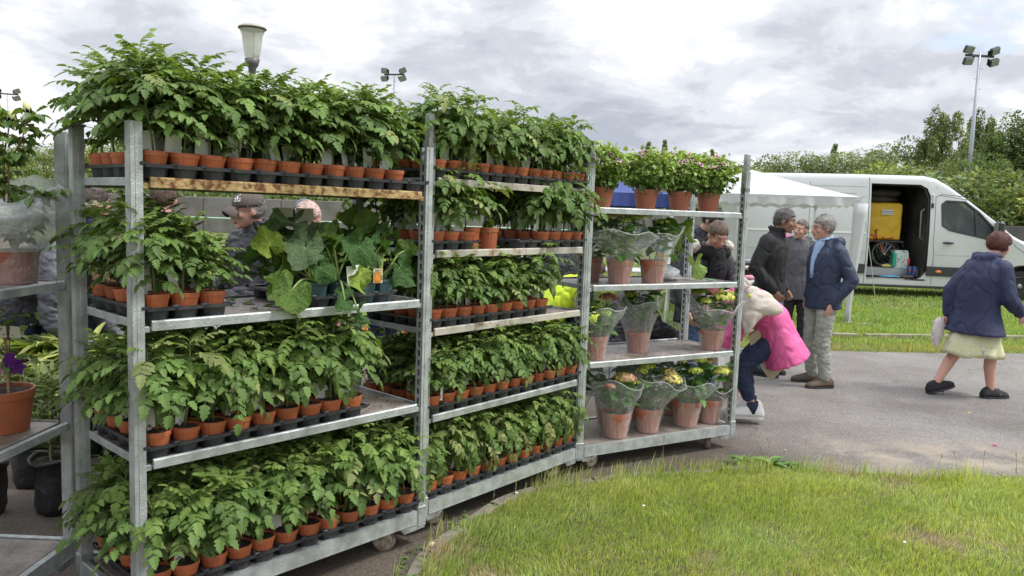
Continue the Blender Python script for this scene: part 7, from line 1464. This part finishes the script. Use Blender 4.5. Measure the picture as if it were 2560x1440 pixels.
p = person('woman walking in navy hooded jacket and pale floral skirt with black strap shoes', (4.42, 7.3), RAD(100), 1.62, 'pink', 'bob', ('auburn', (.075, .022, .018), (.14, .045, .03)), head=(RAD(-6), .24), headoff=(0, -.165, 1.53), seed=8, spine=[(0, .03, .86), (0, .03, 1.0), (0, .0, 1.19), (0, -.06, 1.35), (0, -.095, 1.425)],
    arms=[((-.19, -.06, 1.30), (-.27, -.08, 1.03), (-.22, -.27, .88)), ((.18, -.06, 1.30), (.24, .13, 1.05), (.22, .16, .80))], handpose={0: ((.1, -.8, -.6), (1, 0, -.3), .9), 1: ((0, .2, -1), (-1, 0, 0), .9)},
    legs=[((-.09, .0, .80), (-.10, -.10, .45), (-.10, -.13, .085)), ((.09, .0, .80), (.09, .13, .44), (.09, .33, .12))], jacket=BLUEJ, hem=.69, jw=1.24, hood='big', hemw=1.30, shoes=BLACK, bare=True, extra=dict(heel=[.0, -.25]), face=dict(vol=.14), headsc=.98)
q = MB(); rows = []
for j in range(12):
    f = j / 11; z = (.88 - .45 * f) * .942; rows.append([((.155 + .10 * f) * cos(a) * (1 + .05 * f * sin(9 * a) + .03 * f * sin(14 * a + 1)), .02 + (.115 + .155 * f) * sin(a) * (1 + .05 * f * sin(8 * a + 2)), z + .012 * f * sin(5 * a)) for a in [2 * pi * i / 60 for i in range(60)]])
q.rings(rows); q.build('skirt', SKIRT, p, smooth=True)
for a_ in ((-.10, -.13, .085), (.09, .33, .12)): q = MB(); q.tube([(a_[0] - .045, a_[1] - .06, .03), (a_[0], a_[1] - .075, .085), (a_[0] + .045, a_[1] - .06, .03)], .012, 6); q.v = [tuple(Vector(v_) * 1.0) for v_ in q.v]; q.build('shoe_strap', M_vdark, p)
crumple('carrier_bag', (4.14, 7.46, .44), (.055, .04, .145), (.72, .66, .66), 'pale pinkish plastic bag hanging from the walking woman\'s far hand', 'bag', 11, .4, .1)
# bending woman in pink
p = person('bending person in bright pink anorak and dark cropped jeans with white sneakers', (1.965, 6.10), RAD(-96), 1.54, 'fair', 'bob', ('red', (.16, .035, .03), (.24, .06, .05)), head=(0, 1.1), headoff=(.0, -.43, 1.08), seed=9,
    spine=[(0, .16, .78), (0, .10, .92), (0, -.06, 1.04), (0, -.20, 1.10), (0, -.27, 1.13)], arms=[((-.16, -.17, 1.04), (-.2, -.26, .80), (-.12, -.36, .60)), ((.16, -.17, 1.04), (.20, -.24, .80), (.14, -.38, .64))],
    legs=[((-.085, .13, .76), (-.10, -.10, .50), (-.12, .0, .14)), ((.085, .13, .76), (.10, -.16, .50), (.10, -.03, .14))], jacket=PINK, hem=.66, jw=1.18, hemw=1.22, trousers=DJEANS, shoes=mat('white_leather', (.68, .67, .64), .45, bump=.3), sole=mat('white_sole', (.60, .58, .54), .6), socks=cloth('navy_sock', (.02, .03, .06)), hood=True, crop=.72)
PMI = (Matrix.Translation((1.965, 6.10, .004)) @ rotz(RAD(-96))).inverted()   # the anorak's tail falls open over the hip and shows its beige lining
def flapgrid(edge_t, edge_b, y0, n=14, m_=9, amp=.02, seed=0, bow=.05):
    g_ = []
    for j in range(m_):
        f = j / (m_ - 1); r_ = []
        for i in range(n):
            u = i / (n - 1); a_ = np.interp(u, [k / (len(edge_t) - 1) for k in range(len(edge_t))], [e[0] for e in edge_t]); az = np.interp(u, [k / (len(edge_t) - 1) for k in range(len(edge_t))], [e[1] for e in edge_t]); b_x = np.interp(u, [k / (len(edge_b) - 1) for k in range(len(edge_b))], [e[0] for e in edge_b]); bz = np.interp(u, [k / (len(edge_b) - 1) for k in range(len(edge_b))], [e[1] for e in edge_b])
            r_.append(PMI @ Vector((a_ * (1 - f) + b_x * f, y0 + bow * sin(pi * u) * f + amp * sin(11 * u + 3 * f + seed) * (.3 + f), az * (1 - f) + bz * f)))
        g_.append(r_)
    return g_
rows = flapgrid([(1.86, .70), (1.98, .80), (2.10, .84), (2.22, .70)], [(1.90, .57), (1.98, .46), (2.06, .345), (2.235, .575)], 6.00, amp=.014, bow=.02)
q = MB(); q.rings(rows, cap=False, closed=False); lin = q.build('jacket_lining', mat('beige_lining', (.42, .36, .26), .3, var=.2, vscale=9, bump=.8, bscale=14), p, smooth=True)
q = MB(); q.rings([[v + PMI.to_3x3() @ Vector((.006, .022, .012)) for v in r] for r in rows], cap=False, closed=False); q.build('jacket_tail', PINK, p, smooth=True)
for a_ in ((-.12, .0), (.10, -.03)):
    for j in range(4): q = MB(); q.tube([(a_[0] * .942 - .022, a_[1] - .045 - .022 * j, .088 - .010 * j), (a_[0] * .942, a_[1] - .045 - .022 * j, .098 - .011 * j), (a_[0] * .942 + .022, a_[1] - .045 - .022 * j, .088 - .010 * j)], .0028, 5); q.build('lace', M_card, p)
def pillow(outline, y0, y1, infl, c=(0, 0), sub_=3, w=.012, sc_=9, seed=0):
    # outline (x, z); cloth bag with two faces meeting in seams
    q = MB(); n = len(outline); cx_ = sum(p[0] for p in outline) / n; cz_ = sum(p[1] for p in outline) / n; rings_ = []
    for f, yy in ((.0, -infl), (.35, -infl * .92), (.7, -infl * .6), (1., 0), (.7, infl * .6), (.35, infl * .92), (.0, infl)):
        if f == 0: rings_.append([Vector((cx_ + .01 * (x - cx_), 0, cz_ + .01 * (z - cz_))) + Vector((0, yy, 0)) for x, z in outline])
        else: rings_.append([Vector((cx_ + f * (x - cx_), y0 + (y1 - y0) * 0 + yy, cz_ + f * (z - cz_))) for x, z in outline])
    q.rings(rings_); return q
M_tote = cloth('canvas', (.66, .58, .52), .9, bump=.8)
tt = thing('tote_bag', 'cream canvas tote bag slung across the back of the bending pink figure', 'tote bag', (1.945, 5.90, .975), 0); q = pillow([(-.17, .14), (-.12, .17), (-.03, .13), (.06, .09), (.15, .00), (.165, -.06), (.10, -.095), (.0, -.10), (-.07, -.16), (-.12, -.25), (-.165, -.27), (-.18, -.16), (-.19, -.0), (-.185, .09)], 0, 0, .055); o = q.build('bag', M_tote, tt, smooth=True); bake(o, [('SUBSURF', dict(levels=2, render_levels=2))]); wrinkle(o.data, .012, 8, 3); o.rotation_euler = (RAD(-14), 0, RAD(-6)); o.location = (-.02, -.03, 0)
q = MB(); q.tube([(-.16, -.02, .12), (-.19, .06, .17), (-.20, .16, .13)], [.016, .013, .012], 6, flat=.4); q.tube([(-.13, -.02, .14), (-.16, .08, .18), (-.17, .18, .13)], [.014, .013, .012], 6, flat=.4); q.build('strap', M_tote, tt); q = MB(); q.ell((-.15, -.075, .06), (.014, .006, .014), 10, 6); q.build('badge', mat('yellow_badge', (.6, .62, .05), .5), tt)
# woman with the black scarf looking down, man behind her
p = person('woman with black knitted scarf and white fleece collar looking down at plants', (1.68, 6.75), RAD(12), 1.62, 'fair', 'pulled', ('mid_brown', (.10, .065, .045), (.17, .12, .09)), head=(RAD(4), .55), headoff=(.03, -.14, 1.55), seed=10, spine=[(-.04, .04, .90), (-.03, .05, 1.05), (0, .03, 1.22), (.01, 0, 1.38), (.02, -.04, 1.45)],
    arms=[((-.17, .0, 1.33), (-.25, -.02, 1.06), (-.22, -.14, .86)), ((.18, 0, 1.33), (.25, -.05, 1.08), (.16, -.22, .95))], jacket=BLACKP, hem=.72, jw=1.1, trousers=JEANS, shoes=BLACK, face=dict(closed=True, glasses=(mat('thin_frame', (.1, .08, .07), .4), None)))
q = MB(); q.tube([Vector((.125 * cos(a) + .02, .095 * sin(a) - .03, 1.335 + .03 * sin(a) + .012 * sin(5 * a))) for a in [2 * pi * i / 20 for i in range(21)]], .058, 10); q.tube([(.02, -.14, 1.33), (.03, -.17, 1.18), (.01, -.17, 1.02)], [.07, .075, .06], 10); fuse(q, 'scarf', cloth('black_knit', (.012, .012, .014), .95, bump=1), p, .012, 1, .008, 18)
for sx in (-1, 1): q = MB(); q.ell((sx * .155 + .01, -.05, 1.36), (.055, .075, .06), 12, 8); fuse(q, 'fleece_collar', cloth('fleece', (.62, .60, .55), .95, bump=1), p, .01, 1, .008, 30)
person('dark haired man in black jacket bending his head behind the scarfed woman', (1.83, 7.7), RAD(40), 1.74, 'fair', 'short', ('black', (.02, .018, .016), (.05, .045, .04)), head=(RAD(10), .55), headoff=(0, -.15, 1.56), seed=11, spine=[(0, .05, .90), (0, .05, 1.05), (0, .03, 1.25), (0, -.02, 1.42), (0, -.06, 1.48)], jacket=BLACKP, hem=.74, jw=1.12, puffy=True, trousers=DJEANS, shoes=BLACK)
t = thing('carrier_bag', 'white carrier bag with dark red hydrangeas held low behind the third shelf', 'bag', (1.42, 6.95, .40), 0); q = MB(); q.rings([[(r_ * cos(a) * (1 + .05 * sin(7 * a)), r_ * .7 * sin(a), z) for a in [2 * pi * i / 24 for i in range(24)]] for r_, z in ((.10, 0), (.14, .05), (.14, .16), (.10, .26), (.04, .36))], cap=False); q.build('bag', M_film, t, smooth=True)
for k in range(5): V, F, C = flower_head((.07 * cos(k * 1.3), .05 * sin(k * 1.3), .13 + .03 * (k % 2)), .045, (.26, .03, .05), 700 + k, (.40, .10, .06)); put('flower_head', np_mesh('flower_head', V, F, M_flow, C), t)
# people behind the nearest trolley
CAPM = cloth('cap_cloth', (.105, .085, .075), .85, bump=.2)
person('man in grey baseball cap and sunglasses with dark quilted coat behind the squash shelf', (-1.66, 5.0), RAD(-40), 1.665, 'pink', 'thin', GREYH, head=(RAD(-14), .12), seed=12, headoff=(0, -.06, 1.60), arms=[((-.19, .0, 1.38), (-.28, .0, 1.12), (-.12, -.26, 1.08)), ((.19, 0, 1.38), (.28, .0, 1.10), (.10, -.28, 1.04))], jacket=BLACKP, hem=.72, jw=1.14, puffy=True, collar=True, hood=True, trousers=DJEANS, shoes=BLACK, face=dict(cap=CAPM, glasses=(M_vdark, M_glens), brow=hairm(*GREYH)), handpose={0: ((.5, -.8, 0), (0, 0, 1), .8), 1: ((-.5, -.8, 0), (0, 0, 1), .8)})
person('bald man in dark coat lowering his head behind the squash leaves', (-1.36, 5.35), RAD(-8), 1.66, 'pink', 'thin', ('white_stubble', (.55, .38, .33), (.62, .46, .42)), head=(0, .42), headoff=(0, -.16, 1.545), seed=13, spine=[(0, .05, .90), (0, .05, 1.05), (0, .03, 1.25), (0, -.02, 1.40), (0, -.06, 1.46)], jacket=BLACKP, hem=.74, jw=1.08, trousers=DJEANS, shoes=BLACK, face=dict(brow=hairm(*GREYH)), headsc=1.05)
person('person in grey knitted hat right behind the man in the grey cap', (-1.62, 6.0), RAD(170), 1.62, 'fair', 'full', ('knit_grey', (.13, .14, .16), (.09, .10, .12)), seed=14, jacket=cloth('slate', (.05, .06, .08)), hem=.74, trousers=DJEANS, shoes=BLACK, face=dict(vol=.04))
person('person with short brown hair seen from behind over the tomato leaves', (-2.55, 5.65), RAD(175), 1.72, 'fair', 'bob', ('chestnut', (.11, .07, .05), (.17, .115, .085)), seed=15, jacket=cloth('dark_coat', (.03, .03, .035)), hem=.7, trousers=DJEANS, shoes=BLACK)
p = person('person in navy coat with a fur trimmed hood behind the corner of the nearest trolley', (-2.95, 5.45), RAD(150), 1.66, 'fair', 'bob', ('dark', (.04, .03, .025), (.08, .06, .05)), seed=16, jacket=NAVY, hem=.62, jw=1.25, hood='big', trousers=DJEANS, shoes=BLACK)
q = MB(); q.tube([Vector((.15 * cos(a), .06 * sin(a) + .09, 1.50 + .045 * cos(2 * a))) for a in [2 * pi * i / 22 for i in range(23)]], .034, 10); fu = fuse(q, 'fur_trim', mat('fur', (.40, .32, .22), .95, col2=(.22, .16, .10), vscale=40, bump=1, bscale=150), p, .008, 0, .016, 45)
p = person('person in grey quilted jacket bending over plants behind the two steel posts', (-3.15, 5.1), RAD(80), 1.72, 'fair', 'short', ('black', (.02, .018, .016), (.05, .045, .04)), head=(0, .9), headoff=(.0, -.52, 1.14), seed=17, spine=[(0, .10, .90), (0, .05, 1.03), (0, -.15, 1.14), (0, -.33, 1.18), (0, -.40, 1.19)],
    arms=[((-.17, -.3, 1.10), (-.22, -.32, .84), (-.15, -.5, .66)), ((.17, -.3, 1.10), (.22, -.32, .84), (.15, -.5, .66))], legs=[((-.09, .08, .88), (-.11, .0, .47), (-.13, .06, .09)), ((.09, .08, .88), (.10, -.04, .47), (.13, .0, .09))], jacket=mat('grey_quilt', (.065, .065, .085), .5, var=.15, bump=.5), hem=.80, jw=1.22, puffy=True, trousers=DJEANS, shoes=BLACK)
person('person in long beige coat at the left picture edge behind the clematis', (-3.75, 5.6), RAD(20), 1.5, 'fair', 'short', GREYH, seed=18, jacket=cloth('beige_coat', (.52, .44, .32)), hem=.45, jw=1.1, hemw=1.2, trousers=DJEANS, shoes=BLACK)
person('person in dark jeans and coat bending behind the middle trolley lower shelves', (-1.15, 6.9), RAD(60), 1.6, 'fair', 'short', ('brown', (.06, .035, .02), (.10, .06, .035)), head=(0, .9), headoff=(.0, -.50, 1.10), seed=19, spine=[(0, .10, .88), (0, .05, 1.0), (0, -.15, 1.10), (0, -.33, 1.14), (0, -.40, 1.15)], arms=[((-.17, -.3, 1.06), (-.22, -.32, .80), (-.15, -.5, .62)), ((.17, -.3, 1.06), (.22, -.32, .80), (.15, -.5, .62))], jacket=NAVY, hem=.8, trousers=DJEANS, shoes=mat('beige_suede', (.42, .34, .24), .8))
person('person in dark jacket and blue jeans turned away, right behind the middle trolley', (.52, 7.2), RAD(160), 1.55, 'fair', 'short', ('black', (.02, .018, .016), (.05, .045, .04)), seed=20, head=(0, .5), headoff=(0, -.14, 1.48), spine=[(0, .05, .90), (0, .05, 1.05), (0, .02, 1.22), (0, -.04, 1.36), (0, -.08, 1.41)], jacket=BLACKP, hem=.78, jw=1.2, puffy=True, trousers=JEANS, shoes=BLACK)
crouch = dict(spine=[(0, .18, .42), (0, .14, .56), (0, .02, .72), (0, -.08, .86), (0, -.12, .93)], headoff=(0, -.22, 1.02), arms=[((-.17, -.06, .84), (-.24, -.16, .62), (-.12, -.38, .55)), ((.17, -.06, .84), (.24, -.16, .62), (.12, -.38, .55))], legs=[((-.10, .14, .40), (-.17, -.26, .50), (-.12, .04, .09)), ((.10, .14, .40), (.17, -.26, .48), (.12, .02, .09))])
person('crouching person in black quilted jacket behind the third shelf of the hydrangea trolley', (1.08, 7.0), RAD(100), 1.72, 'fair', 'short', ('black', (.02, .018, .016), (.05, .045, .04)), head=(0, .5), seed=21, jacket=BLACKP, hem=.8, jw=1.15, puffy=True, trousers=DJEANS, shoes=BLACK, **crouch)
HV = mat('hi_vis_yellow', (.62, .80, .03), .6, var=.08)
crouch2 = {k_: v_ for k_, v_ in crouch.items()}; crouch2['spine'] = [(0, .18, .62), (0, .14, .74), (0, .02, .88), (0, -.10, .98), (0, -.14, 1.02)]; crouch2['headoff'] = (0, -.24, 1.08); crouch2['arms'] = [((-.17, -.06, .94), (-.24, -.16, .70), (-.12, -.38, .60)), ((.17, -.06, .94), (.24, -.16, .70), (.12, -.38, .60))]; crouch2['legs'] = [((-.10, .14, .60), (-.14, -.16, .46), (-.12, .04, .09)), ((.10, .14, .60), (.14, -.16, .46), (.12, .02, .09))]
p = person('stooping person in fluorescent yellow jacket between the middle and hydrangea trolleys', (.50, 7.0), RAD(95), 1.7, 'fair', 'short', ('brown', (.06, .035, .02), (.10, .06, .035)), head=(0, .5), seed=22, jacket=HV, hem=.72, jw=1.15, trousers=DJEANS, shoes=BLACK, **crouch2)
crumple('pink_bundle', (-1.42, 4.45, .98), (.09, .07, .05), (.62, .34, .30), 'crumpled pink bag lying behind the bare middle of the second shelf', 'bag', 14, .6, .1)

bpy.data.scenes.remove(BAKE)
